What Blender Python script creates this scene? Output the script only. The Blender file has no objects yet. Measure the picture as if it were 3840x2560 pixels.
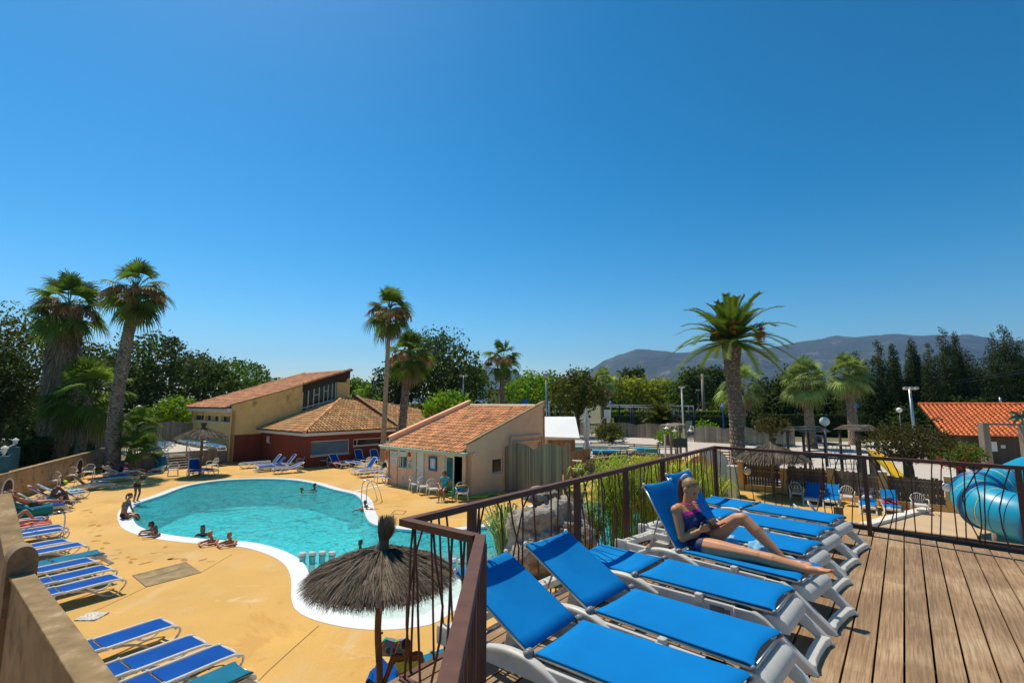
import bpy, math, random
import numpy as np
from mathutils import Vector, Matrix, Euler
from mathutils.geometry import tessellate_polygon
SC=bpy.context.scene; COL=SC.collection
rnd=random.Random(7)
R=math.radians
# ---------- camera model of the place (metres, camera above the origin, looking along +Y)
F=1820.0; H0=1505.0; TH=math.atan((H0-1280)/F); EYE=4.7; DECK=2.85
def ray(u,v):
    cx=(u-1920)/F; cz=-(v-1280)/F; c,s=math.cos(TH),math.sin(TH)
    return Vector((cx,c-cz*s,s+cz*c))
def P(u,v,z=0.0):
    r=ray(u,v); t=(z-EYE)/r.z; return Vector((0,0,EYE))+r*t
def Yd(u,v,y):
    r=ray(u,v); return Vector((0,0,EYE))+r*(y/r.y)
def onp(u,v,a,b):
    """point where the sight line meets the vertical plane through a and b"""
    r=ray(u,v); d=Vector((b[0]-a[0],b[1]-a[1])); n=Vector((-d.y,d.x))
    t=(a[0]*n.x+a[1]*n.y)/(r.x*n.x+r.y*n.y)
    return Vector((0,0,EYE))+r*t
def hd(phi): return Vector((math.sin(R(phi)),math.cos(R(phi)),0))
def xy(p,z=0.0): return Vector((p[0],p[1],z))
# ---------- mesh builder
class MB:
    def __init__(s): s.v=[];s.f=[];s.m=[];s.r=[]
    def add(s,vs,fs,m=0,r=None):
        o=len(s.v); s.v.extend([tuple(p) for p in vs])
        rr=rnd.random() if r is None else r
        for f in fs:
            s.f.append(tuple(i+o for i in f)); s.m.append(m); s.r.append(rr)
    def box(s,c,d,rz=0,m=0,M=None,r=None):
        c=Vector(c); h=[x/2 for x in d]
        q=M if M is not None else Matrix.Rotation(rz,3,'Z')
        vs=[c+q@Vector((x*h[0],y*h[1],z*h[2])) for z in(-1,1) for y in(-1,1) for x in(-1,1)]
        s.add(vs,[(0,2,3,1),(4,5,7,6),(0,1,5,4),(2,6,7,3),(0,4,6,2),(1,3,7,5)],m,r)
    def bar(s,a,b,w,h,up=(0,0,1),m=0,r=None):
        a=Vector(a);b=Vector(b);d=(b-a); L=d.length; d=d/L; up=Vector(up)
        sd=d.cross(up)
        if sd.length<1e-4: sd=d.cross(Vector((1,0,0)))
        sd.normalize(); u2=sd.cross(d)
        M=Matrix((d,sd,u2)).transposed()
        s.box((a+b)/2,(L,w,h),M=M,m=m,r=r)
    def tube(s,pts,rad,n=8,m=0,caps=True,sq=(1,1),up=None,r=None):
        pts=[Vector(p) for p in pts]; N=len(pts)
        if not hasattr(rad,'__len__'): rad=[rad]*N
        vs=[];pu=None
        for i,p in enumerate(pts):
            t=(pts[min(i+1,N-1)]-pts[max(i-1,0)])
            if t.length<1e-9: t=Vector((0,0,1))
            t.normalize()
            if up is not None: a=Vector(up)
            elif pu is None: a=Vector((0,0,1)) if abs(t.z)<.9 else Vector((1,0,0))
            else: a=pu
            sd=t.cross(a)
            if sd.length<1e-5: sd=t.cross(Vector((0,1,0)))
            sd.normalize(); u2=sd.cross(t).normalized(); pu=u2
            for k in range(n):
                an=2*math.pi*(k+.5)/n
                vs.append(p+sd*(math.cos(an)*rad[i]*sq[0])+u2*(math.sin(an)*rad[i]*sq[1]))
        fs=[(i*n+k,i*n+(k+1)%n,(i+1)*n+(k+1)%n,(i+1)*n+k) for i in range(N-1) for k in range(n)]
        if caps: fs+= [tuple(range(n))[::-1],tuple((N-1)*n+k for k in range(n))]
        s.add(vs,fs,m,r)
    def cyl(s,a,b,r0,r1=None,n=12,m=0,r=None): s.tube([a,b],[r0,r0 if r1 is None else r1],n,m,r=r)
    def ell(s,c,rx,ry,rz,n=14,k=9,M=None,m=0,r=None):
        c=Vector(c);vs=[];
        q=M if M is not None else Matrix.Identity(3)
        for i in range(1,k):
            th=math.pi*i/k
            for j in range(n):
                ph=2*math.pi*j/n
                vs.append(c+q@Vector((rx*math.sin(th)*math.cos(ph),ry*math.sin(th)*math.sin(ph),rz*math.cos(th))))
        vs+= [c+q@Vector((0,0,rz)),c+q@Vector((0,0,-rz))]
        T=(k-1)*n
        fs=[(i*n+j,(i+1)*n+j,(i+1)*n+(j+1)%n,i*n+(j+1)%n) for i in range(k-2) for j in range(n)]
        fs+=[(T,j,(j+1)%n) for j in range(n)]+[(T+1,(k-2)*n+(j+1)%n,(k-2)*n+j) for j in range(n)]
        s.add(vs,fs,m,r)
    def cap(s,a,b,ra,rb,n=12,m=0):
        """tapered capsule"""
        a=Vector(a);b=Vector(b);d=b-a;L=d.length
        if L<1e-6: s.ell(a,ra,ra,ra,m=m);return
        d/=L;pts=[];rr=[]
        for t in (-88,-60,-30): pts.append(a+d*ra*math.sin(R(t)));rr.append(ra*math.cos(R(t)))
        pts.append(a);rr.append(ra);pts.append(b);rr.append(rb)
        for t in (30,60,88): pts.append(b+d*rb*math.sin(R(t)));rr.append(rb*math.cos(R(t)))
        s.tube(pts,rr,n,m)
    def lathe(s,prof,n=16,c=(0,0,0),m=0,r=None):
        vs=[];c=Vector(c)
        for (q,z) in prof:
            for k in range(n): vs.append(c+Vector((q*math.cos(2*math.pi*k/n),q*math.sin(2*math.pi*k/n),z)))
        fs=[(i*n+k,i*n+(k+1)%n,(i+1)*n+(k+1)%n,(i+1)*n+k) for i in range(len(prof)-1) for k in range(n)]
        s.add(vs,fs,m,r)
    def ext(s,poly,o,ax,ay,dz,m=0,r=None):
        """polygon (a,b) in plane o+a*ax+b*ay, extruded along vector dz"""
        o=Vector(o);ax=Vector(ax);ay=Vector(ay);dz=Vector(dz);n=len(poly)
        lo=[o+ax*a+ay*b for a,b in poly]; hi=[p+dz for p in lo]
        fs=[(i,(i+1)%n,(i+1)%n+n,i+n) for i in range(n)]
        tri=tessellate_polygon([[Vector((a,b,0)) for a,b in poly]])
        fs+=[tuple(t) for t in tri]+[tuple(i+n for i in t) for t in tri]
        s.add(lo+hi,fs,m,r)
    def quad(s,a,b,c,d,m=0,r=None): s.add([a,b,c,d],[(0,1,2,3)],m,r)
    def build(s,name,mat,parent=None,smooth=False,loc=None,fix=True,bevel=0,weld=0):
        me=bpy.data.meshes.new(name); me.from_pydata(s.v,[],s.f)
        mats=mat if isinstance(mat,(list,tuple)) else [mat]
        for k in mats: me.materials.append(k)
        if len(mats)>1: me.polygons.foreach_set('material_index',s.m)
        at=me.attributes.new('rnd','FLOAT','FACE'); at.data.foreach_set('value',s.r)
        if smooth: me.polygons.foreach_set('use_smooth',[True]*len(me.polygons))
        me.update()
        o=bpy.data.objects.new(name,me); COL.objects.link(o)
        if fix and len(s.f)<60000: fixn(me)
        if parent is not None: o.parent=parent
        if loc is not None: o.location=loc
        if bevel:
            b=o.modifiers.new('b','BEVEL'); b.width=bevel; b.segments=2; b.limit_method='ANGLE'
        return o
import bmesh
def fixn(me):
    bm=bmesh.new(); bm.from_mesh(me); bmesh.ops.recalc_face_normals(bm,faces=bm.faces); bm.to_mesh(me); bm.free()
def autosmooth(o,deg=35):
    me=o.data
    me.polygons.foreach_set('use_smooth',[True]*len(me.polygons))
    bm=bmesh.new(); bm.from_mesh(me)
    for e in bm.edges:
        if len(e.link_faces)==2 and e.calc_face_angle(0)>R(deg): e.smooth=False
    bm.to_mesh(me); bm.free(); return o
def tag(o,label=None,cat=None,group=None,kind=None):
    if label: o['label']=label
    if cat: o['category']=cat
    if group: o['group']=group
    if kind: o['kind']=kind
    return o
def thing(name,label,cat,loc=(0,0,0),rz=0,group=None):
    o=bpy.data.objects.new(name,None); COL.objects.link(o); o.location=loc; o.rotation_euler=(0,0,rz)
    o.empty_display_size=.2
    return tag(o,label,cat,group)
def copytree(o,parent=None):
    c=o.copy(); COL.objects.link(c)
    if parent is not None: c.parent=parent
    for ch in [x for x in KIDS.get(o.name,[])]: copytree(ch,c)
    return c
KIDS={}
def kids():
    KIDS.clear()
    for o in bpy.data.objects:
        if o.parent is not None: KIDS.setdefault(o.parent.name,[]).append(o)
def catmull(pts,n=8,closed=True):
    out=[];N=len(pts)
    rg=range(N) if closed else range(N-1)
    for i in rg:
        g=(lambda k:pts[k%N]) if closed else (lambda k:pts[max(0,min(N-1,k))])
        p0,p1,p2,p3=g(i-1),g(i),g(i+1),g(i+2)
        for k in range(n):
            t=k/n
            out.append(tuple(.5*((2*p1[j])+(-p0[j]+p2[j])*t+(2*p0[j]-5*p1[j]+4*p2[j]-p3[j])*t*t+(-p0[j]+3*p1[j]-3*p2[j]+p3[j])*t**3) for j in range(len(p1))))
    if not closed: out.append(tuple(pts[-1]))
    return out
# ---------- materials
def nmat(name):
    m=bpy.data.materials.new(name); m.use_nodes=True; nt=m.node_tree
    return m,nt,nt.nodes,nt.links,nt.nodes['Principled BSDF']
def M(name,col,rough=.6,var=.15,scale=3.,bump=0,bscale=30.,metal=0,stretch=(1,1,1),rv=0,trans=0,spec=.5,dirt=None,dscale=1.,dlo=.55,dhi=.7,bdist=.01,coord='Object',det=4):
    m,nt,N,L,b=nmat(name)
    tc=N.new('ShaderNodeTexCoord'); mp=N.new('ShaderNodeMapping'); mp.inputs['Scale'].default_value=stretch
    L.new(tc.outputs[coord],mp.inputs['Vector'])
    nz=N.new('ShaderNodeTexNoise'); nz.inputs['Scale'].default_value=scale; nz.inputs['Detail'].default_value=det
    L.new(mp.outputs['Vector'],nz.inputs['Vector'])
    cr=N.new('ShaderNodeValToRGB'); cr.color_ramp.elements[0].position=.3; cr.color_ramp.elements[1].position=.7
    cr.color_ramp.elements[0].color=[c*(1-var) for c in col]+[1]; cr.color_ramp.elements[1].color=[min(1,c*(1+var)) for c in col]+[1]
    L.new(nz.outputs['Fac'],cr.inputs['Fac']); out=cr.outputs['Color']
    if dirt:
        n2=N.new('ShaderNodeTexNoise'); n2.inputs['Scale'].default_value=dscale; n2.inputs['Detail'].default_value=6; n2.inputs['Roughness'].default_value=.65
        L.new(mp.outputs['Vector'],n2.inputs['Vector'])
        mr=N.new('ShaderNodeMapRange'); mr.inputs[1].default_value=dlo; mr.inputs[2].default_value=dhi
        L.new(n2.outputs['Fac'],mr.inputs[0])
        mx=N.new('ShaderNodeMixRGB'); mx.inputs[2].default_value=list(dirt)+[1]
        L.new(mr.outputs[0],mx.inputs[0]); L.new(out,mx.inputs[1]); out=mx.outputs[0]
    if rv:
        at=N.new('ShaderNodeAttribute'); at.attribute_name='rnd'
        mr=N.new('ShaderNodeMapRange'); mr.inputs[3].default_value=1-rv; mr.inputs[4].default_value=1+rv
        L.new(at.outputs['Fac'],mr.inputs[0])
        vm=N.new('ShaderNodeVectorMath'); vm.operation='SCALE'; L.new(out,vm.inputs[0]); L.new(mr.outputs[0],vm.inputs['Scale']); out=vm.outputs[0]
    L.new(out,b.inputs['Base Color']); b.inputs['Roughness'].default_value=rough; b.inputs['Metallic'].default_value=metal
    b.inputs['Specular IOR Level'].default_value=spec
    if bump:
        n3=N.new('ShaderNodeTexNoise'); n3.inputs['Scale'].default_value=bscale; n3.inputs['Detail'].default_value=5
        L.new(mp.outputs['Vector'],n3.inputs['Vector'])
        bp=N.new('ShaderNodeBump'); bp.inputs['Strength'].default_value=bump; bp.inputs['Distance'].default_value=bdist
        L.new(n3.outputs['Fac'],bp.inputs['Height']); L.new(bp.outputs['Normal'],b.inputs['Normal'])
    if trans:
        tr=N.new('ShaderNodeBsdfTranslucent'); L.new(out,tr.inputs['Color']); ms=N.new('ShaderNodeMixShader'); ms.inputs[0].default_value=trans
        L.new(b.outputs[0],ms.inputs[1]); L.new(tr.outputs[0],ms.inputs[2]); L.new(ms.outputs[0],N['Material Output'].inputs['Surface'])
    return m
def wave(m,scale,axis='X',strength=.3,dist=.01,rot=(0,0,0),coord='Object'):
    """board or rib grooves as bump on top of an M material"""
    nt=m.node_tree;N=nt.nodes;L=nt.links;b=N['Principled BSDF']
    tc=N.new('ShaderNodeTexCoord');mp=N.new('ShaderNodeMapping');mp.inputs['Rotation'].default_value=rot
    L.new(tc.outputs[coord],mp.inputs[0]);w=N.new('ShaderNodeTexWave');w.bands_direction=axis;w.inputs['Scale'].default_value=scale
    L.new(mp.outputs[0],w.inputs['Vector'])
    bp=N.new('ShaderNodeBump');bp.inputs['Strength'].default_value=strength;bp.inputs['Distance'].default_value=dist
    L.new(w.outputs['Fac'],bp.inputs['Height'])
    if b.inputs['Normal'].links: L.new(b.inputs['Normal'].links[0].from_socket,bp.inputs['Normal'])
    L.new(bp.outputs['Normal'],b.inputs['Normal']); return m
MT={}
MT['white']=M('white_plastic',(.84,.83,.79),.42,.04,9,spec=.5,dirt=(.62,.6,.54),dscale=7,dlo=.55,dhi=.85,trans=.42)
MT['blue']=M('blue_textile',(.003,.072,.34),.75,.12,2.2,bump=.3,bscale=5,bdist=.02,spec=.06)
MT['skyblue']=M('sky_blue_textile',(.003,.18,.5),.78,.1,1.6,bump=.3,bscale=5,bdist=.02,spec=.06,dirt=(.012,.26,.6),dscale=1.1,dlo=.55,dhi=.85)
MT['teal']=M('teal_textile',(.004,.15,.26),.72,.12,2.2,spec=.12)
MT['alu']=M('aluminium',(.55,.53,.5),.35,.1,9,metal=.9)
MT['steel']=M('polished_steel',(.6,.6,.6),.18,.05,5,metal=1)
MT['grey']=M('grey_plastic',(.2,.21,.23),.4,.1,8)
MT['rail']=M('brown_painted_metal',(.115,.05,.032),.6,.2,11,bump=.2,bscale=90,bdist=.001,dirt=(.24,.13,.09),dscale=26,dlo=.69,dhi=.76,spec=.25)
MT['darkwood']=M('weathered_picket_wood',(.105,.082,.058),.85,.35,2.5,stretch=(1,1,.08),bump=.4,bscale=20,rv=.3)
MT['greywood']=M('silvered_picket_wood',(.29,.235,.175),.85,.3,2.5,stretch=(1,1,.1),rv=.25)
MT['brownwood']=M('brown_timber',(.24,.14,.07),.8,.3,3,stretch=(1,1,.15),rv=.2)
MT['concrete']=M('pale_concrete',(.52,.47,.4),.85,.12,1.2,dirt=(.4,.36,.3),dscale=.8)
MT['straw']=M('dry_thatch',(.23,.182,.135),.9,.3,3,rv=.6,trans=.12,spec=.2)
MT['strawcore']=M('thatch_core',(.05,.04,.03),.95,.3,9,bump=.5)
MT['pole']=M('rough_pole_wood',(.17,.105,.06),.85,.35,5,stretch=(1,1,.3),bump=.6,bscale=22,bdist=.01)
MT['tile']=M('clay_roof_tile',(.74,.35,.15),.8,.25,1.3,rv=.38,dirt=(.34,.2,.11),dscale=1.2,dlo=.56,dhi=.68)
MT['oldtile']=M('lichened_roof_tile',(.5,.24,.09),.85,.3,1.6,rv=.45,dirt=(.42,.28,.11),dscale=.9,dlo=.45,dhi=.62)
MT['redtile']=M('orange_roof_tile',(.66,.155,.035),.7,.15,2,rv=.2)
MT['ochre']=M('ochre_render',(.8,.52,.2),.9,.1,1.5,bump=.3,bscale=60,dirt=(.3,.2,.09),dscale=.7,dlo=.58,dhi=.72)
MT['brick']=M('red_render',(.2,.042,.022),.88,.08,2,bump=.3,bscale=60,dirt=(.16,.045,.027),dscale=1.1)
MT['salmon']=M('salmon_render',(.84,.5,.31),.9,.07,1.6,bump=.35,bscale=70,dirt=(.72,.43,.27),dscale=1.0,dlo=.55,dhi=.75)
MT['sand']=M('sand_render',(.44,.29,.14),.92,.14,2,bump=.5,bscale=35,bdist=.008,dirt=(.2,.15,.09),dscale=1.8,dlo=.52,dhi=.66)
MT['parapet']=M('dark_stucco',(.27,.19,.115),.95,.2,2.5,bump=.7,bscale=40,bdist=.008,dirt=(.14,.1,.06),dscale=1.6,dlo=.5,dhi=.66)
MT['browntile']=M('brown_roof_tile',(.52,.22,.1),.85,.3,1.4,rv=.4,dirt=(.3,.15,.08),dscale=1.1,dlo=.5,dhi=.66)
MT['tilebed']=M('roof_bed',(.05,.022,.014),.9,.2,3)
MT['coping']=M('weathered_coping',(.26,.175,.08),.95,.3,4,bump=.7,bscale=28,bdist=.012,dirt=(.4,.32,.2),dscale=4,dlo=.58,dhi=.7)
MT['paint']=M('white_paint',(.72,.7,.64),.6,.05,4)
MT['cream']=M('cream_paint',(.6,.56,.42),.6,.05,4)
MT['mint']=M('pale_mint_paint',(.52,.6,.48),.6,.05,4)
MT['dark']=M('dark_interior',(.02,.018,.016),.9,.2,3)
MT['glass']=M('window_glass',(.012,.02,.024),.12,.3,1,spec=.35)
MT['glasst']=M('teal_reflection_glass',(.02,.1,.11),.12,.4,1.5,spec=.4)  # teal reflections of the dark panes put into the base colour
MT['screenwood']=M('green_grey_pickets',(.23,.19,.125),.85,.35,2.5,stretch=(1,1,.08),bump=.4,bscale=20,rv=.35)
MT['glassb']=M('blue_window_blind',(.05,.16,.26),.25,.15,1.2,spec=.6)
MT['yellowpaint']=M('yellow_render',(.6,.36,.12),.85,.08,2,bump=.2)
MT['orange']=M('orange_plastic',(.8,.17,.02),.45,.08,5)
MT['green']=M('green_plastic',(.05,.3,.06),.45,.1,5)
MT['yellow']=M('yellow_plastic',(.75,.5,.02),.45,.08,5)
MT['navy']=M('navy_paint',(.01,.02,.08),.5,.1,5)
MT['bluep']=M('blue_plastic',(.01,.14,.5),.4,.1,5)
MT['red']=M('red_cloth',(.6,.03,.02),.8,.12,14,bump=.4)
MT['lamp']=M('white_globe',(.78,.77,.74),.3,.02,3)
def leafm(name,col,rv=.45,trans=.45,rough=.55,var=.35,scale=.35): return M(name,col,rough,var,scale,rv=rv,trans=trans,spec=.12)
LF={'dark':leafm('dark_leaves',(.075,.115,.02)),'mid':leafm('green_leaves',(.12,.2,.022)),'bright':leafm('bright_leaves',(.2,.34,.016)),
 'olive':leafm('olive_leaves',(.11,.125,.018)),'yellow':leafm('yellow_green_leaves',(.3,.33,.02)),'cyp':leafm('cypress_leaves',(.055,.08,.02)),
 'hedge':leafm('hedge_leaves',(.04,.062,.016)),'palm':leafm('palm_leaves',(.12,.19,.022),trans=.4),'palmp':leafm('pale_palm_leaves',(.26,.34,.09),trans=.35),
 'fig':leafm('yellow_green_reeds',(.33,.42,.03),trans=.35),'dead':leafm('dead_palm_leaves',(.32,.22,.14),trans=.1),'flow':leafm('dry_flower_strands',(.52,.31,.17),trans=.2),
 'redd':leafm('reddish_leaves',(.085,.075,.02)),'flower':leafm('crimson_flowers',(.5,.02,.05)),'shade':leafm('deep_green_leaves',(.055,.085,.014))}
BARK=M('bark',(.09,.07,.05),.9,.35,6,stretch=(1,1,.3),bump=.8,bscale=18,bdist=.03)
PBARK=M('palm_bark',(.26,.185,.125),.9,.4,7,bump=.8,bscale=22,bdist=.03,rv=.45)
# ---------- vegetation generators
def leafcloud(name,mat,cen,nrm,size,parent,seed,asp=1.6,flat=.5):
    """one mesh of many leaf quads at the given centres"""
    rg=np.random.default_rng(seed); n=len(cen)
    a=rg.normal(size=(n,3)); a/=np.linalg.norm(a,axis=1)[:,None]
    nn=nrm*flat+rg.normal(size=(n,3))*(1-flat); nn/=np.linalg.norm(nn,axis=1)[:,None]+1e-9
    t=np.cross(nn,a); t/=np.linalg.norm(t,axis=1)[:,None]+1e-9; b=np.cross(nn,t)
    s=(np.asarray(size)*(.6+.8*rg.random(n)))[:,None]
    t=t*s*asp*.5; b=b*s*.5
    v=np.stack([cen-t,cen+b*.9-t*.1,cen+t,cen-b*.9-t*.1],1).reshape(-1,3)
    me=bpy.data.meshes.new(name); me.vertices.add(4*n); me.vertices.foreach_set('co',v.astype(np.float32).ravel())
    me.loops.add(4*n); me.loops.foreach_set('vertex_index',np.arange(4*n,dtype=np.int32))
    me.polygons.add(n); me.polygons.foreach_set('loop_start',np.arange(0,4*n,4,dtype=np.int32)); me.polygons.foreach_set('loop_total',np.full(n,4,dtype=np.int32))
    at=me.attributes.new('rnd','FLOAT','FACE'); at.data.foreach_set('value',rg.random(n).astype(np.float32))
    me.materials.append(mat); me.update(calc_edges=True)
    o=bpy.data.objects.new(name,me); COL.objects.link(o); o.parent=parent; return o
def clumps_to_leaves(cl,per,rg):
    """cl: list of (centre,(rx,ry,rz)); leaves near each clump's shell"""
    C=[];Nn=[]
    for c,r in cl:
        n=max(8,int(per*r[0]*r[2]))
        d=rg.normal(size=(n,3)); d/=np.linalg.norm(d,axis=1)[:,None]
        k=(.55+.5*rg.random(n)**.6)[:,None]
        C.append(np.array(c)+d*k*np.array(r)); Nn.append(d)
    return np.concatenate(C),np.concatenate(Nn)
def tree(base,h,rx,rz,mat,label,seed,name='broadleaf_tree',cat='tree',group='trees beyond the pool',leaf=.2,per=70,nclump=34,ry=None,trunk=.22,crz=None,lop=None):
    """trunk with limbs to clumps, crown of leaf quads. h top height, rx half width, rz half height of the crown"""
    rg=np.random.default_rng(seed); ry=ry or rx
    t=thing(name,label,cat,base,0,group)
    cz=h-rz; cl=[]
    for i in range(nclump):
        d=rg.normal(size=3); d/=np.linalg.norm(d); k=rg.random()**.33*.82
        p=np.array([d[0]*rx*k,d[1]*ry*k,cz+d[2]*rz*k])
        if lop is not None: p=p+np.array([0,0,lop*p[0]])
        q=.2+.16*rg.random()
        cl.append((p,(rx*q*1.25,ry*q*1.25,rz*q)))
    C,Nn=clumps_to_leaves(cl,per,rg)
    # stray sprigs that break the outline
    for i in range(nclump*2):
        d=rg.normal(size=3); d/=np.linalg.norm(d); d[2]=abs(d[2])*.9-.2; k=.95+.17*rg.random()
        p=np.array([d[0]*rx*k,d[1]*ry*k,cz+d[2]*rz*k]); m=14
        C=np.concatenate([C,p+rg.normal(size=(m,3))*np.array([.22,.22,.28])*leaf*5]); Nn=np.concatenate([Nn,np.tile(d,(m,1))])
    m=int(rx*rz*per*1.5); n0=len(C); d=rg.normal(size=(m,3)); d/=np.linalg.norm(d,axis=1)[:,None]; k=(rg.random(m)**.45*.86)[:,None]
    C=np.concatenate([C,d*k*np.array([rx,ry,rz])+np.array([0,0,cz])]); Nn=np.concatenate([Nn,d])
    sz=np.full(len(C),leaf); sz[n0:]*=1.5; ok=C[:,2]>.1; C=C[ok];Nn=Nn[ok]; sz=sz[ok]
    leafcloud('crown',mat,C,Nn,sz,t,seed)
    mb=MB(); mb.tube([(0,0,-.1),(.1*rx*.2,0,cz*.5),(0,.05,max(cz,h*.45))],[trunk*1.2,trunk,trunk*.6],8)
    for p,_ in cl[::3]:
        a=Vector((0,0,max(.3*cz,cz-rz*.7))); b=Vector(p); mb.tube([a,a.lerp(b,.5)+Vector((0,0,-.2)),b],[trunk*.5,trunk*.3,trunk*.1],5)
    mb.build('trunk',BARK,t,True)
    return t
def conifer(base,h,r,mat,label,seed,name='cypress_tree',cat='tree',group='cypresses behind the tiled roof',leaf=.16,per=95,spread=0.,taper=.75,group2=None):
    rg=np.random.default_rng(seed); t=thing(name,label,cat,base,0,group); cl=[]
    n=int(30+h*3.2)
    for i in range(n):
        z=(i+.5)/n; e=(1-z*.93)**(taper*.85)*(.55+.45*min(1,z*6))*r
        for k in range(1 if z>.8 else 2 if z>.5 else 3):
            a=rg.random()*6.28; q=e*(.35+spread*rg.random())
            rr=max(.24,e*(.8 if spread==0 else .75))
            cl.append((np.array([math.cos(a)*q,math.sin(a)*q,.3+z*(h-.3)]),(rr,rr,rr*(1.1 if spread==0 else .45)+.2)))
    C,Nn=clumps_to_leaves(cl,per,rg); leafcloud('crown',mat,C,Nn,leaf,t,seed,asp=1.5)
    mb=MB(); mb.tube([(0,0,-.1),(0,0,h*.93)],[.16+r*.05,.03],7); mb.build('trunk',BARK,t,True); return t
def hedge(a,b,w,z0,z1,label,seed,mat=None,dens=55,name='hedge',leaf=.11,group=None):
    rg=np.random.default_rng(seed); a=Vector((a[0],a[1],0));b=Vector((b[0],b[1],0)); d=(b-a);L=d.length;d/=L; n=Vector((-d.y,d.x,0))
    t=thing(name,label,'hedge',a,0,group)
    H=z1-z0; N=int(dens*(L*H*2+L*w)); C=np.zeros((N,3));Nn=np.zeros((N,3))
    for i in range(N):
        s=rg.random()*L; q=rg.random()*(2*H+w); j=rg.normal()*.05+.06*math.sin(s*3.1)*math.sin(s*1.3)
        if q<w: o=(q-w/2); z=z1+j; nn=Vector((0,0,1))
        elif q<w+H: o=-w/2-j; z=z0+q-w; nn=-n
        else: o=w/2+j; z=z0+q-w-H; nn=n
        p=d*s+n*o; C[i]=(p.x,p.y,z); Nn[i]=nn
    leafcloud('foliage',mat or LF['hedge'],C,Nn,leaf,t,seed)
    mb=MB(); m=d*(L/2); mb.box((m.x,m.y,(z0+z1)/2-.03),(L-.1,w-.14,H-.12),rz=math.atan2(d.y,d.x)); mb.build('branches',LF['shade'],t)
    return t
def trunkmesh(pts,rads,boots,rowh=.16,seed=1,out=.05):
    """palm trunk with cut leaf bases standing out of it"""
    mb=MB(); pts=[Vector(p) for p in pts]; N=len(pts)
    P2=catmull([tuple(p)+(r,) for p,r in zip(pts,rads)],6,closed=False)
    mb.tube([q[:3] for q in P2],[q[3]*(1-.0) for q in P2],14)
    if boots:
        L=sum((pts[i+1]-pts[i]).length for i in range(N-1)); rows=int(L/rowh)
        for i in range(rows):
            t=i/rows*(len(P2)-1.01); k=int(t);f=t-k
            q=[P2[k][j]*(1-f)+P2[k+1][j]*f for j in range(4)]; c=Vector(q[:3]); r=q[3]
            m=max(6,int(6.28*r/(rowh*1.35)))
            for j in range(m):
                a=(j+.5*(i%2)+rnd.uniform(-.12,.12))*2*math.pi/m; d=Vector((math.cos(a),math.sin(a),0)); e=Vector((-d.y,d.x,0))
                w=3.14*r/m*.95; hh=rowh*.62; oo=out*rnd.uniform(.6,1.3)
                b0=c+d*(r-.01)
                mb.add([b0-e*w,b0+e*w,b0+Vector((0,0,-hh)),b0+Vector((0,0,hh))+d*oo-e*w*.45,b0+Vector((0,0,hh*.8))+d*oo+e*w*.45,b0+Vector((0,0,hh))-d*.01],
                       [(0,2,3),(2,1,4),(2,4,3),(0,3,5),(1,5,4),(3,4,5)])
    return mb
def fanleaf(mb,o,az,el,Lp,rb,rg,nb=16,droop=.5,m=0,w=.045):
    """one palmate leaf: petiole and pleated fan of blades with hanging tips"""
    o=Vector(o); d=Vector((math.cos(az)*math.cos(el),math.sin(az)*math.cos(el),math.sin(el)))
    sag=Vector((0,0,-Lp*.28*max(0,math.cos(el))))
    c=o+d*Lp+sag; mid=o+d*Lp*.5+sag*.3
    mb.tube([o,mid,c],[.03,.022,.016],4,m)
    ax=(c-mid).normalized(); sd=ax.cross(Vector((0,0,1)))
    if sd.length<.1: sd=Vector((1,0,0))
    sd.normalize(); sd=(Matrix.Rotation(rg.uniform(-.6,.6),3,ax)@sd)
    up=sd.cross(ax); rr=rg.random()
    for i in range(nb):
        t=(i+.5)/nb*2-1; a=t*1.75
        bd=(ax*math.cos(a)+sd*math.sin(a)).normalized(); l=rb*(1-.2*abs(t))*rg.uniform(.8,1.12)
        e=bd.cross(up).normalized()*w*(rb)
        p1=c+bd*l*.6+up*.04-Vector((0,0,l*.06)); p2=c+bd*l*.9-Vector((0,0,l*(.08+droop*.3))); 
        p3=p2+bd*l*.1-Vector((0,0,l*droop*.45))
        mb.add([c-e*.3,c+e*.3,p1+e,p1-e,p2+e*.5,p2-e*.5,p3],[(0,1,2,3),(3,2,4,5),(5,4,6)],m,min(1,max(0,rr+rg.uniform(-.2,.2))))
def strands(mb,o,az,L,rg,n=40,m=0,el=.2,fall=.7,sp=.35):
    """hanging dry flower stalk"""
    o=Vector(o); d=Vector((math.cos(az)*math.cos(el),math.sin(az)*math.cos(el),math.sin(el)))
    pts=[o+d*L*t+Vector((0,0,-L*fall*t*t)) for t in (0,.25,.5,.75,1)]
    mb.tube(pts,[.02]*5,4,m)
    for i in range(n):
        t=rg.uniform(.3,1); k=int(t*4*.999); p=pts[k].lerp(pts[k+1],t*4-k)
        q=p+Vector((rg.gauss(0,sp*.5),rg.gauss(0,sp*.5),-rg.uniform(.2,.9)*sp*2)); e=Vector((rg.uniform(-1,1),rg.uniform(-1,1),0)).normalized()*.03
        mb.add([p-e,p+e,q+e,q-e],[(0,1,2,3)],m)
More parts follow.
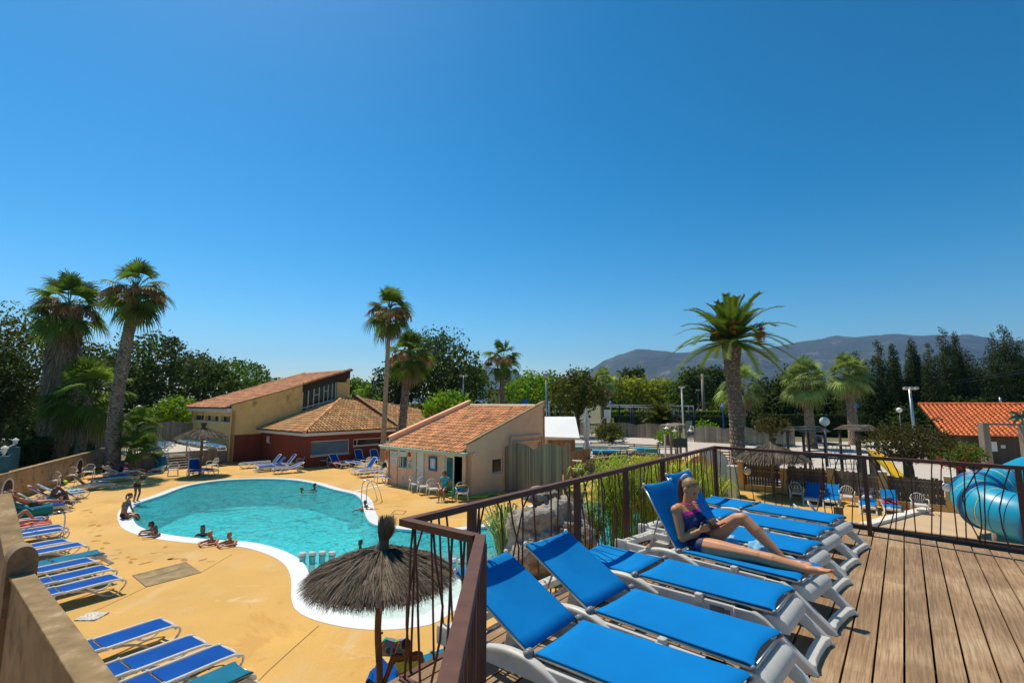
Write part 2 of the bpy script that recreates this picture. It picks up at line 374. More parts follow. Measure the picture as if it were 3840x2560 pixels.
def fanpalm(base,pts,rads,cr,label,seed,mat='palm',n=34,boots=True,skirt=0,skr=.5,dead=8,flow=6,name='fan_palm',group='tall fan palms',nb=20,pet=.5,elmin=-55,group_loc=None,core=0):
    rg=random.Random(seed); t=thing(name,label,'palm tree',base,0,group)
    trunkmesh(pts,rads,boots).build('trunk',PBARK,t,True)
    top=Vector(pts[-1]); mb=MB()
    for i in range(n):
        el=R(min(88,elmin+(88-elmin)*((i+.5)/n)**.85+rg.uniform(-14,14))); az=i*2.4+rg.uniform(-.5,.5)
        fanleaf(mb,top+Vector((0,0,.1*math.sin(el))),az,el,cr*pet*rg.uniform(.75,1.2),cr*.46*rg.uniform(.85,1.1),rg,nb,droop=.25+.45*(1-(el+1)/2.5),w=.042)
    mb.build('crown',LF[mat],t)
    if dead:
        mb=MB()
        for i in range(dead):
            fanleaf(mb,top-Vector((0,0,.25)),i*2.4+1,R(rg.uniform(-80,-55)),cr*pet*.7,cr*.42,rg,nb,droop=.8)
        mb.build('dead_leaves',LF['dead'],t)
    if flow:
        mb=MB()
        for i in range(flow): strands(mb,top,i*6.28/flow+rg.uniform(-.3,.3),cr*.85*rg.uniform(.75,1.1),rg,90,el=rg.uniform(.3,.8),sp=cr*.17)
        mb.build('flower_stalks',LF['flow'],t)
    if skirt:
        mb=MB(); mb.tube([top-Vector((0,0,skirt)),top-Vector((0,0,skirt*.5)),top-Vector((0,0,.3))],[skr*.62,skr*.8,skr*.5],12)
        for i in range(int(900*skirt*skr/2)):
            a=rg.uniform(0,6.28); z=rg.uniform(0,skirt); tt=z/skirt; r=skr*(.68+.32*math.sin(tt*2.6+.5))*rg.uniform(.85,1.12)
            d=Vector((math.cos(a),math.sin(a),0)); p=top+d*r*.8-Vector((0,0,z)); l=rg.uniform(.4,1.1); q=top+d*r-Vector((0,0,z+l)); q+=Vector((-d.y,d.x,0))*rg.gauss(0,.1)
            e=Vector((-d.y,d.x,0))*rg.uniform(.015,.05); mb.add([p-e*.4,p+e*.4,q+e,q-e],[(0,1,2,3)])
        mb.build('dead_skirt',LF['dead'],t)
    return t
def featherpalm(base,h,r0,cr,label,seed,n=42,mat='palm',name='date_palm',trunkpts=None,lift=1.0,group=None,elmin=-22,elmax=86,clusters=True,width=.42,ripe=LF['dead']):
    rg=random.Random(seed); t=thing(name,label,'palm tree',base,0,group)
    pts=trunkpts or [(0,0,-.1),(0.05,0,h*.4),(-.03,0,h*.75),(0,0,h*.93),(0,0,h)]
    if h>0.6:
        rr=[r0*1.02,r0*.97,r0*1.0,r0*1.28,r0*1.05]
        trunkmesh(pts,rr,True,rowh=.15,out=.045).build('trunk',PBARK,t,True)
    top=Vector(pts[-1]); mb=MB()
    for i in range(n):
        el=R(elmin+(elmax-elmin)*((i+.5)/n)); az=i*2.39996+rg.uniform(-.2,.2); L=cr*rg.uniform(.86,1.08)*(1 if el<1.1 else .8)
        d=Vector((math.cos(az),math.sin(az),0)); pp=[]
        for k in range(9):
            s=k/8; hx=L*(math.cos(el)*s+ .1*s*s*math.sin(el)); hz=L*(math.sin(el)*s*lift-(.14+.26*math.cos(el))*s*s*s)
            pp.append(top+d*hx+Vector((0,0,hz)))
        mb.tube(pp,[.035,.03,.026,.022,.018,.014,.01,.008,.005],4,0,r=.95)
        nl=46; rr=rg.random()
        for j in range(2,nl):
            s=j/nl; k=min(7,int(s*8)); f=s*8-k; p=pp[k].lerp(pp[k+1],f); tg=(pp[k+1]-pp[k]).normalized(); sd=tg.cross(Vector((0,0,1))).normalized(); up=sd.cross(tg)
            ll=cr*width*.74*math.sin(min(1,.25+s*1.15)*2.75)*rg.uniform(.85,1.1)
            if ll<.05: ll=.08
            for sg in(-1,1):
                q=p+(sd*sg*.8+tg*.75+up*.32).normalized()*ll-Vector((0,0,ll*.18)); e=tg*.05*(cr/3)
                mb.add([p-e,p+e,q],[(0,1,2)],0,min(1,max(0,rr*.6+.2*rg.random()+(.1 if sg>0 else 0))))
    mb.build('crown',LF[mat],t)
    return t,top
def grassplant(base,h,n,label,seed,mat='fig',name='papyrus_plant',cat='plant',w=.03,spread=.9,group=None,stems=True,arch=.6):
    """arching narrow leaves; with stems: tall stalks that end in drooping sprays"""
    rg=random.Random(seed); t=thing(name,label,cat,base,0,group); mb=MB()
    for i in range(n):
        a=rg.uniform(0,6.28); r=rg.uniform(0,spread*.35)*h; o=Vector((math.cos(a)*r*.5,math.sin(a)*r*.5,0)); hh=h*rg.uniform(.45,1)
        le=Vector((math.cos(a),math.sin(a),0))*r
        if stems:
            tp=o+le+Vector((0,0,hh)); mb.tube([o,o.lerp(tp,.5)+le*.1,tp],[.012,.01,.006],4,r=rg.random())
            for k in range(15):
                b=rg.uniform(0,6.28); l=h*rg.uniform(.16,.36); d=Vector((math.cos(b),math.sin(b),rg.uniform(.1,1.2))).normalized()
                e=d.cross(Vector((0,0,1))).normalized()*w*.5; m1=tp+d*l*.6; q=tp+d*l-Vector((0,0,l*.55))
                mb.add([tp,m1+e,q,m1-e],[(0,1,2,3)],0,rg.random())
            for k in range(4):
                s=rg.uniform(.2,.85); p=o.lerp(tp,s); b=rg.uniform(0,6.28); d=Vector((math.cos(b),math.sin(b),.6)).normalized(); l=h*rg.uniform(.15,.3)
                e=d.cross(Vector((0,0,1))).normalized()*w*.5; m1=p+d*l*.6; q=p+d*l-Vector((0,0,l*.5)); mb.add([p,m1+e,q,m1-e],[(0,1,2,3)],0,rg.random())
        else:
            d=Vector((math.cos(a),math.sin(a),0))*rg.uniform(.15,1)*spread; L=h*rg.uniform(.7,1.1); e=Vector((-math.sin(a),math.cos(a),0))*w
            p0=o; p1=o+d*L*.25+Vector((0,0,L*.55)); p2=o+d*L*.6+Vector((0,0,L*(.9-arch*.25*d.length))); p3=o+d*L*.95+Vector((0,0,L*(.95-arch*.9*d.length)))
            mb.add([p0-e*.6,p0+e*.6,p1+e,p1-e,p2+e*.8,p2-e*.8,p3],[(0,1,2,3),(3,2,4,5),(5,4,6)],0,rg.random())
    mb.build('foliage',LF[mat],t); return t
# ---------- furniture
def lounger_a(mat='blue',back=0,wheels=True):
    """moulded lounger, origin on the ground under the foot end, +X towards the head"""
    t=thing('sun_lounger','','sun lounger'); HX=1.16; L=1.92; sl=R(back)
    f=MB()
    bx=HX+(L-HX)*math.cos(sl); bz=.37+(L-HX)*math.sin(sl)
    for s in(-1,1):
        y=s*.31
        f.tube([(.0,y,.30),(.1,y,.352),(.35,y,.36),(HX,y,.36),(1.8,y,.34)],[.026,.032,.034,.034,.03],8,sq=(.8,1),up=(0,1,0))
    f.tube([(.02,-.3,.30),(-.01,0,.30),(.02,.3,.30)],.032,8); f.tube([(1.8,-.31,.34),(1.82,0,.34),(1.8,.31,.34)],.03,8)
    f.box((.62,0,.33),(.05,.6,.03)); f.box((1.12,0,.33),(.05,.6,.03))
    f.ell((HX,-.345,.37),.03,.02,.03);f.ell((HX,.345,.37),.03,.02,.03)
    f.build('frame',MT['white'],t,True)
    for s in(-1,1):
        g=MB(); y=s*.335
        g.tube(catmull([(.06,y,.345),(-.03,y,.29),(-.02,y,.19),(.1,y,.06),(.26,y,.022),(.4,y,.07),(.62,y,.22),(.85,y,.31),(1.05,y,.34)],3,False),[.027]*25,8,sq=(.75,1),up=(0,1,0))
        g.build('leg',MT['white'],t,True)
        g=MB(); g.tube([(1.3,y,.34),(1.42,y,.26),(1.6,y,.1)],.028,8,sq=(.75,1)); g.build('rear_leg',MT['white'],t,True)
        if wheels:
            g=MB(); g.cyl((1.62,y-.02,.09),(1.62,y+.02,.09),.09,n=14); g.build('wheel',MT['white'],t,True)
    sm=MB(); n=10
    for i in range(n):
        x0=.07+(HX-.09)*i/n; x1=.07+(HX-.09)*(i+1)/n; z=lambda x:.372-.014*math.sin(math.pi*(x-.05)/1.1)-(.05*(1-x/.16)**2 if x<.16 else 0)
        sm.add([(x0,-.275,z(x0)),(x0,.275,z(x0)),(x1,.275,z(x1)),(x1,-.275,z(x1))],[(0,1,2,3)],r=.5)
    sm.build('sling',MT[mat],t,True)
    b=MB(); q=lambda u,y,o=0:(HX+u*math.cos(sl)-o*math.sin(sl),y,.372+u*math.sin(sl)+o*math.cos(sl)); LL=L-HX
    b.add([q(.02,-.275),q(.02,.275),q(LL-.06,.26),q(LL-.06,-.26)],[(0,1,2,3)],r=.5); bo=b.build('backrest',MT[mat],t,True)
    b=MB(); b.tube(catmull([q(0,-.3),q(.3,-.3),q(LL-.12,-.3),q(LL-.02,-.24),q(LL,0),q(LL-.02,.24),q(LL-.12,.3),q(.3,.3),q(0,.3)],3,False),.028,8); b.build('back_frame',MT['white'],bo,True)
    return t
def lounger_b(mat='skyblue',back=0,sticker=True,slats=True):
    """lounger with a textile sling on aluminium rails over a heavy white base"""
    t=thing('sun_lounger','','sun lounger'); HX=1.05; LB=.715; sl=R(back)
    W=MT['white']; f=MB()
    for s in(-1,1):
        y=s*.287
        f.bar((.1,y,.262),(1.72,y,.262),.045,.10)
        f.bar((.15,y-s*.018,.222),(1.7,y-s*.018,.222),.085,.02)
        f.box((.50,y+s*.012,.31),(.055,.06,.07)); f.box((1.25,y+s*.004,.3),(.06,.05,.05))
        f.tube(catmull([(.84,y+s*.012,.25),(1.0,y+s*.02,.315),(1.18,y+s*.02,.335),(1.36,y+s*.02,.31),(1.52,y+s*.012,.24)],4,False),.034,8,sq=(.6,1),up=(0,1,0))
    f.bar((1.74,-.31,.285),(1.74,.31,.285),.10,.055)
    for k in range(7): f.bar((1.715,-.27+.09*k,.316),(1.77,-.27+.09*k,.316),.03,.012)
    f.box((1.75,-.315,.27),(.13,.05,.12)); f.box((1.75,.315,.27),(.13,.05,.12))
    f.bar((.75,-.28,.25),(.75,.28,.25),.05,.04); f.bar((1.3,-.28,.24),(1.3,.28,.24),.05,.04)
    autosmooth(f.build('frame',W,t,bevel=.012),30)
    g=MB(); pr=[]
    for a in range(0,181,15): pr.append((.105*math.cos(R(a))-.02,.07*math.sin(R(a))+.235))
    pr+=[(-.125,.20),(.085,.20)]
    g.ext([(a,b) for a,b in pr],(0,-.262,0),(1,0,0),(0,0,1),(0,.524,0)); autosmooth(g.build('end_panel',W,t,bevel=.008),40)
    for s in(-1,1):
        g=MB(); y=s*.287
        v=[(.24,.312),(.08,.312),(.02,.285),(-.26,.05),(-.30,.0),(-.185,.0),(-.17,.035),(.085,.205),(.15,.225),(.24,.225)]
        g.ext(v,(0,y-.028,0),(1,0,0),(0,0,1),(0,.056,0)); autosmooth(g.build('leg',W,t,bevel=.01),30)
        g=MB(); v=[(1.5,.25),(1.64,.25),(1.7,.03),(1.72,0),(1.6,0)]
        g.ext(v,(0,y-.026,0),(1,0,0),(0,0,1),(0,.052,0)); autosmooth(g.build('rear_leg',W,t,bevel=.01),30)
    g=MB(); g.ext([(-.285,-.272),(-.265,-.18),(-.26,0),(-.265,.18),(-.285,.272),(-.215,.272),(-.19,.15),(-.185,0),(-.19,-.15),(-.215,-.272)],(0,0,.003),(1,0,0),(0,1,0),(0,0,.055)); autosmooth(g.build('foot_bar',W,t,bevel=.008),30)
    sm=MB(); xs=[-.05,-.047,-.035,-.01,.03,.08,.13]+[.13+(HX-.16)*i/12 for i in range(1,13)]; ys=[-.283,-.284,-.277,-.19,-.1,0,.1,.19,.277,.284,.283]
    def zz(x,y):
        e=.366-.012*(1-min(1,(y/.3)**2))*min(1,max(0,x*4))
        if x<.0: e-=6*x*x
        return e
    bow=lambda y,x:x+.045*(1-(y/.284)**2)*min(1,max(0,(.16-x)/.2))
    dz_=[-.012,-.004]+[0]*7+[-.004,-.012]
    vs=[(bow(y,x),y,zz(x,y)+dz_[j]) for x in xs for j,y in enumerate(ys)]; n=len(ys)
    sm.add(vs,[(i*n+j,i*n+j+1,(i+1)*n+j+1,(i+1)*n+j) for i in range(len(xs)-1) for j in range(n-1)],r=.5)
    so=sm.build('sling',MT[mat],t,True); s1=so.modifiers.new('s','SOLIDIFY'); s1.thickness=.004
    g=MB()
    for s in(-1,1): g.tube([(-.03,s*.272,.334),(HX,s*.272,.342)],.013,8)
    g.tube([(-.035,-.265,.325),(-.035,.265,.325)],.011,8)
    g.build('side_rail',MT['alu'],so,True)
    for s in(-1,1):
        g=MB(); g.ell((-.04,s*.278,.338),.018,.016,.018); g.build('end_cap',MT['grey'],so,True)
    q=lambda u,y,o=0:(HX+.02+u*math.cos(sl)-o*math.sin(sl),y,.358+u*math.sin(sl)+o*math.cos(sl))
    b=MB(); us=[0,.1,.2,.3,.4,.5,.6,.66,.7,.715]
    vs=[q(u-(.02*(1-min(1,(y/.3)**2)) if u>.69 else 0),y,.004-.014*(1-min(1,(y/.3)**2))*math.sin(math.pi*u/.715)+dz_[j]-(.02*((u-.66)/.06)**2 if u>.66 else 0)) for u in us for j,y in enumerate(ys)]
    b.add(vs,[(i*n+j,i*n+j+1,(i+1)*n+j+1,(i+1)*n+j) for i in range(len(us)-1) for j in range(n-1)],r=.5)
    bo=b.build('backrest',MT[mat],t,True); s1=bo.modifiers.new('s','SOLIDIFY'); s1.thickness=.004
    g=MB()
    for s in(-1,1): g.tube([q(0,s*.272,-.02),q(LB-.02,s*.272,-.02)],.013,8)
    g.tube([q(LB-.022,-.265,-.022),q(LB-.022,.265,-.022)],.011,8); g.build('back_rail',MT['alu'],bo,True)
    for s in(-1,1):
        g=MB(); g.ell(q(LB-.005,s*.276,-.008),.018,.018,.018); g.build('corner_cap',W,bo,True)
        g=MB(); g.cyl((HX+.01,s*.275,.352),(HX+.01,s*.318,.352),.028,n=12); g.ell((HX+.01,s*.318,.352),.022,.012,.022); g.build('hinge_knob',MT['grey'],t,True)
    if back>10:
        g=MB()
        for s in(-1,1):
            a=Vector(q(.42,s*.2,-.02)); g.tube([a,(a.x+.14,s*.2,.25)],.009,6)
        g.tube([(HX+.02+.42*math.cos(sl)+.14,-.25,.25),(HX+.02+.42*math.cos(sl)+.14,.25,.25)],.012,6)
        g.build('prop_bar',MT['alu'],bo,True)
    if sticker:
        for s in(-1,1):
            g=MB(); g.box((.36,s*.3108,.262),(.11,.001,.05)); g.build('care_sticker',MT['grey'],t)
            g=MB()
            for k in range(9): g.box((.265+.005*k,s*.3108,.262),(.0022,.001,.03))
            g.build('barcode',MT['dark'],t)
    return t
def chair_m(mat='white'):
    """moulded garden chair with a fan of slats in the back; origin under the seat, faces +Y"""
    m=MT[mat]; t=thing('garden_chair','','chair')
    g=MB(); se=[(-.21,-.2),(-.24,.0),(-.24,.2),(-.2,.25),(.2,.25),(.24,.2),(.24,0),(.21,-.2)]
    g.ext(se,(0,0,.40),(1,0,0),(0,1,0),(0,0,.025)); g.tube([(-.235,.1,.39),(-.2,.255,.385),(.2,.255,.385),(.235,.1,.39)],.02,6); autosmooth(g.build('seat',m,t),40)
    b=MB(); arc=[]
    for a in range(0,181,15): arc.append((.26*math.cos(R(a)),-.25-.07*math.sin(R(a)),.56+.27*math.sin(R(a))))
    b.tube(arc,[.022]*len(arc),6,sq=(1,.7))
    for k in range(-3,4):
        x=k*.042; tx=k*.078; tz=.56+.27*math.sqrt(max(0,1-(tx/.26)**2)); b.tube([(x,-.2,.42),(x*1.3,-.235,.55),(tx,-.25-.07*(tz-.56)/.27,tz)],[.012,.014,.014],5,sq=(1.15,.5))
    b.build('backrest',m,t,True)
    for s in(-1,1):
        a=MB(); a.tube(catmull([(s*.26,-.25,.58),(s*.29,-.1,.63),(s*.3,.1,.63),(s*.285,.22,.58),(s*.265,.25,.42)],3,False),.024,6,sq=(1,.7)); a.build('armrest',m,t,True)
        for yy,zz_ in((.24,.41),(-.22,.45)):
            l=MB(); l.tube([(s*.235,yy*.95,zz_),(s*.275,yy*1.15,0)],[.033,.02],6,sq=(1,.8)); l.build('leg',m,t,True)
    return t
def thatch(base,h,r,label,seed,ns,tilt=(0,0),polepts=None,name='thatched_parasol',tuft=.45,drop=.62,lean=(.06,-.04),group='straw parasols around the pool',pr=.05,poler=None,sw=1.):
    rg=random.Random(seed); t=thing(name,label,'parasol',base,0,group)
    p=MB(); pp=polepts or [(0,0,-.05),(.012,0,h*.3),(-.01,.01,h*.6),(0,0,h-.05)]
    p.tube(catmull(pp,4,False),[pr*(1.05-.02*(i%3)) for i in range((len(pp)-1)*4+1)],9)
    if r<1.3:
        for k in range(5): p.ell((pr*.9*math.cos(k*2.2),pr*.9*math.sin(k*2.2),.25+.36*k),.014,.014,.02)
    p.build('pole',MT['pole'],t,True)
    top=Vector((0,0,h)); Mx=Matrix.Rotation(tilt[0],3,'X')@Matrix.Rotation(tilt[1],3,'Y')
    def surf(s,a): # s 0..1 from the apex
        z=-drop*(s**.92)+ .03*math.sin(s*3.1); return Mx@Vector((r*s*math.cos(a),r*s*math.sin(a),z))
    c=MB(); n=30; rows=[.03,.25,.5,.75,.93]
    vs=[top+surf(s,6.283*k/n)-Vector((0,0,.035)) for s in rows for k in range(n)]+[top+surf(.93,6.283*k/n)*.96-Vector((0,0,.1)) for k in range(n)]
    c.add(vs,[(i*n+k,i*n+(k+1)%n,(i+1)*n+(k+1)%n,(i+1)*n+k) for i in range(len(rows)) for k in range(n)]); 
    cap=c.build('canopy',MT['strawcore'],t,True)
    g=MB()
    for i in range(ns):
        a=rg.uniform(0,6.283); lay=rg.choice((0.02,.02,.16,.3,.42,.55,.66)); s0=lay*rg.uniform(.8,1.1)+.01; s1=min(1.07,s0+rg.uniform(.3,.5))
        if lay>.6: s1=rg.uniform(.95,1.08)
        lump=.022*math.sin(a*23+lay*9)*sw+.012*math.sin(a*51)*sw; b=a+rg.gauss(0,.045)
        o=rg.uniform(-.01,.035)*sw; p0=top+surf(s0,a)+Vector((0,0,.012+o*.3)); pm=top+surf((s0+s1)/2,(a+b)/2)+Vector((0,0,.03*sw+o+lump)); p1=top+surf(s1,b)+Vector((0,0,o*1.1+lump*.7-(.035 if s1>1 else 0)))
        e=Vector((-math.sin(a),math.cos(a),rg.uniform(-.5,.5)))*rg.uniform(.0022,.0048)*sw*(1.8 if r>1.3 else 1)
        rr=rg.random()**1.6*(.55+.45*(.5+.5*math.sin(a*17+lay*5)))
        g.add([p0-e,p0+e,pm+e,pm-e,p1+e*.6,p1-e*.6],[(0,1,2,3),(3,2,4,5)],0,rr)
    for i in range(ns//7): # ragged drip edge
        a=rg.uniform(0,6.283); p0=top+surf(rg.uniform(.88,.99),a); d=Vector((math.cos(a),math.sin(a),0)); p1=p0+d*rg.uniform(-.01,.06)*sw-Vector((0,0,rg.uniform(.05,.15)*min(1.3,sw))); e=Vector((-d.y,d.x,0))*.004*sw
        g.add([p0-e,p0+e,p1+e*.4,p1-e*.4],[(0,1,2,3)],0,rg.random()*.5)
    g.build('straw',MT['straw'],cap)
    g=MB(); ln=Vector((lean[0],lean[1],0)); tm=tuft
    g.tube([top-Vector((0,0,.12)),top+Vector((0,0,.04)),top+ln*.6+Vector((0,0,tm*.3)),top+ln+Vector((0,0,tm*.62))],[r*.19,r*.085,r*.06,r*.075],12)
    tf=g.build('topknot',MT['strawcore'],cap,True); g=MB()
    for i in range(ns//9):
        a=rg.uniform(0,6.283); d=Vector((math.cos(a),math.sin(a),0)); k=rg.random()
        p0=top+d*r*.2-Vector((0,0,.13)); p1=top+d*r*.095+Vector((0,0,.03)); p2=top+ln*.6+d*r*.068+Vector((0,0,tm*.3)); p3=top+ln*(1.0+.5*k)+d*r*(.07+.07*k)+Vector((0,0,tm*rg.uniform(.55,1.05)))
        e=Vector((-d.y,d.x,0))*.0035*sw*(1.6 if r>1.3 else 1)
        g.add([p0-e,p0+e,p1+e,p1-e,p2+e,p2-e,p3+e*.4,p3-e*.4],[(0,1,2,3),(3,2,4,5),(5,4,6,7)],0,rg.random()*.7)
    g.build('tuft_straw',MT['straw'],tf); return t
# ---------- people
SKIN={'fair':M('fair_skin',(.55,.255,.125),.48,.06,6,spec=.4),'tan':M('tanned_skin',(.4,.165,.08),.45,.06,6,spec=.45),'dark':M('brown_skin',(.17,.068,.036),.42,.06,6,spec=.5)}
for _m in SKIN.values():
    _b=_m.node_tree.nodes['Principled BSDF']; _b.inputs['Subsurface Weight'].default_value=.08; _b.inputs['Subsurface Radius'].default_value=(.02,.008,.004)
HAIR={'dark':M('dark_hair',(.015,.01,.007),.5,.4,40,stretch=(1,1,.2),bump=.4,bscale=90),'brown':M('brown_hair',(.07,.035,.015),.5,.4,40,bump=.4,bscale=90),'blond':M('blond_hair',(.3,.17,.065),.5,.45,35,bump=.6,bscale=120,bdist=.004),'fairb':M('light_blond_hair',(.5,.34,.15),.5,.3,40,bump=.4,bscale=90)}
def remesh(mb,vox,it=3):
    o=mb.build('tmp',MT['white'],fix=False); md=o.modifiers.new('r','REMESH'); md.mode='VOXEL'; md.voxel_size=vox
    s=o.modifiers.new('s','SMOOTH'); s.factor=.5; s.iterations=it
    bpy.context.view_layer.update(); dg=bpy.context.evaluated_depsgraph_get()
    me=bpy.data.meshes.new_from_object(o.evaluated_get(dg)); bpy.data.objects.remove(o); return me
def hand(segs,w,dirv,side,palm,s=1.,curl=.5):
    """palm and five fingers from wrist w; side points to the thumb, palm is the direction the palm faces"""
    d=Vector(dirv).normalized(); sd=Vector(side); sd=(sd-d*sd.dot(d)).normalized(); pn=d.cross(sd); 
    if pn.dot(Vector(palm))<0: pn=-pn
    w=Vector(w)
    for k,(o,l) in enumerate(((.03,.068),(.01,.077),(-.01,.071),(-.03,.056))):
        a=w+d*.025*s+sd*o*.6*s; b=w+d*.085*s+sd*o*s; segs.append((a,.015*s,b,.0115*s))
        d1=(d*math.cos(curl)+pn*math.sin(curl)).normalized(); d2=(d*math.cos(curl*2.1)+pn*math.sin(curl*2.1)).normalized()
        m=b+d1*l*.5*s; e=m+d2*l*.52*s; segs+=[(b,.0098*s,m,.009*s),(m,.009*s,e,.0075*s)]
    a=w+d*.02*s+sd*.02*s; b=a+(d*.6+sd*.6+pn*.25).normalized()*.045*s; e=b+(d*.85+sd*.1+pn*.4).normalized()*.04*s
    segs+=[(a,.014*s,b,.011*s),(b,.0105*s,e,.0085*s)]
def body(J,s=1.,female=True,fing=True,curl=.5,thick=1.,handd=None,skiphead=False,footd=None):
    """J: joints -> list of tapered capsules"""
    V=lambda k:Vector(J[k]); S=[]; k=s*thick
    pe,ch,ne,hdc=V('pelvis'),V('chest'),V('neck'),V('head')
    sl,sr=V('sl'),V('sr'); hl,hr=V('hl'),V('hr')
    wa=pe.lerp(ch,.45); lat=(sl-sr).normalized(); hlat=(hl-hr).normalized()
    S+=[(hl,.092*k,hr,.092*k),(pe+hlat*.035*s,.10*k,wa+hlat*.03*s,.085*k),(pe-hlat*.035*s,.10*k,wa-hlat*.03*s,.085*k),
        (wa+lat*.04*s,.083*k,ch+lat*.06*s,.098*k),(wa-lat*.04*s,.083*k,ch-lat*.06*s,.098*k),
        (ch+lat*.06*s,.095*k,sl.lerp(ne,.3),.052*k),(ch-lat*.06*s,.095*k,sr.lerp(ne,.3),.052*k),
        (sl,.052*k,ne.lerp(ch,.25),.05*k),(sr,.052*k,ne.lerp(ch,.25),.05*k),(ne.lerp(ch,.2),.052*s,ne.lerp(hdc,.55),.047*s)]
    if female:
        fw=Vector(J['fwd']) if 'fwd' in J else None
        if fw is not None:
            for q in(-1,1): S.append((ch+lat*q*.065*s+fw*.045*s,.055*k,ch+lat*q*.07*s+fw*.075*s-(ch-pe).normalized()*.02*s,.045*k))
    for a,b,c in(('sl','el','wl'),('sr','er','wr')):
        if b in J: S+=[(V(a),.047*k,V(a).lerp(V(b),.5),.042*k),(V(a).lerp(V(b),.5),.042*k,V(b),.035*k),(V(b),.036*k,V(b).lerp(V(c),.35),.036*k),(V(b).lerp(V(c),.35),.036*k,V(c),.024*k)]
    for a,b,c,f in(('hl','kl','al','tl'),('hr','kr','ar','tr')):
        if b in J:
            S+=[(V(a),.09*k,V(a).lerp(V(b),.35),.084*k),(V(a).lerp(V(b),.35),.084*k,V(b).lerp(V(a),.12),.056*k),(V(b).lerp(V(a),.12),.056*k,V(b).lerp(V(c),.06),.053*k),(V(b).lerp(V(c),.06),.05*k,V(b).lerp(V(c),.35),.057*k),(V(b).lerp(V(c),.35),.055*k,V(c),.034*s)]
            if f in J:
                dt=(V(f)-V(c)); he=V(c)-dt.normalized()*.035*s+(V(c)-V(b)).normalized()*.025*s
                S+=[(V(c),.034*s,he,.03*s),(he,.03*s,V(c)+dt*.55,.033*s),(V(c)+dt*.1,.035*s,V(c)+dt*.6,.03*s)]
                ft=V(c)+dt*.6; la=dt.cross(V(c)-V(b)).normalized() if dt.cross(V(c)-V(b)).length>1e-6 else Vector((1,0,0))
                for q in range(5):
                    o=(q-2)*.0165*s; S.append((ft+la*o*.8,.019*s,ft+la*o*1.15+dt*(.4-.045*abs(q-(3 if f=='tl' else 1))),.0125*s if q!=(4 if f=='tl' else 0) else .0145*s))
    if fing:
        for h_,b,sg in(('wl','el',1),('wr','er',-1)):
            if h_ in J:
                dd=(V(h_)-V(b)).normalized()
                if handd and h_ in handd: dd,sd,pn=[Vector(x) for x in handd[h_]]
                else:
                    sd=dd.cross(Vector((.3,.2,1))); sd=sd if sd.length>.1 else Vector((1,0,0)); pn=dd.cross(sd)
                hand(S,V(h_),dd,sd,pn,s,curl)
    return S
def headgeo(mb,c,fw,up,s=1.):
    fw=Vector(fw).normalized(); up=Vector(up); up=(up-fw*up.dot(fw)).normalized(); lt=up.cross(fw)
    Q=Matrix((lt,fw,up)).transposed(); g=lambda x,y,z:Vector(c)+Q@Vector((x*s,y*s,z*s))
    mb.ell(g(0,-.012,.025),.072*s,.09*s,.085*s,M=Q); mb.ell(g(0,.025,-.03),.058*s,.062*s,.078*s,M=Q)
    mb.cap(g(0,.045,-.088),g(0,.06,-.082),.026*s,.02*s)
    mb.cap(g(0,.083,.012),g(0,.105,-.022),.009*s,.014*s); mb.cap(g(-.022,.072,.03),g(.022,.072,.03),.017*s,.017*s)
    mb.cap(g(-.018,.083,-.055),g(.018,.083,-.055),.0095*s,.0095*s); mb.cap(g(-.015,.08,-.066),g(.015,.08,-.066),.0095*s,.0095*s)
    for q in(-1,1):
        mb.ell(g(q*.075,-.005,-.008),.01*s,.02*s,.032*s,M=Q); mb.ell(g(q*.038,.06,-.03),.022*s,.02*s,.02*s,M=Q)
    return Q,g
def shell(o,me,pred,name,mat,off):
    """clothing that follows the body: faces chosen by pred(centre, nearest segment index)"""
    mb=MB(); nv={}; fs=[]
    for p in me.polygons:
        if pred(p.center,p.index):
            f=[]
            for i in p.vertices:
                if i not in nv: nv[i]=len(nv)
                f.append(nv[i])
            fs.append(tuple(f))
    if not fs: return None
    vs=[None]*len(nv)
    for i,k in nv.items(): vs[k]=me.vertices[i].co+me.vertices[i].normal*off
    mb.add(vs,fs,r=.5); c=mb.build(name,mat,o,True,fix=False); return c
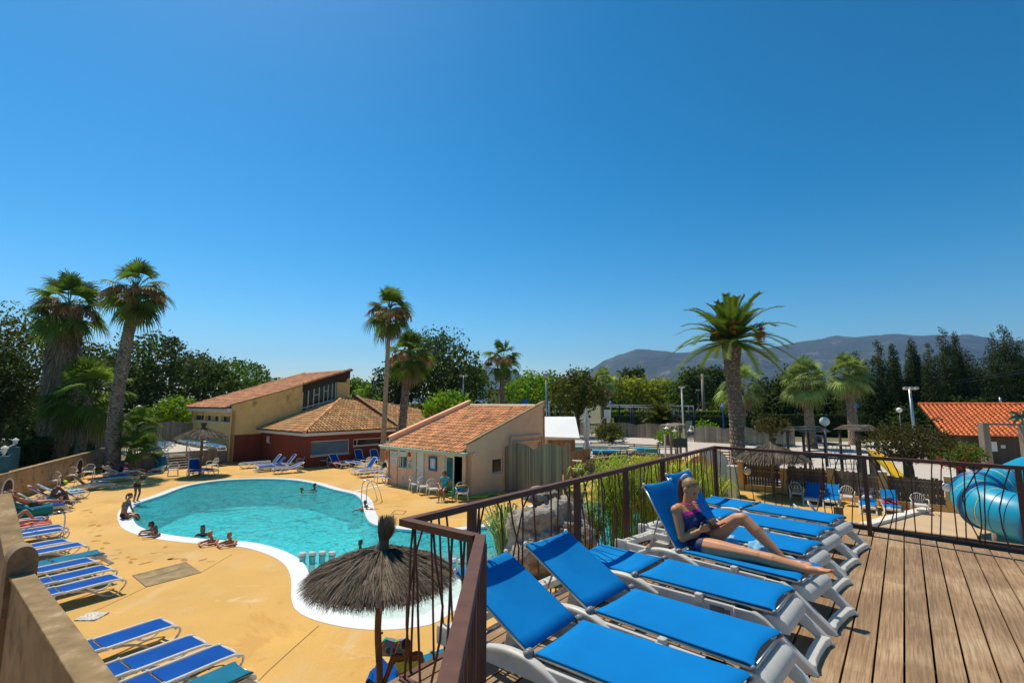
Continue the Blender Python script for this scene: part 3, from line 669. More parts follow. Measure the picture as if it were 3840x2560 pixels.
def person(label,J,s=1.,skin='tan',hair='dark',fwd=(0,1,0),up=(0,0,1),loc=(0,0,0),rz=0,vox=.014,clothes=(),hairlen=.1,female=True,bald=False,tail=False,curl=.5,thick=1.,handd=None,group=None,face=True,it=3,extra=None,fing=True):
    t=thing('person',label,'person',loc,rz,group)
    S=body(J,s,female,fing,curl,thick,handd)
    if extra: S+=extra
    mb=MB()
    for a,ra,b,rb in S: mb.cap(a,b,ra,rb,10)
    Q,g=headgeo(mb,J['head'],fwd,up,s)
    me=remesh(mb,vox,it); me.materials.clear(); me.materials.append(SKIN[skin]); me.polygons.foreach_set('use_smooth',[True]*len(me.polygons))
    o=bpy.data.objects.new('body',me); COL.objects.link(o); o.parent=t
    for nm,mat,pred,off in clothes: shell(t,me,pred,nm,mat,off)
    if not bald:
        h=MB(); h.ell(g(0,-.02,.031),.0775*s,.092*s,.0845*s,M=Q,n=18,k=12)
        if hairlen>.05 and not tail:
            h.cap(g(0,-.07,0),g(0,-.075-hairlen*.1,-hairlen),.055*s,.04*s)
            for q in(-1,1): h.cap(g(q*.045,-.04,0),g(q*.055,-.05,-hairlen*.8),.04*s,.028*s)
        if tail:
            h.cap(g(0,-.1,.05),g(0,-.125,.03),.03*s,.026*s); h.tube(catmull([g(0,-.12,.03),g(0,-.15,-.03),g(.0,-.135,-.12),g(0,-.11,-.2)],4,False),[.026*s]*4+[.03*s]*5+[.024*s]*3+[.008*s],8)
        hm=remesh(h,.012,2); hm.materials.clear(); hm.materials.append(HAIR[hair])
        # keep the face free
        bm=bmesh.new(); bm.from_mesh(hm); Qi=Q.transposed(); c0=Vector(J['head'])
        dl=[]
        for v in bm.verts:
            l=Qi@(v.co-c0)/s
            if (l.y>.02 and l.z<.028+.6*l.y) or (l.y>-.01 and l.z<.0 and hairlen<.3): dl.append(v)
        bmesh.ops.delete(bm,geom=dl,context='VERTS')
        for f in bm.faces: f.smooth=True
        bm.to_mesh(hm); bm.free(); ho=bpy.data.objects.new('hair',hm); COL.objects.link(ho); ho.parent=t
    if face:
        e=MB()
        for q in(-1,1):
            e.ell(g(q*.03,.0795,.004),.012*s,.005*s,.0035*s,M=Q,n=8,k=5); e.cap(g(q*.016,.087,.024),g(q*.045,.078,.026),.003*s,.0025*s,6)
        e.build('eyes',HAIR['brown'],t,True)
        e=MB(); e.cap(g(-.02,.0905,-.058),g(.02,.0905,-.058),.005*s,.005*s,6); e.build('lips',M_lips,t,True)
    return t,g,me
M_lips=M('lips',(.35,.09,.07),.5,.1,5)
HAZE=0.8e-4
# ---------- ground, pool
def poly_sheet(name,outer,holes,z,mat,kind='structure',parent=None):
    loops=[[Vector((p[0],p[1],0)) for p in outer]]+[[Vector((p[0],p[1],0)) for p in h] for h in holes]
    tri=tessellate_polygon(loops); vs=[(p.x,p.y,z) for l in loops for p in l]
    mb=MB(); mb.add(vs,[tuple(t) for t in tri],r=.5); o=mb.build(name,mat,parent)
    if parent is None: o['kind']=kind
    me=o.data
    for p in me.polygons:
        if p.normal.z<0: p.flip()
    return o
po=[(444,1955),(441,1925),(458,1900),(490,1884),(571,1858),(650,1829),(718,1813),(820,1799),(956,1792),(1092,1794),(1194,1807),(1279,1831),(1335,1843),(1368,1853),(1394,1875),(1405,1909),(1422,1944),(1453,1963),(1530,1974),(1644,1980),(1759,1972),(1836,1957),(1901,1928),(1989,1893),(2065,1879),(2142,1877),(2300,1880),(2480,1888),(2600,1910),(2640,1950),(2600,2010),(2470,2080),(2330,2150),(2200,2180),(2080,2150),(1950,2160),(1850,2215),(1760,2262),(1702,2291),(1630,2335),(1534,2354),(1410,2361),(1290,2350),(1175,2322),(1110,2286),(1092,2237),(1091,2172),(1070,2120),(1012,2082),(914,2052),(784,2041),(653,2029),(539,2011),(465,1984)]
pw=[P(u,v)[:2] for u,v in po]
pc=catmull(pw,5)
def offset(poly,d):
    n=len(poly); out=[]; A=sum(poly[i][0]*poly[(i+1)%n][1]-poly[(i+1)%n][0]*poly[i][1] for i in range(n)); sg=1 if A>0 else -1
    for i in range(n):
        a=poly[i-2];b=poly[(i+2)%n]; t=Vector((b[0]-a[0],b[1]-a[1])).normalized(); out.append((poly[i][0]-t.y*d*sg,poly[i][1]+t.x*d*sg))
    return out
CW=.46; pin=offset(pc,CW); pin2=offset(pc,CW+.05)
mh=M('yellow_concrete',(.6,.345,.078),.8,.14,.35,stretch=(1,1,1),bump=.25,bscale=18,bdist=.01,dirt=(.58,.38,.15),dscale=.42,dlo=.53,dhi=.66)
def layer(m,col,scale,lo,hi,stretch,fac=.7,det=5,rough=.6,rot=0):
    nt=m.node_tree;N=nt.nodes;L=nt.links;b=N['Principled BSDF'];src=b.inputs['Base Color'].links[0].from_socket
    tc=N.new('ShaderNodeTexCoord');mp=N.new('ShaderNodeMapping');mp.inputs['Scale'].default_value=stretch;mp.inputs['Rotation'].default_value=(0,0,rot);L.new(tc.outputs['Object'],mp.inputs[0])
    nz=N.new('ShaderNodeTexNoise');nz.inputs['Scale'].default_value=scale;nz.inputs['Detail'].default_value=det;nz.inputs['Roughness'].default_value=rough;L.new(mp.outputs[0],nz.inputs['Vector'])
    nz.inputs['Distortion'].default_value=.6
    mr=N.new('ShaderNodeMapRange');mr.inputs[1].default_value=lo;mr.inputs[2].default_value=hi;mr.inputs[4].default_value=fac;L.new(nz.outputs['Fac'],mr.inputs[0])
    mx=N.new('ShaderNodeMixRGB');mx.inputs[2].default_value=list(col)+[1];L.new(mr.outputs[0],mx.inputs[0]);L.new(src,mx.inputs[1]);L.new(mx.outputs[0],b.inputs['Base Color'])
layer(mh,(.5,.24,.03),.33,.57,.63,(1,1,1),.5,7,.7)
layer(mh,(.62,.47,.27),.55,.6,.68,(1,.25,1),.5,6,.7,R(35))
layer(mh,(.3,.2,.08),1.7,.64,.74,(1,1,1),.5,6,.7)
layer(mh,(.36,.19,.045),40,.5,.75,(1,1,1),.5,3,.6)
layer(mh,(.7,.5,.27),.9,.6,.66,(.35,1.6,1),.6,8,.75,R(-30))
yd=[(-31.5,36.5),(-24,21.8),(-16,7),(-14,-4),(13,-4),(16.2,17.5),(19,22),(12,26.5),(9,34),(-3,40),(-9,50),(-26,50)]
poly_sheet('pool_deck',yd,[pc],0,mh)
mg=M('dry_ground',(.15,.13,.06),.95,.3,.05,dirt=(.07,.1,.03),dscale=.03,dlo=.45,dhi=.6,bump=.3,bscale=5)
G=9000
outer=[(-G,-300),(G,-300),(G,G),(-G,G)]
poly_sheet('ground',outer,[pc],-.012,mg)
mp_=M('plaza_paving',(.5,.44,.38),.85,.08,1.5,dirt=(.4,.34,.28),dscale=.25,bump=.2,bscale=8)
poly_sheet('plaza',[(2,43),(14,29.5),(34,17),(70,28),(70,60),(26,57.5),(14,72),(2,74)],[],.004,mp_)
poly_sheet('car_park',[(-90,48),(-36,52),(-36,110),(-90,110)],[],.004,M('asphalt',(.24,.23,.22),.9,.1,2))
mtile=M('white_pool_tile',(.76,.77,.76),.4,.05,3,dirt=(.6,.6,.55),dscale=1.5,dlo=.6,dhi=.75)
mb=MB(); n=len(pc)
ring=lambda pl,z:[(p[0],p[1],z) for p in pl]
mb.add(ring(pc,.006)+ring(pin,.03)+ring(pin,-.05)+ring(pc,-.05),[(i,(i+1)%n,(i+1)%n+n,i+n) for i in range(n)]+[(i+n,(i+1)%n+n,(i+1)%n+2*n,i+2*n) for i in range(n)],r=.5)
cop=mb.build('pool_coping',mtile); cop['kind']='structure'
nt=mtile.node_tree;N=nt.nodes;L=nt.links
vo=N.new('ShaderNodeTexVoronoi');vo.distance='CHEBYCHEV';vo.inputs['Scale'].default_value=9;vo.inputs['Randomness'].default_value=0
tc=N.new('ShaderNodeTexCoord');L.new(tc.outputs['Object'],vo.inputs['Vector'])
bp=N.new('ShaderNodeBump');bp.inputs['Strength'].default_value=.4;bp.inputs['Distance'].default_value=.01;L.new(vo.outputs['Distance'],bp.inputs['Height']);L.new(bp.outputs[0],N['Principled BSDF'].inputs['Normal'])
# basin: blue tile line, pale tiled walls, floor that falls from the paddling end to the deep end
mb=MB(); mb.add(ring(pin,-.05)+ring(pin,-.13),[(i,(i+1)%n,(i+1)%n+n,i+n) for i in range(n)],0)
mb.build('pool_tile_line',M('navy_tile',(.01,.03,.25),.3,.3,8))['kind']='structure'
mb=MB(); mb.add(ring(pin,-.13)+ring(pin,-1.55),[(i,(i+1)%n,(i+1)%n+n,i+n) for i in range(n)],0)
mwall=M('aqua_wall_tile',(.22,.62,.62),.4,.12,3); mb.build('pool_wall',mwall)['kind']='structure'
A=P(1000,2120);B=P(1750,2090); d=(B-A).normalized(); nn_=Vector((-d.y,d.x,0))  # line of the stools
def depth(x,y):
    s=(Vector((x,y,0))-A).dot(nn_); return -.22 if s<-.6 else (-.22-.5*(s+.6) if s<1.6 else -1.32-min(.15,.01*(s-1.6)))
xs=[p[0] for p in pin2]; ys=[p[1] for p in pin2]; mb=MB(); st=.35; nx=int((max(xs)-min(xs)+1)/st);ny=int((max(ys)-min(ys)+1)/st)
vs=[(min(xs)-.3+i*st,min(ys)-.3+j*st,depth(min(xs)-.3+i*st,min(ys)-.3+j*st)) for j in range(ny+1) for i in range(nx+1)]
def inside(x,y,pl):
    c=False;j=len(pl)-1
    for i in range(len(pl)):
        if (pl[i][1]>y)!=(pl[j][1]>y) and x<(pl[j][0]-pl[i][0])*(y-pl[i][1])/(pl[j][1]-pl[i][1])+pl[i][0]: c=not c
        j=i
    return c
pcx=pc[::3]
fs=[]
for j in range(ny):
    for i in range(nx):
        a=vs[j*(nx+1)+i]
        if inside(a[0]+st/2,a[1]+st/2,pcx): fs.append((j*(nx+1)+i,j*(nx+1)+i+1,(j+1)*(nx+1)+i+1,(j+1)*(nx+1)+i))
mb.add(vs,fs,r=.5); mfl=M('pool_floor_tile',(.015,.66,.74),.5,.12,.5)
fl=mb.build('pool_floor',mfl,None,True); fl['kind']='structure'
# paddling end is laid in white tile
nt=mfl.node_tree;N=nt.nodes;L=nt.links;b=N['Principled BSDF'];src=b.inputs['Base Color'].links[0].from_socket
ge=N.new('ShaderNodeNewGeometry');sx=N.new('ShaderNodeSeparateXYZ');L.new(ge.outputs['Position'],sx.inputs[0]);mr=N.new('ShaderNodeMapRange');mr.inputs[1].default_value=-.8;mr.inputs[2].default_value=-.3;L.new(sx.outputs['Z'],mr.inputs[0])
mx=N.new('ShaderNodeMixRGB');mx.inputs[2].default_value=(.86,.88,.85,1);L.new(mr.outputs[0],mx.inputs[0]);L.new(src,mx.inputs[1]);L.new(mx.outputs[0],b.inputs['Base Color'])
# water: tinted, see-through, a little milky, with real ripples in its normals
def watermat():
    m=bpy.data.materials.new('pool_water');m.use_nodes=True;nt=m.node_tree;N=nt.nodes;L=nt.links;N.clear()
    out=N.new('ShaderNodeOutputMaterial');tc=N.new('ShaderNodeTexCoord')
    def noise(sc,st,det,dist):
        mp=N.new('ShaderNodeMapping');mp.inputs['Scale'].default_value=st;mp.inputs['Rotation'].default_value=(0,0,R(28));L.new(tc.outputs['Object'],mp.inputs[0])
        z=N.new('ShaderNodeTexNoise');z.inputs['Scale'].default_value=sc;z.inputs['Detail'].default_value=det;z.inputs['Distortion'].default_value=dist;L.new(mp.outputs[0],z.inputs['Vector']);return z.outputs['Fac']
    a=noise(.9,(1,1,1),3,1.2);c=noise(3.2,(1,.8,1),3,.8)
    ad=N.new('ShaderNodeMath');ad.operation='MULTIPLY_ADD';L.new(c,ad.inputs[0]);ad.inputs[1].default_value=.45;L.new(a,ad.inputs[2])
    bp=N.new('ShaderNodeBump');bp.inputs['Strength'].default_value=.75;bp.inputs['Distance'].default_value=.16;L.new(ad.outputs[0],bp.inputs['Height'])
    b2=N.new('ShaderNodeBump');b2.inputs['Strength'].default_value=1.;b2.inputs['Distance'].default_value=.7;L.new(ad.outputs[0],b2.inputs['Height'])
    tr=N.new('ShaderNodeBsdfTransparent');tr.inputs['Color'].default_value=(.76,.97,.98,1)
    df=N.new('ShaderNodeBsdfDiffuse');df.inputs['Color'].default_value=(.1,.86,.9,1);L.new(b2.outputs[0],df.inputs['Normal'])
    gl=N.new('ShaderNodeBsdfGlossy');gl.inputs['Roughness'].default_value=.06;L.new(bp.outputs[0],gl.inputs['Normal'])
    m1=N.new('ShaderNodeMixShader');m1.inputs[0].default_value=.36;L.new(tr.outputs[0],m1.inputs[1]);L.new(df.outputs[0],m1.inputs[2])
    fr=N.new('ShaderNodeFresnel');fr.inputs['IOR'].default_value=1.22;L.new(bp.outputs[0],fr.inputs['Normal'])
    m2=N.new('ShaderNodeMixShader');L.new(fr.outputs[0],m2.inputs[0]);L.new(m1.outputs[0],m2.inputs[1]);L.new(gl.outputs[0],m2.inputs[2]);L.new(m2.outputs[0],out.inputs['Surface'])
    ge=N.new('ShaderNodeNewGeometry');sb=N.new('ShaderNodeVectorMath');sb.operation='SUBTRACT';sb.inputs[1].default_value=tuple(A);L.new(ge.outputs['Position'],sb.inputs[0])
    dt=N.new('ShaderNodeVectorMath');dt.operation='DOT_PRODUCT';dt.inputs[1].default_value=tuple(nn_);L.new(sb.outputs[0],dt.inputs[0])
    mr=N.new('ShaderNodeMapRange');mr.inputs[1].default_value=-.6;mr.inputs[2].default_value=1.4;L.new(dt.outputs['Value'],mr.inputs[0])
    for nd,c0,c1 in((tr,(.93,.99,.99,1),(.78,.975,.98,1)),(df,(.6,.9,.9,1),(.12,.88,.92,1))):
        mx=N.new('ShaderNodeMixRGB');mx.inputs[1].default_value=c0;mx.inputs[2].default_value=c1;L.new(mr.outputs[0],mx.inputs[0]);L.new(mx.outputs[0],nd.inputs['Color'])
    m3=N.new('ShaderNodeMapRange');m3.inputs[3].default_value=.22;m3.inputs[4].default_value=.4;L.new(mr.outputs[0],m3.inputs[0]);L.new(m3.outputs[0],m1.inputs[0])
    return m,df,tr,m1
WM,wdf,wtr,wm1=watermat()
wo=poly_sheet('pool_water',offset(pc,CW+.005),[],-.06,WM)
# dark dolphin mosaics on the pool floor
for k,(u,v,a,l) in enumerate(((800,1885,30,2.6),(795,1905,38,3.4),(735,1907,30,1.8),(1345,1965,60,1.2))):
    c=P(u,v,-1.3); mb=MB(); pr=[]
    for i in range(17):
        q=i/16*6.283; r=1+.12*math.sin(q*3+k); pr.append((l/2*math.cos(q)*r,.28*math.sin(q)*r*(1-.5*math.cos(q))))
    dd=hd(90-a+20); ss=Vector((-dd.y,dd.x,0)); mb.ext(pr,c+Vector((0,0,.012)),dd,ss,(0,0,.006)); o=mb.build('floor_mosaic',M('mosaic',(.01,.03,.05),.5,.5,9)); o['kind']='structure'
# stools standing in the water along the edge of the paddling end
g='white topped stools standing in the pool'
stl=[(1135,2071),(1172,2069),(1209,2067),(1246,2068),(1698,2093),(1731,2096)]
sl_=['pool stool nearest the wide white coping, first of its row','second pool stool from the wide white coping','third pool stool from the wide white coping','pool stool half hidden by the left rim of the near thatched parasol','pool stool just right of the near thatched parasol','last pool stool of the row, beside the railing corner']
for (u,v),lb in zip(stl,sl_):
    p=P(u,v,.24); t=thing('pool_stool',lb,'stool',(p.x,p.y,0),0,g)
    q=MB(); q.lathe([(.001,-1.35),(.09,-1.35),(.09,.14)],18); q.build('pedestal',M_tilew if 'M_tilew' in globals() else mwall,t,True)
    q=MB(); q.lathe([(.001,.14),(.105,.14),(.105,.16)],18); q.build('blue_band',MT['navy'],t); q=MB(); q.lathe([(.105,.16),(.105,.235),(.095,.245),(.001,.25)],18); q.build('seat',MT['white'],t)
# wooden grate, small hatch, skimmer lid, joints
def flat(name,pts,z,h,mat,kind=None,label=None,cat=None):
    mb=MB(); c=sum((Vector(p) for p in pts),Vector())/len(pts); mb.ext([(p[0]-c.x,p[1]-c.y) for p in pts],(0,0,z),(1,0,0),(0,1,0),(0,0,h)); o=mb.build(name,mat); o.location=(c.x,c.y,0)
    if kind:o['kind']=kind
    if label: tag(o,label,cat)
    return o
mgr=M('grate_wood',(.4,.29,.14),.85,.35,3,rv=.25)
a,b,c_,d_=[P(u,v) for u,v in((497,2157),(695,2107),(752,2146),(549,2200))]
t=thing('wooden_grate','wooden slatted drain cover set in the yellow pool deck','drain cover',a); fm=MB()
for i in range(22):
    s0=i/22;s1=(i+.72)/22
    p0=a.lerp(d_,s0);p1=b.lerp(c_,s0);p2=b.lerp(c_,s1);p3=a.lerp(d_,s1); o=Vector((0,0,.012))-a
    fm.quad(p0+o,p1+o,p2+o,p3+o)
fm.build('slats',mgr,t)
fm=MB(); o=Vector((0,0,.006))-a
for p,q in((a,b),(b,c_),(c_,d_),(d_,a)): fm.bar(p+o,q+o,.025,.01)
fm.quad(a+o,b+o,c_+o,d_+o); fm.build('frame',MT['darkwood'],t)
fm=MB(); h=[P(u,v) for u,v in((1468,1926),(1482,1913),(1523,1915),(1512,1929))]
for i in range(4): fm.bar(h[i]+Vector((0,0,.006)),h[(i+1)%4]+Vector((0,0,.006)),.035,.006)
tag(fm.build('access_hatch',MT['pole']),'square access hatch outline in the yellow deck beyond the near parasol tuft','hatch')
jm=M('joint_filler',(.2,.14,.06),.9,.2,5); mb=MB()
for pp in ([(549,2200),(400,2270),(330,2300)],[(752,2146),(870,2078)],[(1195,2345),(1110,2420),(1000,2520),(960,2562)],[(1440,1900),(1530,1895)]):
    for i in range(len(pp)-1):
        p,q=P(*pp[i]),P(*pp[i+1]); mb.bar(p+Vector((0,0,.001)),q+Vector((0,0,.001)),.02,.006)
mb.build('expansion_joint',jm)['kind']='structure'
mb=MB(); mwl=MT['paint']
for p,q in(((1310,1846),(1447,1814)),((1937,1858),(2010,1878))):
    mb.bar(P(*p)+Vector((0,0,.002)),P(*q)+Vector((0,0,.002)),.16,.008)
mb.build('white_line_marking',mwl)['kind']='structure'
# damp footprints and splashes on the deck
wet=M('damp_concrete',(.4,.18,.02),.85,.2,3); mb=MB()
for (u,v) in ((270,1912),(245,1921),(325,1912),(340,1920),(352,1931),(325,1935),(352,1955),(370,1970),(345,1968),(340,1995),(375,1988),(368,2008),(358,2027),(399,2035),(383,2055),(443,2060),(452,2071),(426,2080),(433,2093),(480,2088),(500,2095),(620,2050),(650,2095),(575,2073),(490,2108),(545,2110),(640,2094),(690,2098),(760,2098),(790,2104),(600,2160)):
    c=P(u,v,.002); ph=rnd.uniform(0,6.28); a=rnd.uniform(.09,.2); bb=a*rnd.uniform(.35,.6)
    pr=[(a*math.cos(q)*(1+.2*math.sin(3*q+ph)),bb*math.sin(q)*(1+.25*math.cos(2*q+ph))) for q in [i*6.283/14 for i in range(14)]]
    ax=Vector((math.cos(ph),math.sin(ph),0)); vs=[c+ax*x+Vector((-ax.y,ax.x,0))*y for x,y in pr]; mb.add(vs,[tuple(range(14))])
mb.build('wet_footprints',wet)['kind']='stuff'; bpy.data.objects['wet_footprints']['label']='damp footprints trailing across the yellow deck left of the pool'
# ---------- timber deck
DD=hd(38.7); DP=hd(128.7); RA=P(1521,1943,DECK+1.09); RB=P(2680,1671,DECK+1.09); RR=P(3840,1747,DECK+1.09); RC=P(1802,2006,DECK+1.09)
mdk=M('deck_board',(.285,.178,.094),.8,.2,1.2,stretch=(1,1,1),rv=.12,dirt=(.42,.3,.18),dscale=1.2,dlo=.5,dhi=.72)
nt=mdk.node_tree;N=nt.nodes;L=nt.links;b=N['Principled BSDF'];src=b.inputs['Base Color'].links[0].from_socket
tc=N.new('ShaderNodeTexCoord');mp=N.new('ShaderNodeMapping');mp.inputs['Scale'].default_value=(1.1,34,1);L.new(tc.outputs['Object'],mp.inputs[0])
at=N.new('ShaderNodeAttribute');at.attribute_name='rnd';va=N.new('ShaderNodeVectorMath');va.operation='ADD';sc=N.new('ShaderNodeVectorMath');sc.operation='SCALE';sc.inputs[0].default_value=(37,11,5);L.new(at.outputs['Fac'],sc.inputs['Scale']);L.new(mp.outputs[0],va.inputs[0]);L.new(sc.outputs[0],va.inputs[1])
nz=N.new('ShaderNodeTexNoise');nz.inputs['Scale'].default_value=2.2;nz.inputs['Detail'].default_value=7;nz.inputs['Distortion'].default_value=.8;L.new(va.outputs[0],nz.inputs['Vector'])
cr=N.new('ShaderNodeValToRGB');cr.color_ramp.elements[0].position=.36;cr.color_ramp.elements[0].color=(.72,.68,.64,1);cr.color_ramp.elements[1].position=.62;cr.color_ramp.elements[1].color=(1.22,1.2,1.15,1);L.new(nz.outputs['Fac'],cr.inputs['Fac'])
mx=N.new('ShaderNodeMixRGB');mx.blend_type='MULTIPLY';mx.inputs[0].default_value=1;L.new(src,mx.inputs[1]);L.new(cr.outputs[0],mx.inputs[2]);L.new(mx.outputs[0],b.inputs['Base Color'])
bp=N.new('ShaderNodeBump');bp.inputs['Strength'].default_value=.5;bp.inputs['Distance'].default_value=.004;L.new(nz.outputs['Fac'],bp.inputs['Height']);L.new(bp.outputs[0],b.inputs['Normal'])
pk=thing('terrace_deck','raised weathered timber deck with dark gaps between its boards, in the foreground','deck',(RA.x,RA.y,DECK),R(90-38.7))
# local: +X along the boards, -Y across towards the right rail
Mi=Matrix.Rotation(-R(90-38.7),3,'Z'); loc=lambda p:Mi@(Vector((p[0],p[1],0))-Vector((RA.x,RA.y,0)))
lb_,lr=loc(RB),loc(RR); mb=MB(); bw=.168; y=.22; k=0
while y>-9.5:
    f=(y-lb_.y)/(lr.y-lb_.y); xe=lb_.x+(lr.x-lb_.x)*f+.30
    x0=-5.5 if y<-.75 or True else -1.2
    cuts=[x0]+([] if k%3 else [])+[]
    xc=x0
    js=sorted([rnd.uniform(-3,xe-1.5) for _ in range(1+k%2)])
    for x1 in js+[xe]:
        if x1-xc>.3:
            mb.box(((xc+x1)/2,y-bw/2,-.014),(x1-xc-.004,bw-.014,.028),r=rnd.random()); xc=x1
    y-=bw; k+=1
dk=mb.build('deck_boards',mdk,pk)
mb=MB()
for i in range(14):
    x=-5+i*.95; mb.bar((x,.2,-.12),(x,-9,-.12),.07,.16)
for s in((-4,.1),(-1,.1),(2,.1),(5,.1),(7,.1),(9.,-1.5),(6,-5),(3,-3)): mb.bar((s[0],s[1],-DECK),(s[0],s[1],-.1),.14,.14,up=(0,1,0))
mb.bar((-5.4,.2,-.1),(lb_.x,.2,-.1),.04,.17)
mb.build('deck_joists',MT['brownwood'],pk)
mb=MB(); mb.box((1.2,-4.4,-.235),(13.6,9.2,.02)); mb.build('gap_darkening_sheet',MT['dark'],pk)  # dark sheet added under the boards to stand for shade in the gaps
# ---------- railing
def railing(name,label,pts,zt,zb,seed,cat='railing',dens=.115,rw=.062,rh=.046,posts=None,endposts=True):
    rg=random.Random(seed); t=thing(name,label,cat,(pts[0].x,pts[0].y,zb)); o0=Vector((pts[0].x,pts[0].y,zb)); H=zt-zb
    for i in range(len(pts)-1):
        a=pts[i]-o0;b=pts[i+1]-o0;a.z=b.z=0;d=(b-a);L_=d.length;d.normalize(); e=d*(rw/2)
        ea=e if i>0 or True else Vector(); m=MB(); m.bar(a-(e*.98 if i==0 else -e*1.04)+Vector((0,0,H-rh/2)),b+e*.98+Vector((0,0,H-rh/2)),rw,rh); m.build('top_rail',MT['rail'],t,bevel=.004)
        m=MB(); m.bar(a+Vector((0,0,.12)),b+Vector((0,0,.12)),.045,.014); m.build('bottom_rail',MT['rail'],t)
        m=MB(); s=.06+rg.random()*.05; q=[]
        while s<L_-.06: q.append(s); s+=dens*rg.uniform(.5,1.45)
        for s in q:
            kind=rg.random(); top=a+d*s; zz=[.125,H*rg.uniform(.28,.42),H*rg.uniform(.5,.68),H*rg.uniform(.78,.9),H-rh]
            dv=rg.uniform(-.12,.12); dt=rg.uniform(-.13,.13)
            if kind<.35: of=[0,dt*.33,dt*.6,dt*.85,dt]
            elif kind<.8: of=[dt,dt+dv*.9,dt+dv*1.1,dt*.5+dv*.3,0]
            else: of=[0,dv*.2,dv,dv*1.2,dv*.2]
            of=[min(max(x,-s+.03),L_-s-.03) for x in of]
            m.tube([a+d*(s+x)+Vector((0,0,z)) for x,z in zip(of,zz)],.0075 if i>=0 else .007,6)
        m.build('bars',MT['rail'],t,True)
    for p in (posts or []):
        m=MB(); p=p-o0; p.z=0; m.box(p+Vector((0,0,(H-rh)/2-.12)),(.055,.055,H-rh+.24),rz=R(90-38.7)); m.build('post',MT['rail'],t,bevel=.003)
    return t
lerpd=lambda s:RA+(RB-RA)*s
pst=[onp(u,1800,RA,RB) for u in (1771,2163,2346,2488)]
RC2=P(1802,2006,DECK+1.09); RN=Vector((RC2.x+.005,.62,0)); 
railing('deck_railing','brown metal railing with kinked bars on the pool side of the deck, with near corner',[RN,RC2,RA,RB],DECK+1.09,DECK,3,posts=[RC2]+pst)
pr_=[onp(u,1800,RB,RR) for u in (3246,3822)]; RR2=RB+(RR-RB)*1.5
railing('deck_railing','brown metal railing with kinked bars across the far right side of the deck',[RB,RR2],DECK+1.09,DECK,5,posts=[RB]+pr_+[RR2],dens=.13,rw=.06)
# ---------- roofs of barrel tiles
def tiles(name,mat,parent,o,ax,up,poly,tw=.27,th=.42,hh=.095,org=None,seg=4):
    """o corner, ax unit along the eave, up unit up the slope, poly in (a,b)"""
    org=org or Vector((0,0,0)); o=Vector(o)-org; ax=Vector(ax).normalized(); up=Vector(up).normalized(); n=ax.cross(up).normalized()
    if n.z<0:n=-n
    mb=MB(); A=[p[0] for p in poly];B=[p[1] for p in poly]
    mb.ext(poly,o-n*.05,ax,up,n*.05,m=1,r=.2)
    for i in range(int(min(A)/tw)-1,int(max(A)/tw)+2):
        for j in range(int(min(B)/th)-1,int(max(B)/th)+2):
            a=(i+.5)*tw;b=j*th
            if not inside(a,b+th*.5,poly): continue
            jx=rnd.uniform(-.008,.008); vs=[]
            for bb,lift,ww in((b-.03,.04,.38),(b+th*1.02,.0,.30)):
                for k in range(seg+1):
                    an=math.pi*k/seg; vs.append(o+ax*(a+jx-math.cos(an)*tw*ww)+up*bb+n*(math.sin(an)*hh+lift))
            s=seg+1; fs=[(k,k+1,s+k+1,s+k) for k in range(seg)]+[tuple(range(s))[::-1]]
            mb.add(vs,fs,r=rnd.random()*.8+.2)
    return mb.build(name,[mat,MT['tilebed']],parent,False)
def ridge(mb,a,b,r=.11,step=.38):
    a=Vector(a);b=Vector(b);d=b-a;L_=d.length;n=max(1,int(L_/step));d/=n
    for i in range(n):
        p=a+d*i; mb.tube([p,p+d*1.06],[r*1.08,r*.92],8,caps=True)
def wallq(mb,a,b,z0,z1,th,m=0,z1b=None,z0b=None):
    """wall from a to b, thickness th to the left of a->b"""
    a=Vector((a[0],a[1],0));b=Vector((b[0],b[1],0)); n=(b-a).normalized(); n=Vector((-n.y,n.x,0))*th; z1b=z1 if z1b is None else z1b; z0b=z0 if z0b is None else z0b
    vs=[a+Vector((0,0,z0)),b+Vector((0,0,z0b)),b+n+Vector((0,0,z0b)),a+n+Vector((0,0,z0)),a+Vector((0,0,z1)),b+Vector((0,0,z1b)),b+n+Vector((0,0,z1b)),a+n+Vector((0,0,z1))]
    mb.add(vs,[(0,1,2,3),(4,5,6,7),(0,1,5,4),(1,2,6,5),(2,3,7,6),(3,0,4,7)],m)
class Wall:
    """local frame on a vertical wall face: s along, z up, outward normal n"""
    def __init__(s,a,b,org): s.a=Vector((a[0],a[1],0));s.b=Vector((b[0],b[1],0));s.d=(s.b-s.a).normalized();s.n=Vector((s.d.y,-s.d.x,0));s.o=Vector(org);s.an=math.atan2(s.d.y,s.d.x)
    def px(s,u,v): p=onp(u,v,s.a,s.b); return ((p-s.a).dot(s.d),p.z)
    def pt(s,q,z,out=0): return s.a+s.d*q+s.n*out+Vector((0,0,z))-s.o
    def box(s,mb,q0,q1,z0,z1,o0,o1,m=0): mb.box(s.pt((q0+q1)/2,(z0+z1)/2,(o0+o1)/2),(abs(q1-q0),abs(o1-o0),abs(z1-z0)),rz=s.an,m=m)
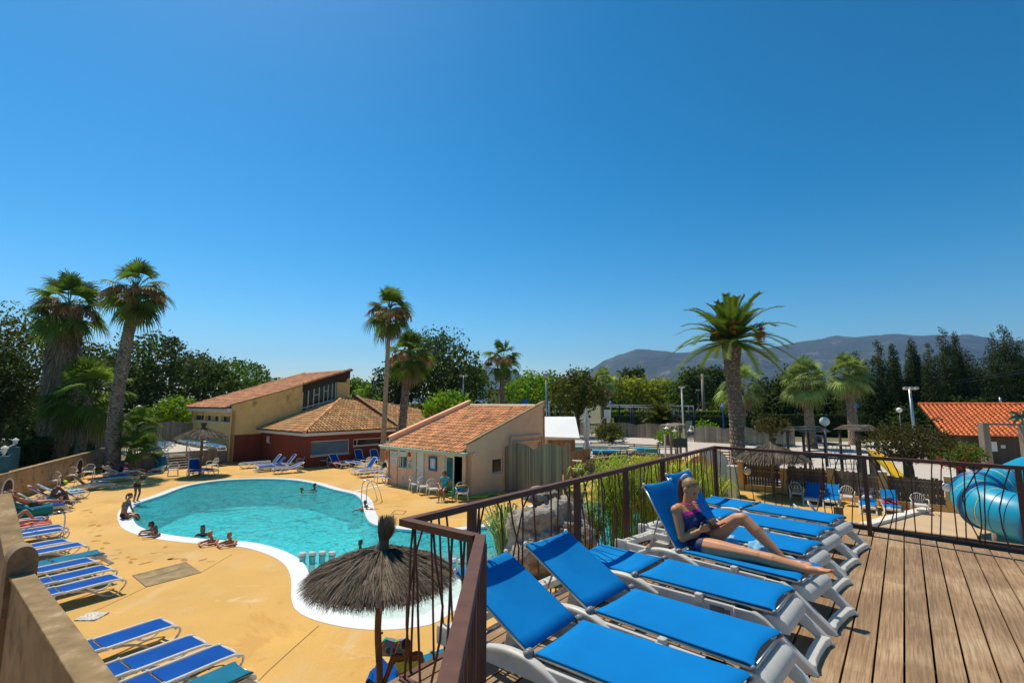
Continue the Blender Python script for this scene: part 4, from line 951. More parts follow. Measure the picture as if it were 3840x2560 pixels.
def window(W,par,q0,q1,z0,z1,name='window',glass='glass',mull=(),rec=-.10,fw=.05,frame='paint',sill=True):
    t=MB(); 
    for a,b,c,d in((q0,q0+fw,z0,z1),(q1-fw,q1,z0,z1),(q0+fw,q1-fw,z0,z0+fw),(q0+fw,q1-fw,z1-fw,z1)): W.box(t,a,b,c,d,rec-.03,rec+.03)
    for m in mull: W.box(t,m-fw*.4,m+fw*.4,z0+fw,z1-fw,rec-.028,rec+.028)
    w=t.build(name,MT[frame],par)
    g=MB(); W.box(g,q0+fw*.5,q1-fw*.5,z0+fw*.5,z1-fw*.5,rec-.012,rec-.002); g.build('pane',MT[glass],w)
    if sill: g=MB(); W.box(g,q0-.03,q1+.03,z0-.05,z0,rec,.04); g.build('sill',MT[frame],w)
    return w
def wall_holes(W,mb,L_,z0,z1f,holes,th,m=0):
    """wall slab in the frame of W with rectangular holes (q0,q1,z0,z1); z1f height function of q"""
    qs=sorted(set([0,L_]+[h[0] for h in holes]+[h[1] for h in holes]))
    for i in range(len(qs)-1):
        a,b=qs[i],qs[i+1]
        if b-a<1e-4: continue
        hs=sorted([(h[2],h[3]) for h in holes if h[0]<=a+1e-4 and h[1]>=b-1e-4]); z=z0
        segs=[]
        for h in hs: segs.append((z,h[0])); z=h[1]
        for lo,hi in segs:
            if hi-lo>.01: W.box(mb,a,b,lo,hi,-th,0,m)
        A_,B_=W.pt(a,0),W.pt(b,0)
        n=-W.n*th; za,zb=z1f(a),z1f(b)
        vs=[A_+Vector((0,0,z)),B_+Vector((0,0,z)),B_+n+Vector((0,0,z)),A_+n+Vector((0,0,z)),A_+Vector((0,0,za)),B_+Vector((0,0,zb)),B_+n+Vector((0,0,zb)),A_+n+Vector((0,0,za))]
        mb.add(vs,[(0,1,2,3),(4,5,6,7),(0,1,5,4),(1,2,6,5),(2,3,7,6),(3,0,4,7)],m)
# ---------- salmon pool house
fl_=P(1453,1812);fr_=P(1755,1867); fd=(fr_-fl_).normalized(); sd_=Vector((-fd.y,fd.x,0)); DPT=6.35; ZE=2.22; ZB=4.32; LF_=(fr_-fl_).length
hs=thing('pool_house','salmon rendered pool house with a sloping terracotta tile roof beside the pool','building',fl_)
W=Wall(fl_,fr_,fl_); hol=[]
def pxr(W,u0,v0,u1,v1):
    a=W.px(u0,v0);b=W.px(u1,v1);return (a[0],b[0],b[1],a[1])
wn=pxr(W,1497,1714,1525,1771); dr=(W.px(1562,1700)[0],W.px(1588,1700)[0],0.02,2.0); op=(W.px(1668,1760)[0],W.px(1733,1760)[0],.02,1.95)
wn=(wn[0],wn[1],1.0,1.72)
mb=MB(); wall_holes(W,mb,LF_,0,lambda q:ZE-.02,[wn,dr,op],.2); 
wf=mb.build('front_wall',MT['salmon'],hs)
slope=lambda t:ZE+(ZB-ZE)*t/DPT
bl_=fl_+sd_*DPT; br_=fr_+sd_*DPT
for nm,a,b in(('right_wall',fr_,br_),('left_wall',bl_,fl_)):
    m=MB(); W2=Wall(a,b,fl_); 
    if nm=='right_wall':
        w2=pxr(W2,1846,1712,1886,1780); hz=[(max(.2,w2[0]),w2[1],.95,1.75)]; f=lambda q:slope(q)+.36; e=0
        wall_holes(W2,m,DPT,0,f,hz,.2)
    else:
        hz=[]; f=lambda q:slope(DPT-q)+.42; wall_holes(W2,m,DPT,0,f,hz,.2)
    w_=m.build(nm,MT['salmon'],hs)
    m=MB(); L_=DPT; za,zb=f(0),f(L_)
    c0=W2.pt(-.12,za+.03,-.1);c1=W2.pt(L_+.05,zb+.03,-.1); m.bar(c0,c1,.27,.06); m.build('coping',MT['coping'] if nm=='right_wall' else MT['salmon'],w_)
    if hz: 
        h_=hz[0]; window(W2,hs,h_[0],h_[1],h_[2],h_[3],fw=.07,mull=[h_[0]+.06])
        lm=MB(); lm.ell(W2.pt(.35,2.1,.08),.09,.09,.09); lm.build('wall_lamp',MT['cream'],hs,True)
        pm=MB()
        for q0,q1,z in((3.1,5.9,2.75),(3.3,5.7,2.45)): pm.tube([W2.pt(q0,1.6,.12),W2.pt(q0,z,.12),W2.pt(q1,z,.12),W2.pt(q1,1.7,.12)],.07,8)
        pm.build('pipes',MT['salmon'],hs,True)
m=MB(); wallq(m,br_-fl_,bl_-fl_,0,ZB+.1,.2); m.build('back_wall',MT['salmon'],hs)
upv=(sd_*DPT+Vector((0,0,ZB-ZE))).normalized(); sl_len=math.hypot(DPT,ZB-ZE)
tiles('roof',MT['tile'],hs,fl_-upv*.42+Vector((0,0,ZE+.06)),fd,upv,[(-.25,0),(.24,.45),(.24,sl_len+.4),(LF_-.24,sl_len+.4),(LF_-.24,.45),(LF_+.05,0)],org=fl_)
m=MB(); ridge(m,W.pt(.3,ZB+.12,-DPT),W.pt(LF_-.2,ZB+.12,-DPT),.1); m.build('ridge_tiles',MT['cream'],hs)
m=MB(); W.box(m,-.3,LF_+.1,ZE-.20,ZE-.02,.25,.40); W.box(m,-.25,LF_+.05,ZE-.1,ZE-.04,0.005,.25); m.build('fascia',MT['mint'],hs,bevel=.02)
m=MB(); m.tube([W.pt(-.3,ZE-.05,.44),W.pt(LF_+.05,ZE-.08,.44)],.05,6); m.build('gutter',MT['mint'],hs,True)
# recessed pale bays, door, opening
m=MB(); W.box(m,W.px(1551,1700)[0],dr[0],0,2.05,.003,.03); m.build('door_frame',MT['cream'],hs); m=MB(); W.box(m,dr[1],W.px(1592,1700)[0],0,2.05,.003,.03); W.box(m,dr[0]-.01,dr[1],2.0,2.05,.003,.031); m.build('door_frame',MT['cream'],hs); m=MB()
W.box(m,W.px(1668,1720)[0]-.18,op[0],0,2.02,.003,.03); W.box(m,op[0]-.01,op[1],1.95,2.02,.003,.031); m.build('door_frame',MT['cream'],hs)
m=MB(); W.box(m,dr[0]+.01,dr[1]-.01,.02,1.99,-.06,-.02); d_=m.build('door',MT['paint'],hs)
m=MB(); q=dr[0]+.1; m.ell(W.pt(q,.98,.02),.03,.02,.03); m.build('handle',MT['grey'],d_)
mid=(op[0]+op[1])/2
m=MB(); q0,q1=op[0],mid
for a,b,c,e in((q0,q0+.09,0,1.94),(q1-.07,q1,0,1.94),(q0+.09,q1-.07,0.0,.12),(q0+.09,q1-.07,1.85,1.94)): W.box(m,a,b,c,e,-.08,-.03)
sd2=m.build('sliding_door',MT['paint'],hs); m=MB(); W.box(m,q0+.08,q1-.06,.1,1.88,-.06,-.05); m.build('pane',MT['glasst'],sd2)
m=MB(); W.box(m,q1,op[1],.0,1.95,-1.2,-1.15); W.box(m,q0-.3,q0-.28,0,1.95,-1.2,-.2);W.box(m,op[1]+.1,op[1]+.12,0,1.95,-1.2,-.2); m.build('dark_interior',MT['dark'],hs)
m=MB(); W.box(m,mid+.2,op[1]-.12,0,.85,-.9,-.5); m.build('cabinet',MT['grey'],hs,bevel=.02)
window(W,hs,wn[0],wn[1],wn[2],wn[3],fw=.06,glass='glasst',mull=[(wn[0]*2+wn[1])/3])
m=MB(); q,z=W.px(1511,1805); W.box(m,q-.13,q+.13,.28,.62,.003,.015); m.build('vent_grille',MT['paint'],hs); m=MB()
for i in range(6): W.box(m,q-.1,q+.1,.32+i*.045,.345+i*.045,.016,.02)
m.build('vent_slats',MT['grey'],hs)
m=MB(); W.box(m,W.px(1493,1700)[0]-.02,W.px(1493,1700)[0],0,1.5,.003,.025);W.box(m,.12,.14,0,2,.003,.02); m.build('wall_joint',MT['brownwood'],hs)
# signs on the front wall
def textmesh(name,s,size,W,q,z,out,mat,parent,xs=1.):
    cu=bpy.data.curves.new('t','FONT'); cu.body=s; cu.size=size; cu.align_x='CENTER'; cu.align_y='CENTER'; cu.space_line=.9
    o=bpy.data.objects.new('t',cu); COL.objects.link(o); bpy.context.view_layer.update()
    me=bpy.data.meshes.new_from_object(o.evaluated_get(bpy.context.evaluated_depsgraph_get())); bpy.data.objects.remove(o)
    for v in me.vertices:
        c=v.co.copy(); v.co=W.pt(q+c.x*xs,z+c.y,out)-(parent.location if parent.parent is None else Vector())
    me.materials.clear(); me.materials.append(mat); o=bpy.data.objects.new(name,me); COL.objects.link(o); o.parent=parent; return o
def sign(name,label,cat,W,u0,v0,u1,v1,mat,out=.012,fr=None,inner=None):
    a=W.px(u0,v0);b=W.px(u1,v1); q0,q1=a[0],b[0]; z1=(a[1]); z0=b[1]; t=thing(name,label,cat,W.pt((q0+q1)/2,(z0+z1)/2,0)+W.o)
    W3=Wall(W.a,W.b,t.location); m=MB(); W3.box(m,q0,q1,z0,z1,.002,out); m.build('board',mat,t); return t,W3,q0,q1,z0,z1
Wf=Wall(fl_,fr_,(0,0,0)); tx=M('print_grey',(.3,.32,.33),.7,.1,5); rdp=M('print_red',(.45,.05,.05),.7,.1,5); tlp=M('print_teal',(.03,.3,.33),.7,.1,5); nvp=M('print_navy',(.02,.07,.2),.7,.1,5)
t,w3,q0,q1,z0,z1=sign('notice_poster','large poster with red heading and teal figures at the pool house left end','sign',Wf,1465,1681,1495,1711,MT['paint'])
m=MB(); w3.box(m,q0+.05,q1-.05,z1-.12,z1-.05,.013,.015); m.build('heading_print',rdp,t); m=MB()
for i,(a,b) in enumerate(((.2,.5),(.5,.45),(.75,.4),(.3,.3),(.85,.28))): w3.box(m,q0+(q1-q0)*a-.05,q0+(q1-q0)*a+.06,z0+(z1-z0)*b,z0+(z1-z0)*b+.05,.013,.015)
m.build('figures_print',tlp,t); m=MB()
for i in range(3): w3.box(m,q0+.05,q1-.06,z0+.03+i*.03,z0+.042+i*.03,.013,.015)
m.build('lines_print',tx,t)
def sheetsign(label,box,lines,hdm=None,nm='notice_sheet'):
    t,w3,q0,q1,z0,z1=sign(nm,label,'sign',Wf,*box,MT['paint']); m=MB()
    for i in range(lines):
        z=z1-(z1-z0)*(.25+.68*i/lines); w3.box(m,q0+.05,q1-.05-rnd.uniform(0,.12),z-.008,z+.004,.013,.015)
    m.build('lines_print',tx,t)
    if hdm: m=MB(); w3.box(m,q0+.04,q1-.04,z1-.09,z1-.045,.013,.015); m.build('heading_print',hdm,t)
sheetsign('white notice sheet with a blue heading, above the small window of the pool house',(1499,1685,1524,1713),4,nvp)
sheetsign('plain white rules sheet below the red headed poster on the pool house',(1466,1713,1492,1744),8)
t,w3,q0,q1,z0,z1=sign('warning_sign','cream sign reading BALLON INTERDIT under a crossed out ball player, beside the small window','sign',Wf,1529,1727,1547,1761,MT['cream'])
w4=Wall(Wf.a,Wf.b,(0,0,0)); textmesh('lettering','BALLON\nINTERDIT',.115,w4,(q0+q1)/2,z0+.16,.016,nvp,t,.62)
m=MB(); yc=(z0+z1)/2+.12; m.bar(w3.pt(q0+.06,yc-.17,.016),w3.pt(q1-.06,yc+.2,.016),.006,.02,up=Wf.n); m.build('red_bar',rdp,t)
m=MB(); m.ell(w3.pt((q0+q1)/2,yc+.1,.014),.04,.006,.04); m.bar(w3.pt((q0+q1)/2,yc+.06,.014),w3.pt((q0+q1)/2+.03,yc-.06,.014),.01,.03,up=Wf.n); m.bar(w3.pt((q0+q1)/2+.03,yc-.06,.014),w3.pt((q0+q1)/2-.06,yc-.16,.014),.01,.02,up=Wf.n); m.build('figure_print',tx,t)
t,w3,q0,q1,z0,z1=sign('notice_board','blue framed glass notice board between the white door and the open doorway','notice board',Wf,1613,1713,1637,1762,MT['paint'],.03)
m=MB()
for a,b,c,e in((q0-.04,q0+.05,z0-.05,z1+.05),(q1-.05,q1+.04,z0-.05,z1+.05),(q0+.05,q1-.05,z0-.05,z0+.05),(q0+.05,q1-.05,z1-.05,z1+.05)): w3.box(m,a,b,c,e,.002,.08)
m.build('frame',M('board_blue',(.015,.12,.3),.5,.1,5),t); m=MB()
for i in range(7): w3.box(m,q0+.1,q1-.1,z0+.15+i*.09,z0+.165+i*.09,.031,.034)
m.build('lines_print',tx,t)
t=thing('alarm_beacon','small red alarm box above the BALLON INTERDIT sign','alarm',Wf.pt(Wf.px(1536,1716)[0],1.78,.0)); m=MB(); m.box((.03*Wf.n.x,.03*Wf.n.y,-.03),(.2,.06,.16),rz=Wf.an); m.build('box',MT['red'],t,bevel=.01); m=MB(); m.ell((.05*Wf.n.x,.05*Wf.n.y,.08),.05,.04,.05); m.build('light',rdp,t,True)
# lifebuoy on the left end of the house
Wl=Wall(bl_,fl_,(0,0,0)); c=fl_-fd*.12-sd_*-.25; c.z=1.62; t=thing('lifebuoy','orange lifebuoy hanging on the left end wall of the pool house','lifebuoy',c)
m=MB(); m.tube([Vector((0,0,0))+sd_*.36*math.cos(a)+Vector((0,0,.36*math.sin(a))) for a in [i*6.2832/20 for i in range(21)]],.075,8); m.build('ring',MT['orange'],t,True)
m=MB()
for k in range(4):
    a=k*math.pi/2+.7; p=sd_*.36*math.cos(a)+Vector((0,0,.36*math.sin(a))); m.tube([p-Vector((0,0,.001)),p+(sd_*-math.sin(a)+Vector((0,0,math.cos(a))))*.07],.08,8)
m.build('band',MT['white'],t,True)
# ---------- main building: ochre clerestory wing and low red hipped wing
g40=Vector((math.sin(R(40)),math.cos(R(40)),0)); g50=Vector((math.cos(R(40)),-math.sin(R(40)),0)) # g50 points right/near
C0=P(857,1734); C0.z=0; ob=C0.copy(); bd=thing('main_building','ochre and brick red building with rising tiled roof and low hipped wing','building',ob)
I_=C0+g40*2.35; R1=P(1145,1753); R1.z=0; L1=(R1-I_).length; i50=(R1-I_).normalized()
zr=lambda t:4.42+ (6.12-4.42)*t/5.7; top=10.2
WY=Wall(C0,C0+g40*12,ob)
m=MB(); wall_holes(WY,m,5.65,1.9+.2,zr,[],.25); wy=m.build('clerestory_wall',MT['ochre'],bd)
m=MB(); m.bar(WY.pt(-.1,zr(0)+.03,-.12),WY.pt(5.7,zr(5.7)+.03,-.12),.32,.07); m.build('coping',MT['coping'],wy)
m=MB(); wallq(m,C0-ob,I_-ob,0,2.1,.25); m.build('base_wall',MT['brick'],bd)
zt=lambda t:4.42+.32*t-.05
# window band under the raised roof
zb_=lambda q:V_low(q)
def zband(q): return 2.5+(4.92-2.5)*((C0+g40*q-R1).dot(g40))/6.3 if True else 0
m=MB(); W0=WY; q0,q1=5.65,9.0
for i,q in enumerate([5.68,6.2,6.7,7.2,7.65,8.05,8.45,8.8]):
    z0=max(4.05,zband(q)); z1=zt(q)-.65; W0.box(m,q-.03,q+.03,z0,z1,-.12,-.05)
m.bar(WY.pt(5.65,4.1,-.08),WY.pt(8.85,4.95,-.08),.1,.09); m.bar(WY.pt(5.65,zt(5.65)-.62,-.08),WY.pt(8.85,zt(8.85)-.62,-.08),.1,.07)
for a,b in((6.74,7.18),(7.68,8.02)):
    zc=(zband(a)+zt(a)-.65)/2+.25; m.bar(WY.pt(a,zc,-.07),WY.pt(b,zc+.08,-.07),.05,.06)
wd=m.build('window',MT['paint'],bd)
m=MB(); vs=[WY.pt(5.65,3.9,-.11),WY.pt(8.9,4.7,-.11),WY.pt(8.9,zt(8.9)-.6,-.11),WY.pt(5.65,zt(5.65)-.6,-.11)]; m.add(vs,[(0,1,2,3)]); m.build('pane',MT['glass'],wd)
m=MB(); vs=[WY.pt(5.6,zt(5.6)-.66,.01),WY.pt(top,zt(top)-.7,.01),WY.pt(top,zt(top)+.02,.01),WY.pt(5.6,zt(5.6)+.02,.01)]; m.add(vs+[v-WY.n*.12 for v in vs],[(0,1,2,3),(4,5,6,7),(0,1,5,4),(1,2,6,5),(2,3,7,6),(3,0,4,7)]); m.build('dark_boarding',M('dark_boarding',(.045,.032,.025),.8,.3,4,stretch=(1,1,.2)),bd)
m=MB(); WY.box(m,8.9,top-.1,3.5,zt(9)-.75,-.22,-.02); m.build('end_pier',MT['ochre'],bd)
# upper roof
wW=8.9; u40=(g40+Vector((0,0,.32))).normalized(); oo=C0-g50*wW-g40*.45+Vector((0,0,4.42-.32*.45-.1))
tiles('roof',MT['browntile'],bd,oo,g50,u40,[(-.3,0),(-.3,(top+.6)*1.05),(wW+.15,(top+.6)*1.05),(wW+.15,5.7*1.05+.5),(wW-.2,5.7*1.05+.4),(wW-.2,0)],org=ob,tw=.3,th=.46)
m=MB(); ridge(m,oo-ob-g50*.25+Vector((0,0,.08)),oo-ob-g50*.25+g40*(top+.6)+Vector((0,0,.32*(top+.6)+.08)),.12); m.build('verge_tiles',MT['tile'],bd); m=MB(); ridge(m,WY.pt(5.65,zt(5.65)+.12,.02),WY.pt(top+.1,zt(top)+.12,.02),.12); m.build('verge_tiles',MT['tile'],bd)
# front wall of the ochre wing with four small windows
WW=Wall(C0-g50*wW,C0,ob); ho=[]
for (u0,v0,u1,v1) in ((717,1556,763,1576),(766,1558,792,1579),(794,1560,820,1581),(825,1562,861,1586)):
    a=WW.px(u0+2,v0);b=WW.px(u1,v1); ho.append((max(.15,a[0]),min(wW-.12,b[0]),b[1]+.03,a[1]))
zl=min(h[2] for h in ho);zh=max(h[3] for h in ho); ho=[(h[0],h[1],3.05,3.55) for h in ho]
m=MB(); wall_holes(WW,m,wW,0,lambda q:3.98,ho,.3); m.build('wing_wall',MT['ochre'],bd)
for h in ho: window(WW,bd,h[0]+.02,h[1]-.02,h[2],h[3],rec=-.24,fw=.05,mull=[(h[0]+h[1])/2])
m=MB(); WW.box(m,-.3,wW-.05,3.86,4.16,.004,.34); m.build('wing_fascia',MT['paint'],bd)
m=MB(); wallq(m,C0-g50*wW-ob,C0-g50*wW+g40*(top+.4)-ob,0,3.9,-.3,z1b=7.0); wallq(m,C0+g40*(top)-ob,C0-g50*wW+g40*(top)-ob,0,7.2,.3); m.build('rear_walls',MT['ochre'],bd)
m=MB(); m.tube([WW.pt(wW+.06,.1,.06),WW.pt(wW+.06,4.0,.06)],.05,6); m.build('downpipe',MT['ochre'],bd)
# red wing
ZF=2.24; E2=R1+g40*18; WA=Wall(I_,R1,ob); WB=Wall(R1,E2,ob)
sw=WA.px(999,1627)[0]; m=MB(); ho=[(sw,sw+.75,1.45,1.95)]; wall_holes(WA,m,L1,0,lambda q:ZF+.15,ho,.25); m.build('left_brick_wall',MT['brick'],bd)
m=MB(); W_=WA; W_.box(m,sw+.03,sw+.3,1.47,1.93,-.2,-.02); m.build('shutter',MT['paint'],bd); window(WA,bd,sw+.3,sw+.73,1.46,1.94,rec=-.12,fw=.04)
b1=pxr(WB,1168,1644,1311,1690); b2=pxr(WB,1326,1637,1440,1655)
h1=(b1[0],b1[1],.75,1.82); h2=(b2[0],b2[1]+1.2,1.25,1.78)
m=MB(); wall_holes(WB,m,18,0,lambda q:ZF+.15,[h1,h2],.25); m.build('right_brick_wall',MT['brick'],bd)
window(WB,bd,*h1,rec=-.16,fw=.07,glass='glassb'); window(WB,bd,*h2,rec=-.08,fw=.06,mull=[h2[0]+.35,h2[0]+2.6,h2[0]+3.1])
m=MB(); q=WB.px(1425,1680)[0]; WB.box(m,q,q+.7,0,1.5,.003,.2); m.build('white_pilaster',MT['paint'],bd)
m=MB(); WA.box(m,-.2,L1+.3,ZF,ZF+.26,.05,.38); WB.box(m,-.38,18.2,ZF-.002,ZF+.262,.05,.38); m.build('fascia',MT['paint'],bd)
HP=R1+Vector((-.087,.996,0))*8.8; HP.z=4.92; HQ=HP+g40*2.1
def plane_tiles(name,mat,pts,e0,e1):
    ax=(e1-e0).normalized(); c=sum(pts,Vector())/len(pts); up=(c-e0)-ax*(c-e0).dot(ax); up.normalize(); pl=[((p-e0).dot(ax),(p-e0).dot(up)) for p in pts]
    return tiles(name,mat,bd,e0,ax,up,pl,org=ob,tw=.29,th=.44)
e_l=I_+WA.n*.45-i50*.2; e_c=R1+WA.n*.45+WB.n*.45; e_r=E2+WB.n*.45
for p in(e_l,e_c,e_r): p.z=ZF+.26
ul=I_+g40*6.8; ul.z=4.9
plane_tiles('hip_roof_left',MT['oldtile'],[e_l,e_c,HP,ul],e_l,e_c)
plane_tiles('hip_roof_right',MT['oldtile'],[e_c,e_r,HQ,HP],e_c,e_r)
bk=E2-g50*12; bk.z=2.5; m=MB(); m.add([x-ob for x in(e_r,bk,HQ,HP,ul)],[(0,1,2),(2,1,4,3)]); m.build('rear_roof',MT['tile'],bd)
m=MB()
ridge(m,e_c-ob+Vector((0,0,.06)),HP-ob+Vector((0,0,.06)),.13); ridge(m,HP-ob+Vector((0,0,.05)),HQ-ob+Vector((0,0,.05)),.12); ridge(m,HQ-ob+Vector((0,0,.05)),e_r-ob+Vector((0,0,.05)),.12); m.build('ridge_tiles',MT['tile'],bd)
# firewall parapet rising across the red wing roof
fwt=WB.px(1487,1603)[0]; m=MB(); a=WB.pt(fwt-.3,0,.5); upn=-WB.n
vs=[a+Vector((0,0,0)),a+Vector((0,0,ZF+.5)),a+upn*7.0+Vector((0,0,ZF+.55+7*.38)),a+upn*7.0]; th=WB.d*.3
m.add(vs+[v+th for v in vs],[(0,1,2,3),(4,5,6,7),(0,1,5,4),(1,2,6,5),(2,3,7,6),(3,0,4,7)]); m.build('parapet_wall',MT['brick'],bd)
m=MB(); m.bar(vs[1]+th/2+Vector((0,0,.03)),vs[2]+th/2+Vector((0,0,.03)),.34,.06); m.build('parapet_coping',MT['coping'],bd)
m=MB()
for (u,v) in((1188,1540),(1164,1552),(796,1519)): 
    pass
# ---------- raised sun platform with pickets, steps and its loungers
D1=C0-g40*.0; D2=C0-g40*6.3; PZ=1.09; pf=thing('sun_platform','raised pale platform clad in vertical dark pickets, left of the main building','platform',C0)
m=MB(); back=-g50*8.8; q=[Vector((0,0,0)),D2-C0,D2-C0+back,back]
vs=[p+Vector((0,0,PZ-.1)) for p in q]+[p+Vector((0,0,PZ)) for p in q]; m.add(vs,[(0,1,2,3),(4,5,6,7),(0,1,5,4),(1,2,6,5),(2,3,7,6),(3,0,4,7)]); m.build('floor_slab',MT['concrete'],pf)
m=MB(); fn=g50; s=.02
while s<6.3:
    p=-g40*s
    if 2.95<s<3.04: m.build('picket_cladding',MT['greywood'],pf); m=MB()
    if not(2.95<s<4.35): m.box(p+fn*.04+Vector((0,0,PZ/2)),(.085,.025,PZ+rnd.uniform(-.02,.04)),rz=R(50))
    s+=.1
m.build('picket_cladding',MT['greywood'],pf)
st=thing('platform_steps','metal framed open steps leading up to the raised platform','steps',C0-g40*3.65+g50*.1); m=MB(); k=g50
for i in range(6):
    zz_=PZ*(i+1)/7; m.box(k*(1.35-1.35*(i+1)/7)+Vector((0,0,zz_)),(1.25,.22,.035),rz=R(50))
m.build('treads',MT['concrete'],st)
for sgn in(-1,1):
    m=MB(); e=g40*.68*sgn; m.tube([e+k*1.35,e+Vector((0,0,PZ))],.03,6); m.tube([e+k*1.3+Vector((0,0,.05)),e+k*1.25+Vector((0,0,.9)),e+Vector((0,0,PZ+.9)),e+Vector((0,0,PZ))],.02,6)
    for i in range(1,6): m.tube([e+k*(1.3*(1-i/6))+Vector((0,0,PZ*i/6)),e+k*(1.3*(1-i/6))+Vector((0,0,.9+PZ*i/6))],.012,5)
    m.build('handrail',MT['steel'],st,True)
rl=thing('platform_railing','thin galvanised railing along the edge of the raised platform','railing',C0); m=MB()
for a,b in((0,2.9),(4.4,6.3)):
    for z in(.35,.65,.95): m.tube([-g40*a+Vector((0,0,PZ+z)),-g40*b+Vector((0,0,PZ+z))],.013,5)
    for s in(a+.02,(a+b)/2,b): m.tube([-g40*s+Vector((0,0,PZ)),-g40*s+Vector((0,0,PZ+.97))],.022,6)
m.build('rails_and_posts',MT['steel'],rl,True)
def pickets(name,label,pts,h,wav,mat,seed,z=0,step=.1,w=.088,cat='fence',group=None,per=2.2,post=None,top='convex'):
    """paling fence with a scalloped top, through pts"""
    t=thing(name,label,cat,(pts[0].x,pts[0].y,z),0,group); o=Vector((pts[0].x,pts[0].y,0)); m=MB(); rg=random.Random(seed)
    for i in range(len(pts)-1):
        a=pts[i]-o;b=pts[i+1]-o;a.z=b.z=0;d=b-a;L_=d.length;d.normalize();n=int(L_/step); an=math.atan2(d.y,d.x); npn=max(1,round(L_/per)); pl=L_/npn
        for k in range(n):
            s=(k+.5)*step; u=(s%pl)/pl; hh=h+wav*(math.sin(u*math.pi) if top=='convex' else -math.sin(u*math.pi))+rg.uniform(-.01,.01)
            m.box(a+d*s+Vector((0,0,hh/2)),(w,.022,hh),rz=an)
        nv=Vector((-d.y,d.x,0))*.03
        for zz_ in(.3,h*.55,h-.15): m.bar(a+nv+Vector((0,0,zz_)),b+nv+Vector((0,0,zz_)),.03,.07)
    m.build('pickets',MT[mat],t); return t
W5=C0-g50*8.75
pickets('picket_fence','dark scalloped picket fence behind the loungers on the raised platform',[W5,W5-g40*6.6],1.75,.22,'greywood',3,z=PZ-.1,per=3.2)
# salmon-yellow garden wall on the left with arched niches
wa=P(0,1780,1.4);wb=P(406,1677,1.4); wdr=(wb-wa).normalized(); wa2=wa-wdr*9; lw=thing('garden_wall','long ochre garden wall with white arched niches at the left of the pool deck','wall',(wa2.x,wa2.y,0)); 
m=MB(); o=Vector((wa2.x,wa2.y,0)); wallq(m,wa2-o,wb-o,0,1.34,.25); m.build('wall',MT['sand'],lw)
m=MB(); nn=Vector((-wdr.y,wdr.x,0)); m.bar(Vector((0,0,1.37))+nn*.12,wb-o-Vector((0,0,1.4))+nn*.12+Vector((0,0,1.37)),.32,.06); m.build('coping',MT['coping'],lw)
for (u,v) in((28,1820),(298,1740)):
    p=onp(u,v,wa,wb)-o; p.z=0; ar=[(-.55,0),(.55,0),(.55,.5)]+[(.55*math.cos(R(a)),.5+.48*math.sin(R(a))) for a in range(15,180,15)]+[(-.55,.5)]
    m=MB(); m.ext([(x*1.0,y) for x,y in ar],p-nn*.03+Vector((0,0,.18)),wdr,(0,0,1),nn*.029); f_=m.build('niche_frame',MT['paint'],lw)
    m=MB(); m.ext([(x*.76,y*.86+.04) for x,y in ar],p-nn*.036+Vector((0,0,.19)),wdr,(0,0,1),nn*.004); m.build('niche_panel',M('niche_boards',(.05,.032,.022),.9,.3,6),f_)
# stucco parapet with a round topped pier, close by on the left
pc0=P(460,2560,2.3);pn0=P(300,2560,2.3); dW=hd(-51.3)
A0=P(120,2145,2.3); A1=A0-dW*6; t=thing('stucco_parapet','rough stucco parapet with sandy coping and round topped pier, lower left corner','wall',(A1.x,A1.y,0)); o=Vector((A1.x,A1.y,0))
nW=Vector((-dW.y,dW.x,0)) # left of direction
m=MB(); wallq(m,Vector(),A0-o-Vector((0,0,2.3)),0,2.25,.2); m.build('wall',MT['parapet'],t)
m=MB(); m.bar(Vector((0,0,2.275))+nW*.1,A0-o-Vector((0,0,.025))+nW*.1,.25,.055); m.build('coping',MT['coping'],t,bevel=.012)
m=MB(); pr=[(-.2,-2.4),(-.2,.2)]+[(-.2*math.cos(R(a)),.2+.26*math.sin(R(a))) for a in range(15,180,15)]+[(.2,.2),(.2,-2.4)]
cp=A0-o+dW*.2+nW*.1; m.ext([(a*.8,b*.8) for a,b in pr],cp-dW*.17+Vector((0,0,.0)),nW,(0,0,1),dW*.34); autosmooth(m.build('pier',MT['parapet'],t),40)
m=MB(); e0=cp+dW*.2; e0.z=0; e1=e0+dW*2.6
vs=[e0,e1,e1+nW*.2,e0+nW*.2]; vs=[v-nW*.1 for v in vs]; m.add(vs+[vs[0]+Vector((0,0,2.3)),vs[1]+Vector((0,0,3.0)),vs[2]+Vector((0,0,3.0)),vs[3]+Vector((0,0,2.3))],[(0,1,2,3),(4,5,6,7),(0,1,5,4),(1,2,6,5),(2,3,7,6),(3,0,4,7)]); m.build('sloping_wall',MT['parapet'],t)
m=MB(); m.bar(e0+Vector((0,0,2.33)),e1+Vector((0,0,3.03)),.25,.055); m.build('sloping_coping',MT['coping'],t,bevel=.01)
# ---------- loungers and chairs, copied from one of each kind
PROTO={}
def place(kind,label,loc,phi,z=0,group=None,**kw):
    key=(kind,)+tuple(sorted(kw.items()))
    if key not in PROTO:
        o={'a':lounger_a,'b':lounger_b,'c':chair_m}[kind](**kw); kids(); PROTO[key]=o
    else: o=copytree(PROTO[key])
    o.location=(loc[0],loc[1],z); o.rotation_euler=(0,0,R(90-phi) if kind!='c' else R(-phi)); tag(o,label,None,group); return o
